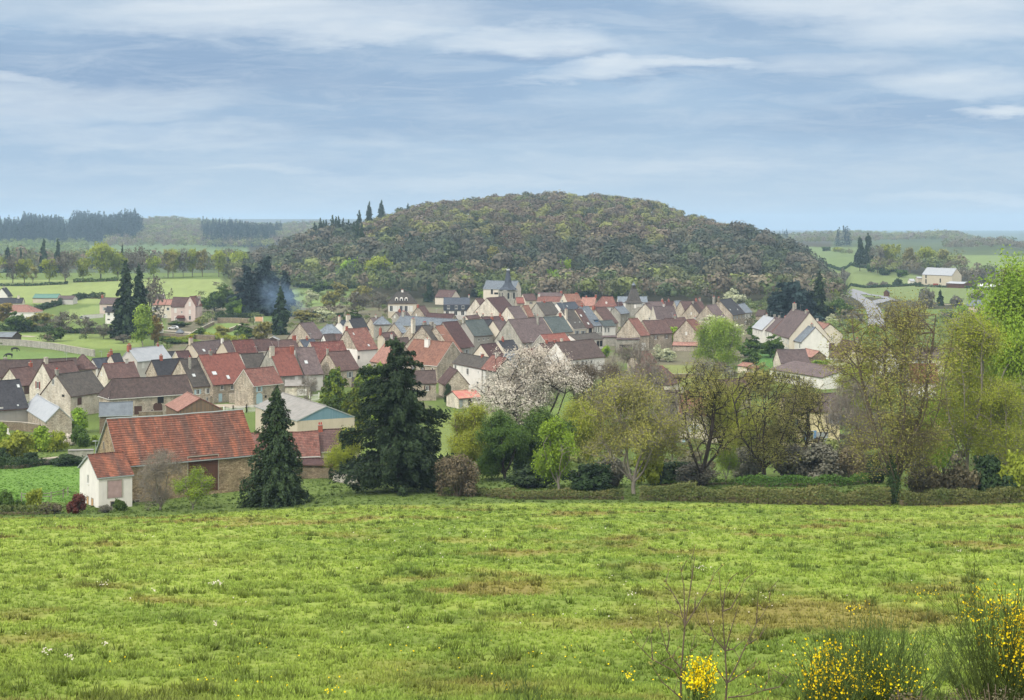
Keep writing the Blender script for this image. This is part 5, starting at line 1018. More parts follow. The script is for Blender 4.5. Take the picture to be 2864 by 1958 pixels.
# templates ---------------------------------------------------------------
T = tree_template
T('tall', 3, 26, 19, 4.2, 'vase', 680, 34000, .075, 'leaf_olive', 'bark', twigs=9, tlen=.075, nl=34, r0=.42, ivy=6.5, spread=.06, limbs=11, lz=(.72, .97), lr=.75)
T('tall_b', 14, 24, 14, 6, 'tall', 480, 34000, .085, 'leaf_spring', 'bark_grey', twigs=7, tlen=.06, nl=26, r0=.3, limbs=6, lz=(.6, .95), spread=.07)
T('oak', 5, 17, 17, 3.2, 'round', 520, 20000, .07, 'leaf_olive', 'bark_dark', twigs=9, tlen=.07, nl=22, r0=.46, lean=.1, limbs=7, lz=(.45, .92), lr=.8)
T('oak_b', 25, 17, 17, 2.6, 'wide', 460, 16000, .07, 'leaf_olive', 'bark_dark', twigs=9, tlen=.07, nl=18, r0=.5, lean=-.1, limbs=7, lz=(.4, .9), lr=.8)
T('broad', 7, 14, 15, 2.2, 'round', 560, 28000, .075, 'leaf_olive', 'bark_grey', twigs=8, tlen=.07, nl=26, r0=.28, limbs=6, lz=(.45, .95), spread=.07)
T('green_round', 8, 11, 12, 1.6, 'wide', 300, 40000, .12, 'leaf_green', 'bark_dark', twigs=4, nl=18, r0=.35, spread=.09, limbs=5, lz=(.4, .8))
T('bright', 9, 10, 7, 1.8, 'tall', 240, 24000, .09, 'leaf_bright', 'bark_grey', twigs=6, nl=14, r0=.2, spread=.08, limbs=4)
T('big_bright', 19, 24, 16, 4, 'round', 460, 44000, .12, 'leaf_bright', 'bark', twigs=5, nl=26, r0=.4, spread=.06, limbs=6)
T('blossom', 10, 16, 17, 1.6, 'round', 620, 40000, .09, 'blossom', 'bark_dark', twigs=8, tlen=.07, nl=26, r0=.32, spread=.05, limbs=7, lz=(.45, .95), lr=.8)
T('bare', 12, 13, 13, 2.2, 'round', 460, 12000, .05, 'twig', 'bark_grey', twigs=14, tlen=.10, nl=18, r0=.24, limb_tip=.024, limbs=6, lz=(.5, .95))
T('bare_brown', 13, 14, 14, 2.5, 'round', 460, 16000, .06, 'twig_brown', 'bark', twigs=14, tlen=.09, nl=20, r0=.24, limb_tip=.024, limbs=6, lz=(.5, .95))
T('fork_bare', 15, 9, 9, 1.0, 'round', 340, 5000, .04, 'twig', 'bark_grey', twigs=14, tlen=.11, nl=16, r0=.17, limb_tip=.018, lean=.15, limbs=5)
T('sapling', 16, 6, 5.5, .9, 'round', 170, 12000, .05, 'leaf_bright', 'bark_grey', twigs=7, tlen=.10, nl=12, r0=.09, spread=.09, limbs=5)
T('willow', 17, 14, 12, 2, 'round', 280, 42000, .10, 'leaf_willow', 'bark_grey', twigs=7, tlen=.12, nl=16, spread=.08, droop=.7, limbs=5)
T('olive_bush', 18, 11, 8, .8, 'round', 300, 40000, .07, 'leaf_spring', 'bark', twigs=8, nl=14, r0=.13, spread=.08, limbs=6, lz=(.4, .9))
# mid-distance versions (fewer, larger faces)
T('m_oak', 31, 22, 20, 5, 'round', 170, 3800, .42, 'leaf_spring', 'bark', twigs=4, nl=16, r0=.45, limb_tip=.06)
T('m_oak_b', 32, 22, 17, 6, 'round', 150, 2600, .40, 'leaf_olive', 'bark', twigs=5, nl=13, r0=.4, limb_tip=.06)
T('m_bare', 33, 18, 16, 4, 'round', 170, 2200, .34, 'twig_grey', 'bark', twigs=7, tlen=.1, nl=14, r0=.35, limb_tip=.06)
T('m_bright', 34, 14, 11, 2, 'round', 120, 3600, .38, 'leaf_bright', 'bark', twigs=3, nl=12, r0=.25, limb_tip=.05)
T('m_green', 35, 12, 11, 1.2, 'round', 140, 4400, .36, 'leaf_green', 'bark_dark', twigs=3, nl=12, r0=.25, limb_tip=.05)
T('m_olive', 36, 12, 11, 1.2, 'round', 140, 4200, .34, 'leaf_olive', 'bark', twigs=4, nl=12, r0=.25, limb_tip=.05)
T('m_blossom', 37, 9, 9, 1.0, 'round', 120, 3400, .26, 'blossom_cream', 'bark_dark', twigs=4, nl=11, r0=.2, limb_tip=.05)
T('m_orange', 38, 9, 6, 1.2, 'tall', 90, 2600, .26, 'leaf_orange', 'bark_dark', twigs=3, nl=9, r0=.15, limb_tip=.05)
T('poplar', 39, 18, 7, 1.0, 'tall', 150, 6500, .26, 'leaf_willow', 'bark_grey', twigs=4, nl=14, r0=.22, limb_tip=.04, droop=.4)
Cn = conifer_template
Cn('spruce', 41, 17.5, 10, 'needle_green', 34000, .12, base=.03, droop=.30, power=.72, layers=38, per=15, ragged=.22, vs=.07)
Cn('fir', 42, 22, 15, 'needle_dark', 64000, .14, base=.06, droop=.05, power=.52, layers=32, per=14, ragged=.46, vs=.055)
Cn('m_conifer', 43, 24, 11, 'needle_dark', 5200, .42, base=.04, droop=.25, power=.75, layers=22, per=9, ragged=.3)
Cn('m_blue', 44, 22, 14, 'needle_blue', 5600, .48, base=.02, droop=.15, power=.6, layers=18, per=9, ragged=.25)
Cn('s_conifer', 45, 20, 8, 'needle_dark', 1500, .6, base=.04, droop=.2, power=.8, layers=14, per=7, ragged=.3)
Cn('cypress', 46, 9, 7, 'needle_gold', 9000, .16, base=.02, droop=-.35, power=.5, layers=20, per=12, ragged=.3)
Cn('m_cedar', 47, 18, 20, 'needle_blue', 6500, .5, base=.06, droop=-.05, power=.35, layers=9, per=12, ragged=.4)
Cn('pine', 48, 22, 9, 'needle_dark', 2600, .5, base=.28, droop=.0, power=.5, layers=12, per=8, ragged=.4)
B = bush_template
B('b_green', 51, 2.4, 3.4, 'leaf_green', 5200, .09); B('b_olive', 52, 2.4, 3.4, 'leaf_spring', 4600, .09); B('b_dark', 53, 2.4, 3.2, 'leaf_dark', 5200, .09); B('b_red', 54, 2.6, 2.7, 'leaf_red', 6500, .07, fill=.7)
B('b_bright', 55, 2.6, 3.6, 'leaf_bright', 4200, .10); B('b_blossom', 56, 2.2, 3.2, 'blossom', 3600, .08); B('b_bramble', 57, 2.2, 4.2, 'bramble', 5200, .08); B('b_grey', 58, 3.2, 3.6, 'twig_grey', 5200, .07, stems=16)
B('b_brown', 59, 4.2, 4.4, 'twig_brown', 9000, .07, stems=22); B('l_green', 61, 5, 7, 'leaf_green', 1500, .30); B('l_olive', 62, 5, 7, 'leaf_spring', 1400, .30); B('l_grey', 63, 6, 8, 'twig_grey', 1500, .30); B('l_dark', 64, 5, 7, 'leaf_dark', 1500, .3); B('l_bright', 65, 5, 7, 'leaf_bright', 1300, .3)
# ---- trees of the orchard line and around the barn (near)
P_ = plant
P_('spruce', 775, 1413, 1080, 195, 'big dark green spruce standing in front of the red tiled barn', 'spruce')
P_('fir', 1108, 1376, 948, 300, 'huge blue-black fir with ragged flat branches in the middle of the view', 'fir_tree')
P_('fork_bare', 448, 1428, 1262, 160, 'small leafless forked tree in front of the barn wall', 'fruit_tree')
P_('sapling', 540, 1426, 1305, 118, 'small light green tree in front of the barn door', 'fruit_tree')
P_('b_red', 212, 1436, 1376, 66, 'rust red rounded shrub beside the white annex', 'red_shrub', 'shrub')
P_('b_green', 338, 1428, 1392, 56, 'green bush at the corner of annex and barn', 'bush', 'bush'); P_('b_grey', 296, 1434, 1410, 50, 'pale grey low bush under the pink door', 'bush', 'bush')
P_('olive_bush', 966, 1345, 1195, 105, 'loose olive coloured tree between the white cottage and the fir', 'tree', Y=232)
P_('olive_bush', 1315, 1350, 1132, 140, 'tall olive green willow bush right of the fir', 'willow_bush', Y=243)
P_('b_brown', 1282, 1388, 1262, 140, 'rounded brown leafless bush right of the fir foot', 'bush', 'bush')
P_('green_round', 1412, 1362, 1162, 160, 'dark green leaning tree with black trunk, left one of the pair', 'tree', Y=232); P_('green_round', 1515, 1360, 1150, 190, 'large dark green dome shaped tree, right one of the pair', 'tree', Y=238)
P_('bright', 1562, 1376, 1168, 130, 'vivid yellow-green tree with pale dead limb', 'tree')
P_('blossom', 1486, 1275, 982, 300, 'large white blossoming cherry tree in front of the village', 'cherry_tree', Y=292)
P_('bare_brown', 1668, 1290, 1000, 210, 'leafless brown tree right of the blossom tree', 'tree', Y=300); P_('bare', 1770, 1255, 960, 190, 'leafless grey-brown tree before the small stone shed', 'tree', Y=325)
P_('broad', 1772, 1382, 1050, 330, 'wide olive leafed tree with straight grey trunk behind the low hedge', 'tree')
P_('oak_b', 1962, 1362, 1000, 250, 'sparse walnut like tree with twisted dark limbs before the orange roof', 'tree')
P_('sapling', 2030, 1352, 1222, 76, 'slim light green young tree left of the gnarled oaks', 'young_tree')
P_('oak', 2140, 1340, 1030, 250, 'gnarled oak with olive leaves and leaning trunk, left of the two', 'oak_tree', Y=228); P_('oak_b', 2245, 1335, 1035, 230, 'gnarled oak with darker bare limbs, right of the two', 'oak_tree', Y=236)
P_('tall', 2500, 1410, 846, 430, 'tallest nearly leafless tree with ivy on its forked trunk at the right hedge', 'tall_tree')
P_('tall_b', 2705, 1355, 872, 260, 'tall slender yellow-green tree right of the tallest tree', 'tree', Y=218)
P_('big_bright', 2862, 1330, 735, 300, 'towering fresh green tree cut by the right edge', 'tree', Y=252)
P_('tall_b', 2812, 1350, 1060, 200, 'olive leafed tree with grey trunk near the right edge', 'tree', Y=214); P_('bright', 2640, 1360, 1095, 120, 'yellow-green tree low behind the tallest tree', 'tree', Y=226)
P_('bright', 2850, 1360, 930, 150, 'yellow-green tree in front of the towering one at the right edge', 'tree', Y=232)
P_('b_dark', 2455, 1352, 1268, 80, 'dark evergreen bush left of the ivy trunk', 'bush', 'bush')
for i, (x, yb, yt, w, k, l) in enumerate([(2100, 1335, 1240, 130, 'b_grey', 'grey bramble thicket under the left gnarled oak'), (2200, 1340, 1235, 150, 'b_grey', 'grey thorn thicket between the gnarled oaks'), (2300, 1342, 1225, 170, 'b_grey', 'wide grey thorn thicket in front of the yellow house'), (2385, 1345, 1240, 120, 'b_brown', 'brownish thicket left of the dark evergreen bush'), (2600, 1400, 1300, 150, 'b_bramble', 'tangle of fallen branches right of the ivy trunk'), (2690, 1402, 1290, 130, 'b_bramble', 'brown bramble mass beneath the slender yellow-green tree'), (2780, 1400, 1270, 150, 'b_dark', 'dark undergrowth near the right edge by the hedge'), (2850, 1402, 1250, 130, 'b_olive', 'olive undergrowth at the right edge'), (1870, 1350, 1285, 170, 'b_dark', 'dark holly like bush between olive tree and walnut like tree'), (1640, 1368, 1290, 190, 'b_dark', 'dark bush beneath the vivid yellow-green tree'), (2570, 1350, 1210, 110, 'b_grey', 'grey twiggy thicket behind the tangle of fallen branches'), (1215, 1365, 1310, 70, 'b_dark', 'dark low bush at the right foot of the big fir'), (1480, 1364, 1300, 150, 'b_dark', 'black-green undergrowth beneath the dome shaped tree'), (1720, 1362, 1270, 120, 'b_grey', 'grey thorn bush behind the straight grey trunk'), (1960, 1360, 1290, 150, 'b_grey', 'grey thorn bush under the walnut like tree'), (1820, 1356, 1250, 110, 'b_olive', 'olive bush right of the straight grey trunk')]):
    P_(k, x, yb, yt, w, l, 'thicket', 'bush')
for i, (x, yb, yt, w, k, Yv, l) in enumerate([(2385, 1340, 1060, 200, 'bare', 250, 'bare grey-brown tree left of the tallest tree'), (2600, 1330, 1120, 160, 'olive_bush', 262, 'low olive tree directly behind the tallest tree'), (2060, 1330, 1075, 150, 'olive_bush', 262, 'loose olive tree between walnut like tree and left gnarled oak'), (1880, 1340, 1090, 150, 'bare', 270, 'bare tree behind the walnut like tree'), (2740, 1330, 1010, 170, 'olive_bush', 260, 'olive undergrowth tree behind the slender yellow-green tree'), (2420, 1240, 1010, 150, 'olive_bush', 330, 'olive tree further back left of the tallest tree'), (1640, 1345, 1120, 150, 'olive_bush', 262, 'olive green tree behind the vivid yellow-green one')]):
    P_(k, x, yb, yt, w, l, 'tree', 'tree', Y=Yv)
# golden cypresses and others near the yards
P_('cypress', 938, 1150, 1032, 92, 'golden tipped cypress, left of the pair behind the blue hangar', 'cypress', Y=345); P_('cypress', 1030, 1165, 1025, 125, 'golden tipped cypress, broader right one of the pair', 'cypress', Y=335)
P_('cypress', 995, 1190, 1090, 90, 'lower golden tipped cypress between the pair', 'cypress', Y=318)
P_('b_green', 925, 1175, 1100, 85, 'fresh green bush below the golden cypresses', 'bush', 'bush', Y=325); P_('b_bright', 1062, 1052, 1010, 44, 'light green bush at the white wall left of the fir tip', 'bush', 'bush', Y=395)
P_('fork_bare', 862, 1128, 1055, 64, 'pruned leafless tree in the yard right of the flat annex', 'fruit_tree', Y=352)
P_('b_dark', 1258, 1112, 1070, 34, 'clipped dark conifer bush at the small stone cottage', 'bush', 'bush', Y=362)
P_('b_bright', 1060, 1190, 1140, 60, 'pale green bush left of the fir trunk', 'bush', 'bush', Y=310)
# left gardens
for x, yb, yt, w, k, l in [(45, 1290, 1200, 120, 'b_olive', 'rounded olive bush in the garden, largest at lower left'), (108, 1262, 1188, 90, 'b_bright', 'bright green bush behind the olive one'), (158, 1262, 1200, 70, 'b_olive', 'yellowish bush under the ivy gable'), (216, 1210, 1136, 76, 'b_bright', 'tall light green bush left of the slate outhouse'), (228, 1250, 1185, 70, 'b_green', 'green bush just below the light green one'), (195, 1245, 1212, 64, 'b_blossom', 'white blossoming shrub, right one in the garden'), (166, 1240, 1210, 50, 'b_blossom', 'white blossoming shrub, left one in the garden'), (262, 1245, 1216, 34, 'b_bright', 'small lime coloured bush by the barn gable'), (75, 1300, 1262, 80, 'b_dark', 'dark laurel bush, left one above the pasture'), (195, 1302, 1266, 100, 'b_dark', 'dark laurel bush, right one above the pasture'), (140, 1300, 1282, 60, 'b_grey', 'grey stony heap of brushwood between the laurels'), (10, 1250, 1180, 60, 'b_bright', 'light green bush at the left edge near the barbecue'), (145, 1215, 1165, 60, 'b_dark', 'dark ivy mass on the outhouse gable'), (-5, 1300, 1250, 70, 'b_dark', 'dark shrub at the left edge above the pasture'),
                            (22, 1436, 1362, 66, 'b_green', 'green shrub at the lower left edge'), (98, 1428, 1360, 60, 'b_olive', 'feathery olive shrub left of the low brown hedge'), (60, 1434, 1392, 50, 'b_green', 'small green shrub between the two at lower left'), (135, 1436, 1402, 90, 'b_bramble', 'low brown hedge stretch left of the rust red shrub')]:
    P_(k, x, yb, yt, w, l, 'bush', 'bush')
# mid left
P_('m_conifer', 352, 950, 735, 105, 'very tall dark conifer, front one of the twin by the whitewashed house', 'conifer', Y=568); P_('m_conifer', 388, 945, 742, 80, 'very tall dark conifer, right one of the twin', 'conifer', Y=585)
P_('m_bare', 425, 920, 770, 100, 'large leafless tree right of the twin conifers', 'tree', Y=600); P_('poplar', 400, 978, 848, 54, 'pale green upright poplar in front of the twin conifers', 'poplar', Y=530); P_('m_orange', 432, 966, 880, 40, 'tree with orange tinged leaves beside the pale poplar', 'tree', Y=538)
P_('m_blue', 690, 885, 745, 120, 'dark blue-green cedar, left of the big group', 'cedar', Y=705); P_('m_blue', 742, 880, 722, 150, 'dark blue-green cedar, tallest of the big group', 'cedar', Y=715); P_('m_blue', 795, 885, 760, 80, 'dark blue-green cedar, right of the big group', 'cedar', Y=700)
P_('m_conifer', 785, 950, 804, 74, 'dark pointed conifer right in front of the cedar group', 'conifer', Y=588)
for x, yb, yt, w, k, l in [(600, 872, 798, 92, 'm_green', 'round green tree left of the cedar group'), (655, 885, 830, 60, 'm_green', 'green tree at the left foot of the cedars'), (662, 886, 842, 34, 'm_bright', 'small light green tree in front of the cedars'), (620, 945, 910, 60, 'm_olive', 'feathery garden tree above the rear left row'), (690, 950, 905, 75, 'm_green', 'round green garden tree above the rear left row'), (735, 952, 900, 60, 'm_olive', 'olive garden tree left of the pointed conifer'), (550, 945, 915, 50, 'm_green', 'green bush below the garden lawn'), (480, 985, 940, 80, 'm_green', 'green bush behind the silver roof'), (530, 985, 948, 60, 'm_bright', 'yellowish bush behind the silver roof'), (345, 985, 935, 60, 'm_bare', 'greyish bare tree at the wall end'), (180, 935, 870, 80, 'm_bare', 'bare tree in the left gardens, larger one'), (240, 945, 885, 60, 'm_bare', 'bare orchard tree beside the grey car'), (110, 920, 875, 90, 'm_olive', 'olive tree right of the salmon bungalow'), (50, 930, 870, 70, 'm_green', 'green tree in front of the salmon bungalow'), (15, 905, 845, 60, 'm_orange', 'rusty leafed tree before the salmon bungalow'), (290, 948, 905, 50, 'm_bare', 'bare orchard tree below the whitewashed house'), (150, 955, 915, 60, 'm_green', 'green tree at the cemetery edge'), (560, 910, 885, 40, 'm_olive', 'shrub at the villa corner'), (500, 915, 895, 60, 'm_green', 'hedge bush before the villa'), (855, 905, 868, 90, 'm_olive', 'pale olive tree by the blue smoke'), (905, 900, 862, 60, 'm_blossom', 'pale blossoming tree in the rear left orchard'), (990, 905, 868, 60, 'm_green', 'green tree left of the manor'), (1000, 880, 815, 80, 'm_bare', 'greyish bare tree left of the manor'), (1060, 870, 815, 60, 'm_bare', 'bare tree touching the manor roof'), (925, 860, 815, 60, 'm_olive', 'orchard tree at the meadow right of the cedars'), (870, 850, 812, 40, 'm_blossom', 'pale small tree in the meadow right of the cedars'), (890, 820, 785, 60, 'm_green', 'field maple along the meadow hedge, left'), (950, 835, 790, 60, 'm_olive', 'field maple along the meadow hedge, right'), (1010, 860, 800, 70, 'm_olive', 'tree behind the orchard near the manor')]:
    P_(k, x, yb, yt, w, l, 'tree', 'tree', Y=hit(x, min(yb, 960), 0, 420))
# oak row behind the far-left meadow
row = [(36, 792, 712, 56), (68, 792, 722, 48), (92, 793, 745, 34), (138, 790, 722, 50), (182, 790, 700, 64), (232, 786, 720, 50), (282, 784, 676, 84), (330, 782, 706, 52), (386, 780, 688, 70), (470, 778, 702, 50), (484, 776, 694, 46), (512, 775, 692, 36), (538, 774, 694, 44), (566, 774, 700, 44), (612, 775, 698, 44), (640, 776, 694, 60), (-20, 796, 715, 60), (430, 779, 715, 50), (665, 780, 700, 60)]
nth = ['first', 'second', 'third', 'fourth', 'fifth', 'sixth', 'seventh', 'eighth', 'ninth', 'tenth', 'eleventh', 'twelfth', 'thirteenth', 'fourteenth', 'fifteenth', 'sixteenth', 'seventeenth', 'eighteenth', 'nineteenth', 'twentieth']
for i, (x, yb, yt, w) in enumerate(sorted(row)): P_(['m_oak', 'm_oak_b', 'm_oak', 'm_bare'][(i * 7) % 4] if x != 282 else 'm_oak', x, yb, yt, w * 1.08, f'field oak in the row behind the far left meadow, {nth[i]} from the left', 'oak_tree', 'tree', 'field oaks behind the far left meadow', Y=hit(x, yb, 0, 700) if True else None)
for i, (x, yb, yt, w) in enumerate([(22, 760, 690, 30), (58, 758, 695, 22), (122, 770, 672, 34), (162, 765, 672, 30), (342, 720, 682, 14)]): P_('s_conifer', x, yb, yt, w, f'dark conifer rising behind the oak row, {nth[i]} from the left', 'conifer', 'tree', 'conifers behind the oak row', Y=1120)
# village conifers, hill edge trees
for x, yb, yt, w, k, l in [(1200, 845, 782, 42, 'm_conifer', 'dark pointed conifer left of the rosy roofed cottage'), (1338, 830, 769, 46, 'm_conifer', 'dark conifer left of the church nave'), (1276, 832, 797, 24, 'm_green', 'egg shaped green bush right of the rosy roofed cottage'), (1352, 838, 808, 34, 'm_bright', 'light green shrub at the church nave corner'), (1650, 835, 788, 46, 'm_conifer', 'dark evergreen behind the faded pink roof'), (1628, 832, 792, 32, 'm_conifer', 'slimmer dark evergreen beside it behind the faded pink roof'), (1733, 845, 800, 34, 'm_green', 'round dark green tree left of the clock tower'), (1800, 840, 785, 30, 'm_conifer', 'dark evergreen directly behind the clock tower'), (2052, 862, 810, 78, 'm_blossom', 'creamy blossoming tree behind the charcoal roof'), (2228, 912, 788, 190, 'm_cedar', 'huge dark spreading cedar above the white terrace'), (2292, 912, 765, 90, 'm_conifer', 'tall dark evergreen right of the spreading cedar'), (2170, 880, 815, 70, 'm_cedar', 'dark cedar wing left of the spreading one'),
                           (2016, 1030, 880, 150, 'willow', 'large fresh green weeping willow in the right gardens'), (2010, 960, 885, 120, 'm_blossom', 'cream blossoming tree just behind the willow'), (1862, 968, 903, 76, 'm_bright', 'yellow-green tree at the rosy brown long roof'), (1905, 962, 925, 20, 's_conifer', 'small dark cypress at the stone gable'), (1692, 1000, 962, 34, 'm_bright', 'bright bush right of the black openings'), (1755, 1005, 965, 30, 'm_bright', 'bright yellow-green shrub before the white double door'), (2120, 945, 890, 60, 'm_green', 'green tree left of the white terrace'), (2100, 1000, 940, 70, 'm_green', 'bushy green tree right of the willow'), (2155, 1000, 935, 76, 'm_green', 'bushy green tree before the white terrace, larger'), (2185, 985, 950, 50, 'm_blossom', 'pale shrub at the foot of the white terrace'), (2100, 1025, 985, 60, 'm_green', 'dark hedge bush right of the willow foot'), (1868, 1012, 975, 50, 'm_blossom', 'white blossoming shrub right of the small stone shed'), (1845, 1010, 965, 50, 'm_blossom', 'grey-white blossoming shrub behind the small stone shed'), (1975, 1095, 1010, 90, 'm_bare', 'bare garden tree below the willow, left'), (2030, 1095, 1020, 80, 'm_bare', 'bare garden tree below the willow, right'), (2095, 1090, 1040, 40, 'm_orange', 'reddish bush left of the long modern building'), (2130, 1110, 1035, 90, 'm_olive', 'olive tree before the long modern building'), (2215, 1030, 985, 90, 'm_olive', 'spreading bush in front of the taupe roofed cottage'), (2300, 1035, 1000, 60, 'm_bright', 'light green bush below the dark stone shed'), (2345, 1040, 1005, 70, 'm_blossom', 'pale flowering bush below the beige house'), (2330, 925, 880, 60, 'm_blossom', 'pale green shrub behind the salmon roofed house'), (2345, 885, 830, 60, 'l_green', 'rounded green bush right of the tall evergreen, lower'), (2330, 850, 800, 50, 'l_olive', 'rounded bush at the road verge, upper'), (2370, 900, 845, 60, 'l_green', 'rounded green bush along the road bend'), (2395, 905, 862, 60, 'l_grey', 'greyish bush along the road bend'), (2380, 930, 885, 50, 'l_olive', 'low bush near the road bend'), (2440, 950, 900, 40, 'm_bright', 'yellow-green treetop left of the tallest tree'), (2595, 862, 796, 52, 'l_grey', 'large rounded grey tree below the far farm'), (2630, 855, 812, 24, 's_conifer', 'small dark pine below the far farm'), (2675, 855, 822, 40, 'l_grey', 'grey twiggy bush below the polytunnel'), (2730, 842, 812, 50, 'l_grey', 'dark twiggy bush in front of the polytunnel'), (2690, 885, 850, 40, 'l_bright', 'light green bush left of the rosy cottage'), (2660, 900, 868, 50, 'l_dark', 'dark hedge bush at the utility pole'), (2720, 920, 880, 60, 'l_dark', 'dark bush below the rosy cottage'), (2790, 870, 800, 60, 'm_green', 'green tree right of the rosy cottage'), (2500, 905, 850, 60, 'l_grey', 'bare grey trees at the road mouth'), (2560, 920, 860, 70, 'l_grey', 'bare grey trees behind the tallest tree top'),
                           (2362, 790, 748, 36, 'l_grey', 'lone round tree on the right slope'), (2405, 758, 662, 30, 'pine', 'tall dark pine on the right slope, left one'), (2428, 760, 655, 34, 'pine', 'tall dark pine on the right slope, right one'), (2455, 765, 684, 50, 'm_bare', 'pale green wood edge tree beside the two pines'), (2490, 762, 680, 66, 'm_oak', 'large domed green tree right of the two pines'), (2545, 765, 695, 50, 'm_oak_b', 'greenish tree in the middle of the far grove'), (2590, 762, 688, 60, 'm_oak', 'olive tree towards the right of the far grove'), (2640, 762, 700, 50, 'm_oak_b', 'rightmost tree of the far grove'), (2437, 762, 733, 30, 'l_green', 'small round green tree under the pines'), (2475, 770, 748, 36, 'l_dark', 'dark bush under the far grove'), (2520, 775, 752, 46, 'l_green', 'green hedge left of the far farm barn'), (2510, 800, 775, 30, 'l_dark', 'dark bush left of the far farm'), (2440, 802, 785, 36, 'l_grey', 'brown bush at the field hedge, left'), (2470, 803, 784, 30, 'l_grey', 'brown bush at the field hedge, right'), (2310, 703, 688, 30, 'l_green', 'small pale bush in the upper right field'), (2345, 704, 690, 34, 'l_olive', 'olive bush in the upper right field'), (2690, 790, 745, 60, 'm_bare', 'grey wood edge right of the far farm barn'), (2750, 795, 750, 70, 'm_bare', 'grey-green trees behind the polytunnel'), (2820, 795, 750, 80, 'm_oak_b', 'greenish trees right of the polytunnel')]:
    P_(k, x, yb, yt, w, l, 'bush' if k[:2] == 'l_' else ('conifer' if 'conif' in k or k == 'pine' else 'tree'), 'bush' if k[:2] == 'l_' else 'tree', Y=hit(x, yb, 0, 380))
# ------------------------------------------------------------------ woods that read as one mass
def wood_mat(name, k=0.70):
    m = bpy.data.materials.new(name); m.use_nodes = True; g = G(m.node_tree)
    at = g.n('Attribute', attribute_name='tint').outputs['Color']; sc = g.n('VectorMath', operation='SCALE', i={0: at}); sc.inputs[3].default_value = k
    bs = g.n('BsdfPrincipled', i={'Roughness': .8, 'Specular IOR Level': .1, 'Base Color': sc.outputs[0]}); tr = g.n('BsdfTranslucent', i={'Color': sc.outputs[0]})
    mx = g.n('MixShader', i={0: .15, 1: bs.outputs[0], 2: tr.outputs[0]}); g.n('OutputMaterial', i={'Surface': mx.outputs[0]}); MAT[name] = m
wood_mat('wood')
def crown_tpl(seed, n, kind):
    rg = np.random.default_rng(seed); C, N = [], []
    if kind == 'leaf':
        for k in range(9):
            a = rg.uniform(0, 6.28); rr = rg.uniform(.1, .62) * .5; c = np.array([math.cos(a) * rr, math.sin(a) * rr, rg.uniform(.42, .84)]); r = np.array([.22, .22, .17]) * rg.uniform(.8, 1.25)
            d = rg.normal(size=(n // 9, 3)); d[:, 2] = np.abs(d[:, 2]) * 1.3 - .55; d /= np.linalg.norm(d, axis=1, keepdims=True); C.append(c + d * r * rg.uniform(.7, 1.05, (n // 9, 1))); N.append(d + rg.normal(0, .18, (n // 9, 3)) + (c - [0, 0, .5]) * 1.2)
    else:
        m = n; t = rg.uniform(0, 1, m) ** 1.2; a = rg.uniform(0, 6.28, m); lay = np.floor(t * 9) / 9; r = (1 - t) * .5 * (1 - .5 * (t * 9 - np.floor(t * 9))) + .02
        C.append(np.stack([np.cos(a) * r, np.sin(a) * r, .05 + t * .95], 1)); N.append(np.stack([np.cos(a), np.sin(a), a * 0 + .5], 1) + rg.normal(0, .5, (m, 3)))
    C = np.concatenate(C); N = np.concatenate(N); N /= np.linalg.norm(N, axis=1, keepdims=True); return C, N
def scatter(px0, px1, Y0, Y1, sp, seed, keep=None):
    rg = np.random.default_rng(seed); xs = np.arange((px0 - CX) / F * Y1 if px0 < CX else (px0 - CX) / F * Y0, (px1 - CX) / F * Y1 if px1 > CX else (px1 - CX) / F * Y0, sp); ys = np.arange(Y0, Y1, sp)
    X, Y = np.meshgrid(xs, ys); X = X + rg.uniform(-.45, .45, X.shape) * sp; Y = Y + rg.uniform(-.45, .45, Y.shape) * sp; X, Y = X.ravel(), Y.ravel(); px = CX + F * X / Y
    k = (px > px0) & (px < px1) & (Y > Y0) & (Y < Y1)
    if keep is not None: k &= keep(X, Y, px)
    return X[k], Y[k]
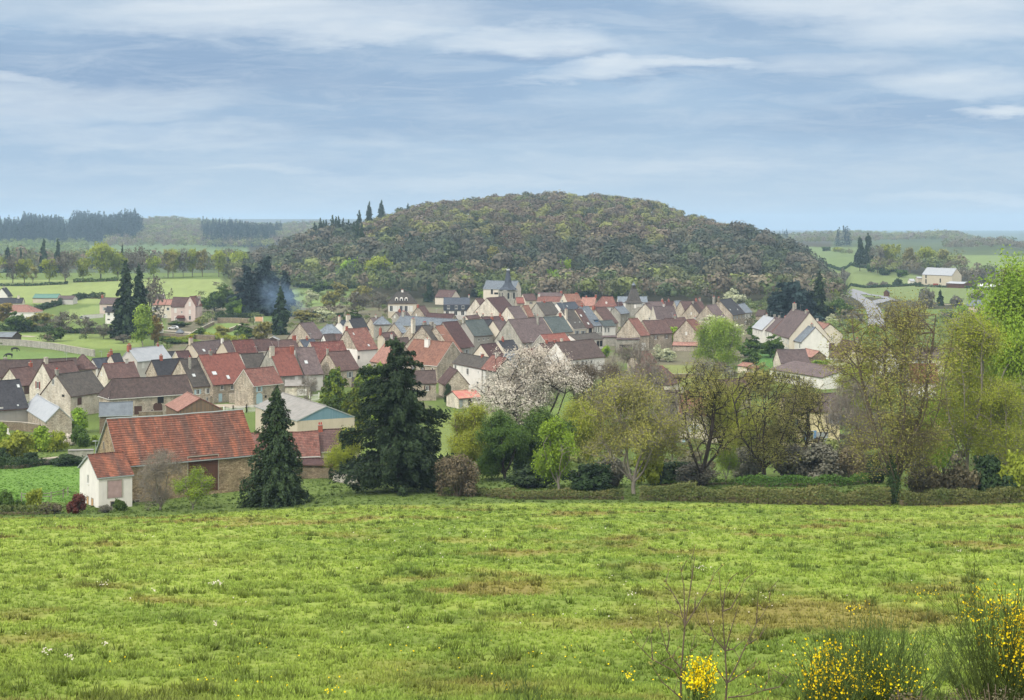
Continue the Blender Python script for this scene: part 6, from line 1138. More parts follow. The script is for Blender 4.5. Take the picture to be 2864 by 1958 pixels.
def woodland(name, parts, label, cat='wood', qs=.052):
    """parts: (X, Y, heights, widths, colours(n,3), kind, faces per tree)"""
    Vs, Fs, Ts, off = [], [], [], 0; rg = np.random.default_rng(len(name))
    for X, Y, Hh, Wd, colr, kind, nq in parts:
        n = len(X); Z = zg(X, Y); tp = [crown_tpl(100 + s, nq, kind) for s in range(6)]; which = rg.integers(0, 6, n); ang = rg.uniform(0, 6.28, n)
        for s in range(6):
            k = np.where(which == s)[0]
            if not len(k): continue
            C, N = tp[s]; m = len(C); ca, sa = np.cos(ang[k])[:, None], np.sin(ang[k])[:, None]
            px_ = (C[:, 0] * ca - C[:, 1] * sa) * Wd[k, None] + X[k, None]; py_ = (C[:, 0] * sa + C[:, 1] * ca) * Wd[k, None] + Y[k, None]; pz = C[:, 2][None] * Hh[k, None] + Z[k, None]
            nx = N[:, 0] * ca - N[:, 1] * sa; ny = N[:, 0] * sa + N[:, 1] * ca; CC = np.stack([px_, py_, pz], -1).reshape(-1, 3); NN = np.stack([nx, ny, np.broadcast_to(N[:, 2], nx.shape)], -1).reshape(-1, 3) + rg.normal(0, .05, (len(k) * m, 3))
            sz = np.repeat(Wd[k] * qs, m) * rg.uniform(.6, 1.4, len(k) * m)
            if kind == 'con': V, Fq = quads(CC, NN, sz * .8, rg, asp=1.7, elong=NN * [1, 1, 0] + [0, 0, -.35])
            else: V, Fq = quads(CC, NN, sz, rg)
            t = np.repeat(colr[k], m, 0) * rg.uniform(.9, 1.1, (len(k) * m, 1)); Vs.append(V); Fs.append(Fq + off); off += len(V); Ts.append(t)
    T_ = np.concatenate(Ts); T_ = np.concatenate([T_, np.ones((len(T_), 1))], 1)
    o = link_mesh(name, np_mesh(name, np.concatenate(Vs), np.concatenate(Fs), attrs={'tint': ('FACE', 'FLOAT_COLOR', T_)}), None, [MAT['wood']]); tag(o, label, cat, kind='stuff'); return o
def pal(X, Y, cols, sc, seed, jit=.12):
    rg = np.random.default_rng(seed); c = np.array([lin(q)[:3] for q in cols]); v = fbm(X / sc, Y / sc, seed, 3) * 1.9 - .45 + rg.normal(0, .14, len(X)); i = np.clip((v * len(c)).astype(int), 0, len(c) - 1)
    return c[i] * rg.uniform(1 - jit, 1 + jit, (len(X), 1))
def mk(X, Y, h0, h1, w, cols, sc, seed, kind='leaf', nq=180):
    rg = np.random.default_rng(seed + 5); H = rg.uniform(h0, h1, len(X)) * (.75 + .5 * fbm(X / 45, Y / 90, seed, 2)); return (X, Y, H, H * rg.uniform(w * .85, w * 1.15, len(X)), pal(X, Y, cols, sc, seed), kind, nq)
def hillkeep(X, Y, px):
    yc = np.interp(px, [640, 900, 1100, 1420, 1690, 1885, 2100, 2220, 2306, 2350], [1150, 1350, 1500, 1600, 1600, 1500, 1350, 1250, 1100, 1000]); y0 = np.interp(px, [640, 720, 950, 1100, 1400, 1480, 2100, 2200, 2350], [1010, 1010, 940, 860, 850, 805, 790, 800, 800])
    return (Y > y0) & (Y < yc + 70)
HC = [(108, 98, 84), (124, 112, 94), (132, 120, 104), (104, 102, 78), (128, 128, 84), (96, 98, 76), (142, 146, 86), (118, 110, 92), (84, 92, 70), (138, 130, 100), (112, 122, 76), (122, 108, 92)]
X, Y = scatter(630, 2345, 785, 1700, 9.6, 1, hillkeep); sel = fbm(X / 60, Y / 60, 9, 2)
yc0 = np.interp(CX + F * X / Y, [640, 950, 1100, 2350], [1010, 940, 850, 800]); foot = Y < yc0 + 90
X1, Y1 = X[~foot], Y[~foot]
zr = (zg(X1, Y1) + 44) / 60.0; lowm = zr + (fbm(X1 / 40, Y1 / 40, 66, 2) - .5) * .5 < .38; LC = [(90, 94, 78), (98, 98, 84), (82, 92, 74), (108, 104, 90), (90, 102, 72), (74, 84, 70), (112, 110, 88)]
parts = [mk(X1[~lowm], Y1[~lowm], 7.5, 17, 1.0, HC, 30, 3, nq=234), mk(X1[lowm], Y1[lowm], 9, 21, .95, LC, 26, 6, nq=234), mk(X[foot], Y[foot], 9, 16, 1.05, [(112, 118, 78), (134, 144, 84), (104, 110, 84), (126, 116, 98), (98, 112, 70), (138, 130, 108), (90, 104, 72)], 22, 4, nq=170)]
woodland('hill_wood', parts, 'large wood of brown and fresh green spring trees covering the round hill', 'wood')
def reg(px0, px1, Y0, Y1, sp, h0, h1, w, cols, seed, kind='leaf', nq=80, keep=None, sc=60): X, Y = scatter(px0, px1, Y0, Y1, sp, seed, keep); return mk(X, Y, h0, h1, w, cols, sc, seed, kind, nq)
CON = [(56, 74, 76), (46, 64, 68), (62, 80, 74)]; DEC = [(128, 136, 92), (144, 142, 108), (134, 124, 112), (120, 130, 88), (150, 158, 98)]
woodland('far_conifer_wood', [reg(-150, 188, 2350, 3400, 13, 24, 36, .56, CON, 11, 'con', 80, lambda X, Y, p: (Y < 2900) | ((p > 62) & (p < 178 - (Y - 2900) * .04))), reg(192, 402, 2500, 3550, 13, 26, 40, .56, CON, 12, 'con', 80, lambda X, Y, p: (p > 196 + (Y - 2500) * .012 + 10 * np.sin(Y / 40)) & (p < 396 - (Y - 2500) * .03 + 12 * np.sin(Y / 60))), reg(565, 800, 2300, 3000, 14, 22, 30, .56, CON, 13, 'con', 80, lambda X, Y, p: (p > 570 + 20 * np.sin(Y / 50)) & (p < 790 - (3000 - Y) * .05)), reg(2340, 2380, 2050, 2150, 10, 22, 30, .45, CON, 14, 'con', 80), reg(2180, 2210, 2600, 2700, 12, 20, 26, .45, CON, 15, 'con', 80)], 'dark blue-green conifer plantations on the distant left ridges', 'wood')
woodland('far_wood', [reg(300, 900, 2250, 3550, 17, 11, 17, 1.1, DEC, 21), reg(-200, 250, 2000, 2400, 16, 10, 16, 1.1, [(126, 148, 84), (140, 158, 92), (118, 130, 90)], 22), reg(-250, 660, 1180, 1480, 14, 12, 20, .9, [(128, 132, 90), (138, 124, 108), (112, 124, 84), (126, 116, 104)], 23, nq=110), reg(2130, 3300, 2750, 3450, 17, 11, 17, 1.1, DEC, 24), reg(2640, 3300, 1930, 2150, 13, 8, 15, 1.1, [(122, 120, 100), (134, 128, 108), (120, 132, 88)], 25), reg(2230, 2460, 2330, 2450, 13, 9, 14, 1.1, DEC, 26), reg(2445, 2690, 1185, 1290, 10, 10, 17, .9, [(126, 140, 84), (112, 126, 78), (130, 124, 98), (140, 150, 88)], 41, nq=140), reg(2680, 3200, 1080, 1190, 11, 6, 12, 1.0, [(118, 124, 92), (128, 122, 100), (112, 126, 80)], 42, nq=140, keep=lambda X, Y, p: fbm(X / 20, Y / 20, 72, 2) > .42), reg(2330, 2700, 1650, 1720, 14, 5, 9, 1.3, [(120, 134, 88), (128, 132, 92)], 43, nq=100, keep=lambda X, Y, p: fbm(X / 30, Y / 30, 73, 2) > .5), reg(-250, 600, 640, 700, 9, 1, 2, 2.2, [(110, 118, 72)], 27, keep=lambda X, Y, p: fbm(X / 9, Y / 9, 2, 2) > .62)], 'hazy mixed spring woods on the distant ridges left and right', 'wood')
woodland('scrub', [reg(2306, 2400, 560, 900, 8, 3, 6, 1.4, [(122, 140, 84), (134, 150, 92), (112, 124, 82), (120, 116, 96)], 31, nq=110, keep=lambda X, Y, p: p < 2336 + (Y - 560) * -.02 + 40), reg(2640, 3200, 430, 760, 9, 2.5, 6, 1.4, [(118, 136, 78), (108, 112, 82), (128, 120, 100), (100, 118, 66)], 32, nq=110, keep=lambda X, Y, p: fbm(X / 14, Y / 14, 8, 2) > .52), reg(2440, 2720, 500, 700, 9, 2.5, 5, 1.4, [(118, 132, 80), (128, 122, 100)], 33, nq=110, keep=lambda X, Y, p: (fbm(X / 12, Y / 12, 18, 2) > .5) & (p > 2490)), reg(560, 1090, 600, 900, 9, 2.5, 5.5, 1.3, [(116, 130, 78), (130, 138, 88), (122, 114, 96), (104, 120, 72)], 34, nq=110, keep=lambda X, Y, p: (fbm(X / 14, Y / 14, 28, 2) > .55) & ~((p > 620) & (p < 700) & (Y < 760))), reg(2090, 2330, 600, 800, 8, 3, 6, 1.3, [(108, 122, 76), (122, 118, 96)], 35, nq=110), reg(-100, 470, 500, 640, 10, 2, 4.5, 1.3, [(116, 132, 78), (124, 116, 96), (104, 120, 72)], 36, nq=110, keep=lambda X, Y, p: fbm(X / 12, Y / 12, 38, 2) > .6), reg(2300, 3100, 300, 460, 8, 2, 5, 1.3, [(126, 142, 72), (112, 128, 72), (120, 112, 90)], 37, nq=130, keep=lambda X, Y, p: fbm(X / 12, Y / 12, 48, 2) > .55), reg(1560, 1960, 240, 320, 6.0, 1.2, 3.2, 1.5, [(124, 130, 78), (112, 110, 86), (128, 136, 80)], 40, nq=260, keep=lambda X, Y, p: fbm(X / 7, Y / 7, 69, 2) > .45), reg(1900, 3100, 232, 330, 6.5, 1.2, 3.6, 1.5, [(126, 136, 78), (116, 112, 88), (132, 142, 82), (124, 116, 100)], 39, nq=260, keep=lambda X, Y, p: fbm(X / 7, Y / 7, 59, 2) > .47), reg(1840, 2140, 330, 480, 8, 1.5, 3.5, 1.5, [(118, 128, 78), (128, 118, 98), (136, 144, 92)], 38, nq=110, keep=lambda X, Y, p: fbm(X / 10, Y / 10, 58, 2) > .58)], 'loose garden shrubs and scrub around the village edges', 'shrubbery')
# trees one can tell apart on the wooded hill
for x, yb, yt, w, k, l in [(1578, 790, 714, 44, 'm_bright', 'bright yellow-green tree at the wood foot, tallest near the church'), (1548, 800, 745, 40, 'm_bright', 'bright green tree just left of the tallest bright one'), (1690, 775, 722, 46, 'm_bright', 'broad bright green tree on the wood edge above the pink roof'), (1848, 765, 737, 38, 'm_bright', 'small bright green tree right of the broad bright one'), (2062, 802, 772, 28, 'm_bright', 'small lime tree low on the right of the wood'), (2008, 776, 757, 18, 'm_bright', 'tiny lime tree in the right half of the wood'), (968, 795, 716, 52, 'm_bright', 'bright dome shaped tree at the left foot of the hill'), (1006, 790, 714, 30, 'm_bright', 'yellow-green tree right of the bright dome shaped one'), (1060, 800, 714, 82, 'm_oak', 'large olive green tree at the left foot of the hill'), (1010, 778, 726, 24, 's_conifer', 'small dark conifer between the bright tree and the large olive one'), (1530, 755, 735, 22, 'm_blossom', 'pale pinkish blossom tree at the wood foot near the church'), (1385, 760, 690, 56, 'm_olive', 'broad grey-green tree above the church'), (1490, 800, 750, 70, 'm_olive', 'dark olive tree right of the church'), (1640, 700, 660, 50, 'm_oak', 'green crowned tree in the middle of the wood'), (2062, 690, 668, 24, 'm_blossom', 'pale blossom tree, upper one in the right of the wood'), (2185, 770, 728, 24, 'm_blossom', 'pale blossom tree, lower one at the right end of the wood'), (1795, 700, 676, 34, 'm_blossom', 'greyish white blossom tree in the wood centre'),
                           (1147, 715, 652, 38, 'm_conifer', 'dark conifer standing alone on the left slope of the hill'), (1005, 640, 590, 36, 'm_conifer', 'dark fir on the hill shoulder, left of the skyline pair'), (1033, 630, 566, 42, 'm_conifer', 'skyline fir on the left shoulder, left of the pair'), (1067, 622, 562, 46, 'm_conifer', 'skyline fir on the left shoulder, right of the pair'), (1141, 600, 569, 26, 'm_conifer', 'small lone fir on the skyline right of the pair'), (1461, 562, 537, 22, 'm_conifer', 'tiny lone fir on the hill top skyline'), (1280, 725, 680, 28, 's_conifer', 'dark fir deep in the middle left of the wood'), (1658, 770, 720, 22, 's_conifer', 'dark fir stem left in the wood centre'), (1725, 765, 715, 24, 's_conifer', 'dark fir stem right in the wood centre')]:
    P_(k, x, yb, yt, w, l, 'tree' if k[0] == 'm' else 'conifer', 'tree', Y=min(hit(x, yb, 0, 850), float(np.interp(x, [640, 900, 1100, 1420, 1690, 1885, 2100], [1150, 1350, 1500, 1600, 1600, 1500, 1350]))))
for i, (x, yb, yt) in enumerate([(862, 665, 640), (880, 672, 622), (896, 676, 612), (912, 678, 616), (930, 680, 604), (947, 684, 606), (960, 688, 612), (975, 690, 616), (990, 700, 622), (1000, 712, 618), (1012, 722, 626), (905, 660, 618), (940, 655, 608), (885, 690, 632)]):
    P_('m_conifer', x, yb, yt, 36, f'dark fir in the stand on the left hill shoulder, {nth[i]} counted roughly left to right', 'conifer', 'tree', 'firs on the left hill shoulder', Y=min(1330, hit(x, yb, 0, 950)))

# ------------------------------------------------------------------ hedges and walls
def hedge(pts, hgt, wid, leaf, label, dens=60, size=.10, ymin=190, name='hedge', step=None):
    P = [ground_pt(x, y, ymin) for x, y in pts]; rg = np.random.default_rng(len(label) * 7 + int(pts[0][0])); C, N = [], []; b = MB()
    for p, q in zip(P[:-1], P[1:]):
        L = (q - p).length; d = (q - p) / L; s = Vector((-d.y, d.x, 0)); n = int(L * dens * hgt * 1.4); u = rg.uniform(0, L, n); a = rg.uniform(0, math.pi, n)
        top = 1 + .34 * (vnoise(u * .35, u * 0 + 3, int(L)) - .5) * 2 + .16 * (vnoise(u * 1.6, u * 0 + 9, int(L)) - .5); r = rg.uniform(.75, 1.08, n); cw = np.sign(np.cos(a)) * np.abs(np.cos(a)) ** .6; ch_ = rg.uniform(0, 1, n) ** .8 * top
        bx = p.x + d.x * u + s.x * cw * r * wid / 2 * (.6 + .4 * rg.uniform(0, 1, n)); by = p.y + d.y * u + s.y * cw * r * wid / 2; c = np.stack([bx, by, zg(bx, by) + ch_ * hgt], 1); C.append(c); N.append(np.stack([s.x * cw, s.y * cw, ch_], 1) + rg.normal(0, .6, (n, 3)))
        m = max(1, int(L / 4))
        for k in range(m):
            a0 = p.lerp(q, k / m); a1 = p.lerp(q, (k + 1) / m); z0, z1 = gz(a0.x, a0.y), gz(a1.x, a1.y); o = Vector((a0.x, a0.y, z0 - .3)) - s * wid * .18; b.box(o, (a1.x - a0.x, a1.y - a0.y, z1 - z0), s * wid * .36, (0, 0, hgt * .3 + .3))
    C = np.concatenate(C); N = np.concatenate(N); V, Fq = quads(C, N, size * rg.uniform(.6, 1.3, len(C)), rg, asp=1.4); o0 = P[0]
    root = empty(name, o0, 0, label, 'hedge'); V = V - np.array(o0)
    me = np_mesh('foliage', V, Fq, attrs={'rnd': ('FACE', 'FLOAT', np.clip(vnoise(C[:, 0] / 2.5, C[:, 1] / 2.5, 5) * .7 + rg.uniform(0, .4, len(C)), 0, 1))}); link_mesh('foliage', me, root, [MAT[leaf]])
    b.v = [tuple(Vector(v) - o0) for v in b.v]; b.build('stems', MAT['bramble'], root); return root
hedge([(1235, 1388), (1330, 1386), (1440, 1397), (1600, 1396), (1745, 1397)], 1.25, 1.6, 'hedge_leaf', 'low uneven brown hedge along the meadow foot right of the fir', 90)
hedge([(1790, 1399), (1950, 1402), (2150, 1409), (2300, 1412), (2490, 1414)], 2.2, 2.0, 'hedge_leaf', 'tall trimmed brown-green hedge left of the ivy trunk', 110)
hedge([(2520, 1414), (2700, 1410), (2880, 1404), (3000, 1400)], 2.1, 2.2, 'hedge_leaf', 'tall brown-green hedge right of the ivy trunk', 100)
hedge([(2060, 1362), (2330, 1360), (2440, 1352)], 1.5, 1.4, 'hedge_green', 'fresh green clipped hedge behind the tall brown one, left', 90); hedge([(2560, 1358), (2720, 1356)], 1.3, 1.4, 'hedge_green', 'fresh green clipped hedge behind the tall brown one, right', 90)
hedge([(-200, 1316), (60, 1310), (125, 1300)], 1.8, 1.6, 'leaf_dark', 'dark hedge at the top of the left pasture', 70); hedge([(-100, 1440), (60, 1440), (150, 1438)], 1.2, 1.4, 'hedge_leaf', 'low rough hedge at the lower left pasture foot', 60)
hedge([(97, 872), (235, 834)], 3.0, 2.0, 'leaf_dark', 'dark hedge climbing to the right behind the salmon bungalow', 14, .28); hedge([(235, 834), (292, 836)], 3.0, 2.0, 'leaf_dark', 'dark trimmed hedge left of the pinkish house', 14, .28)
hedge([(0, 925), (140, 930), (315, 935)], 2.4, 2.0, 'leaf_dark', 'long dark hedge along the top of the cemetery lawn', 16, .26); hedge([(600, 896), (708, 893)], 3.4, 2.0, 'leaf_dark', 'long dark clipped hedge right of the villa', 14, .28)
hedge([(852, 893), (960, 888)], 3.0, 2.0, 'leaf_dark', 'dark clipped hedge behind the smoke', 12, .3); hedge([(820, 803), (1005, 806)], 3.0, 2.4, 'leaf_dark', 'dark hedge along the far side of the orchard meadow', 9, .4, 600)
hedge([(2316, 806), (2420, 806), (2530, 801), (2575, 796)], 1.8, 1.6, 'leaf_dark', 'thin dark hedge above the road junction', 10, .3, 600); hedge([(2310, 744), (2400, 748), (2510, 762)], 2.4, 2.0, 'leaf_dark', 'dark hedge across the right slope below the pines', 6, .5, 900)
hedge([(2560, 802), (2700, 806), (2864, 816)], 1.6, 1.6, 'leaf_dark', 'thin dark hedge in front of the far farm', 9, .3, 600); hedge([(-200, 801), (80, 800), (190, 795)], 1.6, 1.6, 'leaf_dark', 'low hedge under the oak row, left', 8, .35, 700); hedge([(205, 790), (330, 786)], 2.2, 2.4, 'leaf_green', 'low hedge under the oak row, middle', 8, .35, 700)
hedge([(2140, 1352), (1850, 1360)], 1.0, 1.2, 'hedge_green', 'low green strip of hedge under the gnarled oaks', 50); hedge([(460, 962), (560, 945), (690, 955)], 2.0, 2.0, 'leaf_spring', 'rough green hedge above the rear left row', 18, .22)
def wall_line(pts, hgt, wid, mat, label, cap='cap_stone', ymin=190, name='stone_wall', cat='wall', dz=0):
    P = [ground_pt(x, y, ymin) for x, y in pts]; b = MB(); c = MB(); o0 = P[0].copy()
    for p, q in zip(P[:-1], P[1:]):
        L = (q - p).length; d = (q - p) / L; s = Vector((-d.y, d.x, 0)).normalized() * wid; m = max(1, int(L / 6))
        for k in range(m):
            a0 = p.lerp(q, k / m); a1 = p.lerp(q, (k + 1) / m); z0, z1 = gz(a0.x, a0.y), gz(a1.x, a1.y); o = Vector((a0.x, a0.y, z0 - .5)) - o0; b.box(o, (a1.x - a0.x, a1.y - a0.y, z1 - z0), s, (0, 0, hgt + .5)); c.box(o + Vector((0, 0, hgt + .5)) - s * .1, (a1.x - a0.x, a1.y - a0.y, z1 - z0), s * 1.2, (0, 0, .1))
    root = empty(name, o0, 0, label, cat); b.build('wall', MAT[mat], root); c.build('coping', MAT[cap], root); return root
W_ = wall_line
W_([(-100, 962), (60, 968), (150, 978), (262, 998)], 2.2, .5, 'stone_grey', 'long pale stone wall between cemetery lawn and horse paddock'); W_([(232, 893), (290, 888)], 1.8, .3, 'white', 'white garden wall in front of the pinkish house', name='garden_wall')
W_([(520, 952), (555, 930), (600, 908)], 1.4, .5, 'stone_dark', 'dark dry stone wall rising along the garden lawn'); W_([(608, 903), (700, 905)], 2.2, .5, 'stone_dark', 'grey garden wall behind the green lawn'); W_([(640, 930), (680, 915)], 1.4, .8, 'stone_dark', 'short dark wall of brushwood in the rear garden')
W_([(440, 942), (520, 948), (600, 950)], 1.6, .5, 'stone_dark', 'rough stone wall in front of the villa terrace'); W_([(586, 1130), (640, 1120)], 1.8, .4, 'stone', 'yard wall with pale coping before the big red roof'); W_([(640, 1128), (708, 1128)], 2.4, .5, 'stone', 'rough yard wall with pale blue gate under the stone gable')
W_([(372, 1172), (455, 1170)], 1.6, .5, 'stone_dark', 'low dark wall in front of the half rendered farmhouse'); W_([(-40, 1200), (60, 1205), (110, 1212)], 1.8, .5, 'stone_dark', 'dark garden wall behind the barbecue'); W_([(190, 1292), (262, 1290)], 2.0, 1.2, 'stone_grey', 'corrugated roofed low wall left of the barn gable', cap='fibro')
W_([(1838, 1058), (1960, 1058)], 1.2, .4, 'stone_dark', 'dark garden wall between two strips of lawn'); W_([(2640, 905), (2740, 900)], 2.0, .4, 'stone', 'garden wall beneath the rosy stone cottage'); W_([(1100, 900), (1240, 902)], 2.5, .4, 'stone_grey', 'pale wall behind the long slate roof')
W_([(930, 1345), (1000, 1360)], 1.2, .4, 'stone_grey', 'low grey wall at the left foot of the big fir')

# white picket gate fence in the yard
def picket(pts, label):
    P = [ground_pt(x, y, 190) for x, y in pts]; o0 = P[0].copy(); root = empty('picket_fence', o0, 0, label, 'fence'); b = MB(); c = MB()
    for p, q in zip(P[:-1], P[1:]):
        L = (q - p).length; d = (q - p) / L; n = int(L / .32)
        for k in range(n):
            a = p + d * (k * .32) - o0; b.abox(a.x - .05, a.x + .05, a.y - .02, a.y + .02, a.z, a.z + 1.7)
        for zz in (.35, 1.35): c.box(p - o0 + Vector((0, .03, zz)), q - p, (0, .05, 0), (0, 0, .1))
        for e in (p, q): c.abox(e.x - o0.x - .12, e.x - o0.x + .12, e.y - o0.y - .1, e.y - o0.y + .14, e.z - o0.z - .2, e.z - o0.z + 2.0)
    b.build('pickets', MAT['frame_white'], root); c.build('rails', MAT['frame_white'], root)
picket([(626, 1160), (652, 1158), (690, 1154), (728, 1150)], 'white picket fence and gate in the yard behind the wooden shed')
picket([(866, 1122), (892, 1120)], 'short white fence by the pruned leafless tree')
# ------------------------------------------------------------------ small things
def simple(name, px, pyb, label, cat, rz=0, ymin=190, Y=None):
    p = ground_pt(px, pyb, ymin) if Y is None else Vector(((px - CX) / F * Y, Y, gz((px - CX) / F * Y, Y))); return empty(name, p, R(rz), label, cat)
def car(px, pyb, label, col, rz, name='parked_car'):
    o = simple(name, px, pyb, label, 'car', rz, 400); W2 = .85; b = MB()
    prof = [(-2.1, .35), (-2.15, .85), (-1.9, 1.0), (-1.35, 1.42), (.35, 1.46), (1.05, 1.0), (1.95, .85), (2.1, .6), (2.1, .35)]
    b.poly([(x, -W2, z) for x, z in prof]); b.poly([(x, W2, z) for x, z in prof][::-1])
    for i in range(len(prof)):
        (x0, z0), (x1, z1) = prof[i], prof[(i + 1) % len(prof)]; b.poly([(x0, -W2, z0), (x0, W2, z0), (x1, W2, z1), (x1, -W2, z1)])
    b.build('body', MAT[col], o); b = MB()
    for s in (-1, 1): b.poly([(-1.55, s * .87, 1.0), (.8, s * .87, 1.0), (.3, s * .87, 1.36), (-1.25, s * .87, 1.34)])
    b.poly([(1.0, -.75, 1.06), (1.0, .75, 1.06), (.42, .7, 1.45), (.42, -.7, 1.45)]); b.build('side_window', MAT['glass'], o)
    for x in (-1.3, 1.3):
        for y in (-.84, .84): b = MB(); b.cyl((x, y - .1, .32), (x, y + .1, .32), .32, .32, 14); b.build('wheel', MAT['tyre'], o)
    for y in (-.6, .6): b = MB(); b.abox(2.0, 2.12, y - .16, y + .16, .62, .78); b.build('headlight', MAT['lead'], o)
    return o
car(485, 921, 'small white car parked below the pink villa', 'car_white', 175); car(236, 892, 'silver car parked by the white garden wall', 'car_grey', -8); car(48, 925, 'pale car half hidden by the bushes of the left garden', 'car_grey', 10)
# white camper van half hidden by the tall tree
o = simple('camper_van', 2592, 1118, 'white rounded camper van behind the branches of the tallest tree', 'van', 10, Y=372); b = MB(); prof = [(-1.9, .4), (-2.0, 1.6), (-1.6, 2.4), (-.9, 2.6), (1.4, 2.6), (2.0, 2.1), (2.1, .9), (2.0, .4)]
b.poly([(x, -1, z) for x, z in prof]); b.poly([(x, 1, z) for x, z in prof][::-1])
for i in range(len(prof)):
    (x0, z0), (x1, z1) = prof[i], prof[(i + 1) % len(prof)]; b.poly([(x0, -1, z0), (x0, 1, z0), (x1, 1, z1), (x1, -1, z1)])
b.build('body', MAT['car_white'], o); b = MB(); b.abox(-1.0, .6, -1.04, -1.0, 1.4, 2.0); b.build('side_window', MAT['glass'], o)
for x in (-1.2, 1.3): b = MB(); b.cyl((x, -1.0, .36), (x, -.75, .36), .36, .36, 14); b.build('wheel', MAT['tyre'], o)
# horses
def horse(px, pyb, rz, label):
    p = ground_pt(px, pyb, 300); pts = [(0, 0, 1.25), (.55, 0, 1.28), (1.0, 0, 1.2), (1.35, 0, .95), (1.62, 0, .55), (1.82, 0, .22), (-.55, 0, 1.3), (-.85, 0, 1.2), (.95, .18, .95), (.98, .2, .5), (.96, .2, .04), (.85, -.18, .95), (.75, -.2, .5), (.78, -.2, .04), (-.75, .2, .95), (-.9, .22, .55), (-.82, .22, .04), (-.7, -.2, .95), (-.6, -.22, .55), (-.68, -.22, .04), (-1.0, 0, 1.0), (-1.08, 0, .45)]
    ed = [(0, 1), (1, 2), (2, 3), (3, 4), (4, 5), (0, 6), (6, 7), (1, 8), (8, 9), (9, 10), (1, 11), (11, 12), (12, 13), (6, 14), (14, 15), (15, 16), (6, 17), (17, 18), (18, 19), (7, 20), (20, 21)]
    rad = [.33, .32, .22, .17, .12, .08, .32, .2, .15, .075, .06, .15, .075, .06, .17, .08, .06, .17, .08, .06, .07, .05]
    me = bpy.data.meshes.new('horse'); me.from_pydata(pts, ed, []); o = bpy.data.objects.new('horse', me); col_link(o); o.location = p; o.rotation_euler = (0, 0, R(rz)); o.scale = (1.05,) * 3
    m = o.modifiers.new('skin', 'SKIN'); me.skin_vertices[0].data[0].use_root = True
    for i, r in enumerate(rad): me.skin_vertices[0].data[i].radius = (r, r); me.skin_vertices[0].data[i].use_root = (i == 0)
    s = o.modifiers.new('sub', 'SUBSURF'); s.levels = s.render_levels = 2; me.materials.append(MAT['horse_black']); tag(o, label, 'horse')
horse(26, 1001, 195, 'black horse grazing in the paddock, the nearer of the two'); horse(40, 984, 30, 'black horse in the paddock behind the grazing one')
# white slender shrine
o = simple('shrine', 453, 934, 'slim white wayside shrine with pointed top below the villa', 'shrine', 10); b = MB(); b.abox(-.55, .55, -.5, .5, -.3, 3.3); b.build('pillar', MAT['white'], o); b = MB()
for k in range(4): a0, a1 = k * math.pi / 2 + math.pi / 4, (k + 1) * math.pi / 2 + math.pi / 4; b.poly([(math.cos(a0) * .8, math.sin(a0) * .8, 3.3), (math.cos(a1) * .8, math.sin(a1) * .8, 3.3), (0, 0, 4.9)])
b.build('roof', MAT['cream'], o)
# barbecue
o = simple('barbecue', 22, 1212, 'cream garden barbecue with tapering chimney hood at the lower left', 'barbecue', 0, Y=300); b = MB(); b.abox(-.45, .45, -.35, .35, -.2, .9); b.build('base', MAT['white'], o); b = MB(); b.abox(-.4, -.28, -.35, .3, .9, 1.4); b.abox(.28, .4, -.35, .3, .9, 1.4); b.cyl((0, 0, 1.4), (0, 0, 2.1), .5, .2, 4); b.cyl((0, 0, 2.1), (0, 0, 2.7), .2, .18, 8); b.build('hood', MAT['white'], o)
# orange board
o = simple('sign_board', 724, 902, 'pale orange board between two white posts beside the cedars', 'board', 3); b = MB(); b.abox(-1.7, 1.7, -.04, .04, .5, 2.5); b.build('panel', MAT['panel_orange'], o)
for x in (-1.8, 1.8): b = MB(); b.abox(x - .1, x + .1, -.08, .08, -.1, 2.7); b.build('post', MAT['frame_white'], o)
# utility pole
for x, yb, yt, l in [(2669, 914, 872, 'pale utility pole with crossarm in the right gardens'), (1158 + 800, 1105, 1040, 'thin wooden pole in the gardens below the willow'), (861, 1136, 1046, 'thin dark mast in front of the stone house beside the golden cypresses')]:
    o = simple('utility_pole', x, yb, l, 'pole', 8); hh = -(yt - YH) / F * o.location.y - o.location.z; b = MB(); b.cyl((0, 0, -.3), (0, 0, hh), .14, .10, 8); b.build('pole', MAT['pole_wood'], o); b = MB(); b.abox(-.9, .9, -.16, -.06, hh - .5, hh - .38); b.build('crossarm', MAT['pole_wood'], o)
# polytunnel
o = simple('polytunnel', 2776, 803, 'long white plastic polytunnel right of the far farm barn', 'polytunnel', 3, 600); L = 14.0 / 2 * 1.0; b = MB(); n = 12; rr = 3.0; hl_ = 39 / F * o.location.y
for i in range(n):
    a0, a1 = math.pi * i / n, math.pi * (i + 1) / n; b.poly([(-hl_, rr * math.cos(a0), rr * .8 * math.sin(a0)), (hl_, rr * math.cos(a0), rr * .8 * math.sin(a0)), (hl_, rr * math.cos(a1), rr * .8 * math.sin(a1)), (-hl_, rr * math.cos(a1), rr * .8 * math.sin(a1))])
b.build('cover', MAT['plastic_white'], o); b = MB()
for s in (-1, 1): b.poly([(s * hl_, rr * math.cos(math.pi * i / n), rr * .8 * math.sin(math.pi * i / n)) for i in range(n + 1)])
b.build('end_wall', MAT['plastic_white'], o)
# TV aerials
for (x, yt, Y) in [(1503, 812, 765), (1557, 845, 640), (1966, 826, 640), (1750, 870, 600), (1435, 930, 520)]:
    pass
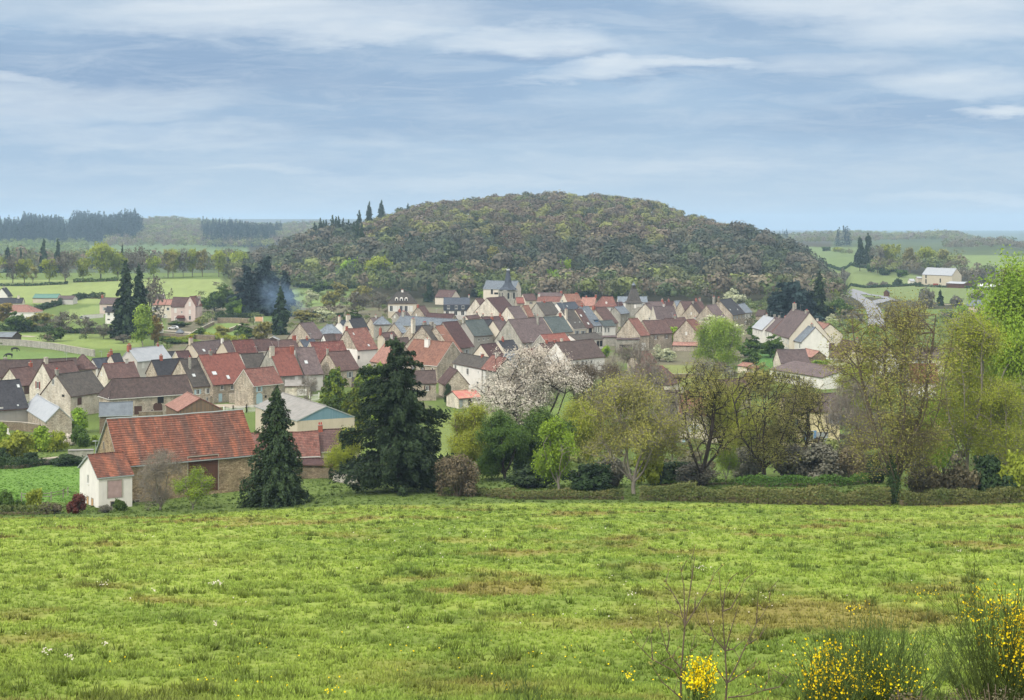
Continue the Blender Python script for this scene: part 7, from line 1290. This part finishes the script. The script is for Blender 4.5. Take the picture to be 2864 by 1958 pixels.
# fence posts of the pasture
fr = empty('pasture_fence', ground_pt(143, 1402, 196), 0, 'weathered post and rail fence at the foot of the left pasture', 'fence'); o0 = Vector(fr.location); b = MB(); pp = [ground_pt(x, y, 192) for x, y in [(60, 1402), (100, 1402), (143, 1400), (177, 1392), (190, 1386)]]
for p in pp: q = MB(); a = p - o0; q.cyl((a.x, a.y, a.z - .2), (a.x, a.y, a.z + 1.3), .09, .08, 6); q.build('post', MAT['pole_wood'], fr)
for p, q in zip(pp[:-1], pp[1:]):
    for zz in (.6, 1.05): b.box(p - o0 + Vector((0, -.1, zz)), q - p, (0, .05, 0), (0, 0, .1))
b.build('rails', MAT['pole_wood'], fr)
# smoke of a garden fire drifting before the cedars
def volmat(name, dens, col, noise=True, an=0.0):
    m = bpy.data.materials.new(name); m.use_nodes = True; g = G(m.node_tree); v = g.n('VolumePrincipled'); v.inputs['Color'].default_value = col; v.inputs['Anisotropy'].default_value = an
    if noise:
        tc = g.n('TexCoord').outputs['Object']; ln = g.n('VectorMath', operation='LENGTH', i={0: tc}).outputs['Value']; fo = g.math('SUBTRACT', 1.0, ln, clamp=True); nz = g.noise(tc, 1.8, 3, .6)
        g.link(g.math('MULTIPLY', g.math('MULTIPLY', fo, g.ramp(nz, [(.4, 0), (.7, 1)])), dens), v.inputs['Density'])
    else: v.inputs['Density'].default_value = dens
    g.n('OutputMaterial', i={'Volume': v.outputs[0]}); MAT[name] = m; return m
sm = volmat('smoke', 0.13, (.45, .68, 1, 1)); me = bpy.data.meshes.new('smoke'); import bmesh
bm = bmesh.new(); bmesh.ops.create_icosphere(bm, subdivisions=3, radius=1); bm.to_mesh(me); bm.free(); Ys = 665; so = link_mesh('smoke', me, None, [sm]); so.location = ((790 - CX) / F * Ys, Ys, -(832 - YH) / F * Ys); so.scale = (15, 7, 10); so.rotation_euler = (0, R(35), 0); tag(so, 'bluish smoke of a garden fire drifting in front of the dark cedars', 'smoke', kind='stuff')
# haze: one closed box of thin even air
hz = volmat('haze', 1.15e-4, (.56, .78, 1.0, 1), False, 0.2); b = MB(); b.abox(-13000, 13000, -60, 13500, -130, 75); ho = b.build('haze', hz); ho['kind'] = 'stuff'
# ------------------------------------------------------------------ meadow grass and foreground plants
rg = np.random.default_rng(99)
def tuft_mesh(n, y0, y1, hmin, hmax, blades, seed, dark=1.0, thr=None, spread=.16, wmul=1.0, pr=(-120, 2984)):
    rg = np.random.default_rng(seed); Y = y0 * (y1 / y0) ** (rg.uniform(0, 1, n) ** 1.15); mg = 16 * F / Y; px = rg.uniform(0, 1, n) * ((pr[1] - pr[0]) + 2 * mg * (pr[0] == -120)) + pr[0] - mg * (pr[0] == -120); X = (px - CX) / F * Y
    if thr is not None:
        k = fbm(X / 1.3, Y / 1.3, seed, 3) > thr; X, Y = X[k], Y[k]
    Z = zg(X, Y) + np.clip((188 - Y) / 20, 0, 1) * np.clip((Y - 20) / 20, 0, 1) * (fbm(X / 4.0, Y / 4.0, 5, 3) - .5) * .5; m = len(X); sc = np.clip(Y / 60, .8, 2.2) ** .35
    base = np.repeat(np.stack([X, Y, Z], 1), blades, 0); a = rg.uniform(0, 6.28, m * blades); l = rg.uniform(hmin, hmax, m * blades) * np.repeat(rg.uniform(.6, 1.3, m) * sc, blades); lean = rg.uniform(.25, .95, m * blades); r = rg.uniform(0, spread, m * blades) * np.repeat(sc, blades)
    d = np.stack([np.cos(a), np.sin(a), a * 0], 1); p = base + d * r[:, None]; tip = p + d * (l * lean)[:, None] * .8 + np.stack([a * 0, a * 0, l * (1 - .35 * lean)], 1); s = np.stack([-np.sin(a), np.cos(a), a * 0], 1) * (.012 + .00042 * np.repeat(Y, blades))[:, None] * wmul
    V = np.stack([p - s, p + s, tip], 1).reshape(-1, 3); Fc = np.arange(len(V)).reshape(-1, 3); c = ground_color(np.repeat(X, blades), np.repeat(Y, blades)) * (dark * rg.uniform(.75, 1.3, (m * blades, 1)) * np.array([.98, 1.04, .85])); c = np.concatenate([c, np.ones((len(c), 1))], 1)
    return V, Fc, c
def fn(g, bs):
    at = g.n('Attribute', attribute_name='Col').outputs['Color']; g.link(at, bs.inputs['Base Color'])
m = newmat('grass', fn, .7, .2); nt = m.node_tree; bs = [n for n in nt.nodes if n.type == 'BSDF_PRINCIPLED'][0]; ou = [n for n in nt.nodes if n.type == 'OUTPUT_MATERIAL'][0]; at = [n for n in nt.nodes if n.type == 'ATTRIBUTE'][0]
tr = nt.nodes.new('ShaderNodeBsdfTranslucent'); mx = nt.nodes.new('ShaderNodeMixShader'); mx.inputs[0].default_value = .3; nt.links.new(at.outputs['Color'], tr.inputs[0]); nt.links.new(bs.outputs[0], mx.inputs[1]); nt.links.new(tr.outputs[0], mx.inputs[2]); nt.links.new(mx.outputs[0], ou.inputs[0])
A = [tuft_mesh(92000, 34, 235, .08, .18, 7, 201, 1.12), tuft_mesh(36000, 34, 225, .12, .28, 12, 202, .86, .60, .24), tuft_mesh(18000, 36, 225, .2, .42, 16, 203, .60, .64, .24), tuft_mesh(6000, 200, 300, .05, .10, 7, 204, 1.15, pr=(-200, 330))]
V = np.concatenate([a[0] for a in A]); off = np.cumsum([0] + [len(a[0]) for a in A]); Fc = np.concatenate([a[1] + o for a, o in zip(A, off)]); c = np.concatenate([a[2] for a in A])
o = link_mesh('meadow_grass', np_mesh('meadow_grass', V, Fc, attrs={'Col': ('FACE', 'FLOAT_COLOR', c)}), None, [MAT['grass']]); tag(o, 'tussocky spring grass covering the sloping meadow', 'grass', kind='stuff')
# flowers in the meadow
C, K = [], []
for (px, py, n, w, h_, k) in [(603, 1641, 34, 26, 7, 0), (290, 1644, 14, 14, 6, 0), (134, 1835, 14, 14, 8, 0), (196, 1850, 12, 14, 6, 0), (292, 1811, 8, 8, 5, 0), (602, 1757, 7, 8, 5, 0), (1958, 1597, 16, 20, 8, 0), (1765, 1672, 10, 12, 6, 0), (2150, 1680, 10, 40, 20, 0), (2680, 1545, 10, 12, 8, 0), (430, 1662, 5, 8, 4, 0), (2385, 1713, 24, 50, 18, 1), (2580, 1680, 30, 60, 22, 1), (940, 1950, 16, 34, 10, 1), (1760, 1905, 14, 20, 8, 1), (2050, 1900, 30, 160, 60, 1), (2810, 1955, 26, 26, 10, 0), (700, 1920, 14, 200, 30, 1), (1432, 1500, 60, 1400, 70, 0), (1432, 1700, 60, 1400, 150, 0), (1500, 1850, 70, 1300, 100, 1)]:
    for _ in range(n):
        x = px + rg.normal(0, .5) * w; y = py + rg.normal(0, .5) * h_; p = ground_pt(x, max(1440, y), 20); C.append((p.x, p.y, p.z + rg.uniform(.12, .28))); K.append(k)
C = np.array(C); V, Fq = quads(C, rg.normal(0, .5, C.shape) + [0, -.6, 1], (.020 + C[:, 1] * .00024), rg); o = link_mesh('meadow_flowers', np_mesh('meadow_flowers', V, Fq, mi=K, attrs={'rnd': ('FACE', 'FLOAT', rg.uniform(0, 1, len(C)))}), None, [MAT['blossom'], MAT['broom_flower']]); tag(o, 'scattered white and yellow meadow flowers', 'flowers', kind='stuff')
# broom bushes on the bank in front
def broom(px, Y, h_, w, nst, nfl, label, side=(0, 0), frange=(.3, .95), seed=1, fl_sel=None, dead=0, blen=1.0):
    rg = np.random.default_rng(seed); X = (px - CX) / F * Y; z = gz(X, Y); root = empty('broom_bush', (X, Y, z), 0, label, 'broom bush'); P0, P1, R0, TP = [], [], [], []
    for i in range(nst):
        a = rg.uniform(0, 6.28); l = h_ * rg.uniform(.5, 1.0); sp = rg.uniform(0, 1) ** .7 * w / 2; p = np.array([rg.normal(0, w * .10), rg.normal(0, w * .08), 0.0]); e = np.array([math.cos(a) * sp, math.sin(a) * sp * .7, l * math.sqrt(max(.1, 1 - (sp / w) ** 2 * 1.6))]); mid = (p + e) / 2 + [math.cos(a) * sp * .08, 0, l * .05] + rg.normal(0, l * .045, 3)
        q = [p, mid, e]
        for j in range(2): P0.append(q[j]); P1.append(q[j + 1]); R0.append(.008 - .003 * j)
        TP.append((mid, e))
        for _ in range(5):   # fine green switches
            t = rg.uniform(.35, .95); s = mid + (e - mid) * max(0, (t - .5) * 2) if t > .5 else p + (mid - p) * t * 2; d = (e - mid) / np.linalg.norm(e - mid) + rg.normal(0, .34, 3); ee = s + d * l * rg.uniform(.12, .3) * blen; P0.append(s); P1.append(ee); R0.append(.0038); TP.append((s, ee))
    V, Fs = tubes(np.array(P0), np.array(P1), np.array(R0), np.array(R0) * .5, k=3); me = np_mesh('stems', V, Fs, attrs={'rnd': ('FACE', 'FLOAT', rg.uniform(0, 1, len(Fs)))}); link_mesh('stems', me, root, [MAT['broom_stem']])
    C = []
    while len(C) < nfl:
        s, e = TP[rg.integers(len(TP))]; p = s + (e - s) * rg.uniform(.1, 1.0) + rg.normal(0, .012, 3)
        if fl_sel is None or fl_sel(p, rg): C.append(p)
    C = np.array(C); V, Fq = quads(C, rg.normal(0, 1, C.shape) + [0, -.8, .4], rg.uniform(.007, .016, len(C)), rg, asp=1.3); link_mesh('flowers', np_mesh('flowers', V, Fq, attrs={'rnd': ('FACE', 'FLOAT', rg.uniform(0, 1, len(C)))}), root, [MAT['broom_flower']])['kind'] = 'stuff'; return root
clump = lambda cs: (lambda p, rg: rg.uniform() < max(math.exp(-(((p[0] - c[0]) / c[2]) ** 2 + ((p[2] - c[1]) / c[3]) ** 2)) * c[4] for c in cs))
broom(2440, 17.5, 1.85, 2.1, 240, 900, 'broad broom bush with yellow flowers on its left side, bottom right', seed=5, fl_sel=clump([(-.55, 1.25, .28, .22, 1), (-.1, 1.1, .4, .18, .5), (.35, 1.0, .25, .3, .25)]))
broom(2330, 16.6, 1.55, .9, 90, 520, 'lower left broom tuft full of yellow flowers before the broad one', seed=8, fl_sel=clump([(-.1, 1.15, .35, .3, 1)]))
broom(2820, 18.5, 2.3, 2.1, 230, 1700, 'tall broom bush thick with yellow flowers at the right edge', seed=6, fl_sel=clump([(-.15, 2.05, .35, .22, .8), (.25, 1.6, .35, .35, 1), (-.35, 1.8, .25, .12, .5)]))
broom(1960, 17.0, 1.35, .42, 50, 620, 'small broom tuft with dense yellow flowers between the two bare saplings', seed=7, fl_sel=clump([(0, 1.12, .3, .16, 1)]))
broom(1475, 16.0, 1.2, .5, 26, 10, 'sparse green broom switches at the lower middle edge', seed=9)
# bare saplings with opening buds, stems traced in the photograph and set at their own depth
def sapling(Y, strokes, label, r0, seed):
    rg = np.random.default_rng(seed); f = lambda q: (1700 + q[0] / 1.9966, 1500 + q[1] / 1.9966); bx, by = f(strokes[0][0]); X0 = (bx - CX) / F * Y; zb = gz(X0, Y); root = empty('sapling', (X0, Y, zb), 0, label, 'young tree'); P0, P1, Ra, Rb, B = [], [], [], [], []
    dep = {}
    for si, st in enumerate(strokes):
        pts = []; key = tuple(st[0]); d0 = dep.get(key, 0.0); slope = rg.uniform(-.45, .45) * (0.15 if si == 0 else 1)
        for k, q in enumerate(st):
            px, py = f(q); dy = d0 + slope * k * .12; dep[tuple(q)] = dy; YY = Y + dy; pts.append(np.array([(px - CX) / F * YY - X0, dy, -(py - YH) / F * YY - zb]))
        if si == 0: pts.insert(0, np.array([rg.normal(0, .02), 0, -.1]))
        n = len(pts) - 1; rr = r0 if si == 0 else r0 * .55
        for k in range(n):
            a, b = pts[k], pts[k + 1]; m = 3
            for j in range(m):
                q0, q1 = a + (b - a) * j / m, a + (b - a) * (j + 1) / m; t0 = (k + j / m) / n; P0.append(q0); P1.append(q1); Ra.append(rr * (1 - .8 * t0)); Rb.append(rr * (1 - .8 * (t0 + 1 / m / n)))
                for _ in range(2):
                    if rg.uniform() < .55 + .3 * t0 and (k > 0 or si): B.append(q1 + rg.normal(0, .012, 3))
                if (si or k > 1) and rg.uniform() < .35:
                    s = q1 + (rg.normal(0, 1, 3) * [.09, .09, .03] + [0, 0, .10]); P0.append(q1); P1.append(s); Ra.append(.0045); Rb.append(.003); B.append(s)
    V, Fs = tubes(np.array(P0), np.array(P1), np.array(Ra), np.array(Rb), k=6); link_mesh('trunk', np_mesh('trunk', V, Fs), root, [MAT['bark']]); B = np.array(B); V, Fq = quads(B, rg.normal(0, 1, B.shape), rg.uniform(.008, .016, len(B)), rg, asp=1.6); link_mesh('buds', np_mesh('buds', V, Fq, attrs={'rnd': ('FACE', 'FLOAT', rg.uniform(0, 1, len(B)))}), root, [MAT['leaf_olive']])['kind'] = 'stuff'
sapling(17.2, [[(405, 960), (410, 740), (430, 500), (460, 300), (485, 115)], [(410, 740), (330, 640), (285, 480), (268, 340)], [(405, 800), (370, 750), (250, 690), (160, 600), (133, 540)], [(430, 500), (485, 415), (560, 290), (600, 205)], [(250, 690), (240, 540)], [(405, 900), (300, 810), (235, 705)], [(460, 300), (470, 220), (470, 120)], [(330, 640), (345, 560), (330, 480)], [(485, 415), (492, 330)], [(430, 500), (400, 380), (340, 280), (315, 240)], [(405, 800), (450, 690), (470, 610)], [(430, 500), (425, 280), (402, 150)]], 'leafless budding sapling at the bottom, left one of two', .017, 31)
sapling(17.8, [[(655, 960), (665, 820), (655, 640), (640, 420), (620, 195)], [(665, 820), (720, 720), (770, 610), (830, 490), (900, 380), (912, 290)], [(770, 610), (850, 560), (890, 460)], [(830, 490), (838, 325)], [(640, 420), (690, 400), (740, 300), (770, 225)], [(655, 640), (590, 560), (530, 530)], [(655, 640), (700, 480), (750, 330)], [(665, 820), (610, 740), (560, 700), (590, 600), (635, 480)], [(665, 820), (760, 760), (840, 715)], [(670, 900), (780, 890), (870, 860), (912, 760)], [(870, 860), (960, 840), (1020, 765)], [(640, 420), (655, 300), (690, 230)], [(655, 640), (700, 630), (780, 560)], [(590, 560), (560, 470), (540, 380)]], 'leafless budding sapling at the bottom, right one of two', .017, 32)
# bramble and dead bracken at the lower right corner
for (px, Y, h_, w, k, l) in [(2790, 17.0, .95, 1.6, 'b_bramble', 'brown bramble heap in the lower right corner'), (2540, 16.6, .95, .8, 'b_bramble', 'dry reddish bracken under the broad broom bush'), (2690, 17.4, .7, .9, 'b_bramble', 'low brown bramble between the two broom bushes')]:
    TPK = 'fg_' + str(px); B(TPK, px, h_, w, k == 'b_bramble' and 'bramble', 9000, .012, stems=40, fill=.3); X = (px - CX) / F * Y; o = empty('bramble', (X, Y, gz(X, Y)), 0, l, 'bramble'); H_, W0, tm, cm, _ = TPL[TPK]
    for nm, me in (('stem', tm), ('foliage', cm)): q = bpy.data.objects.new(nm, me); col_link(q); q.parent = o
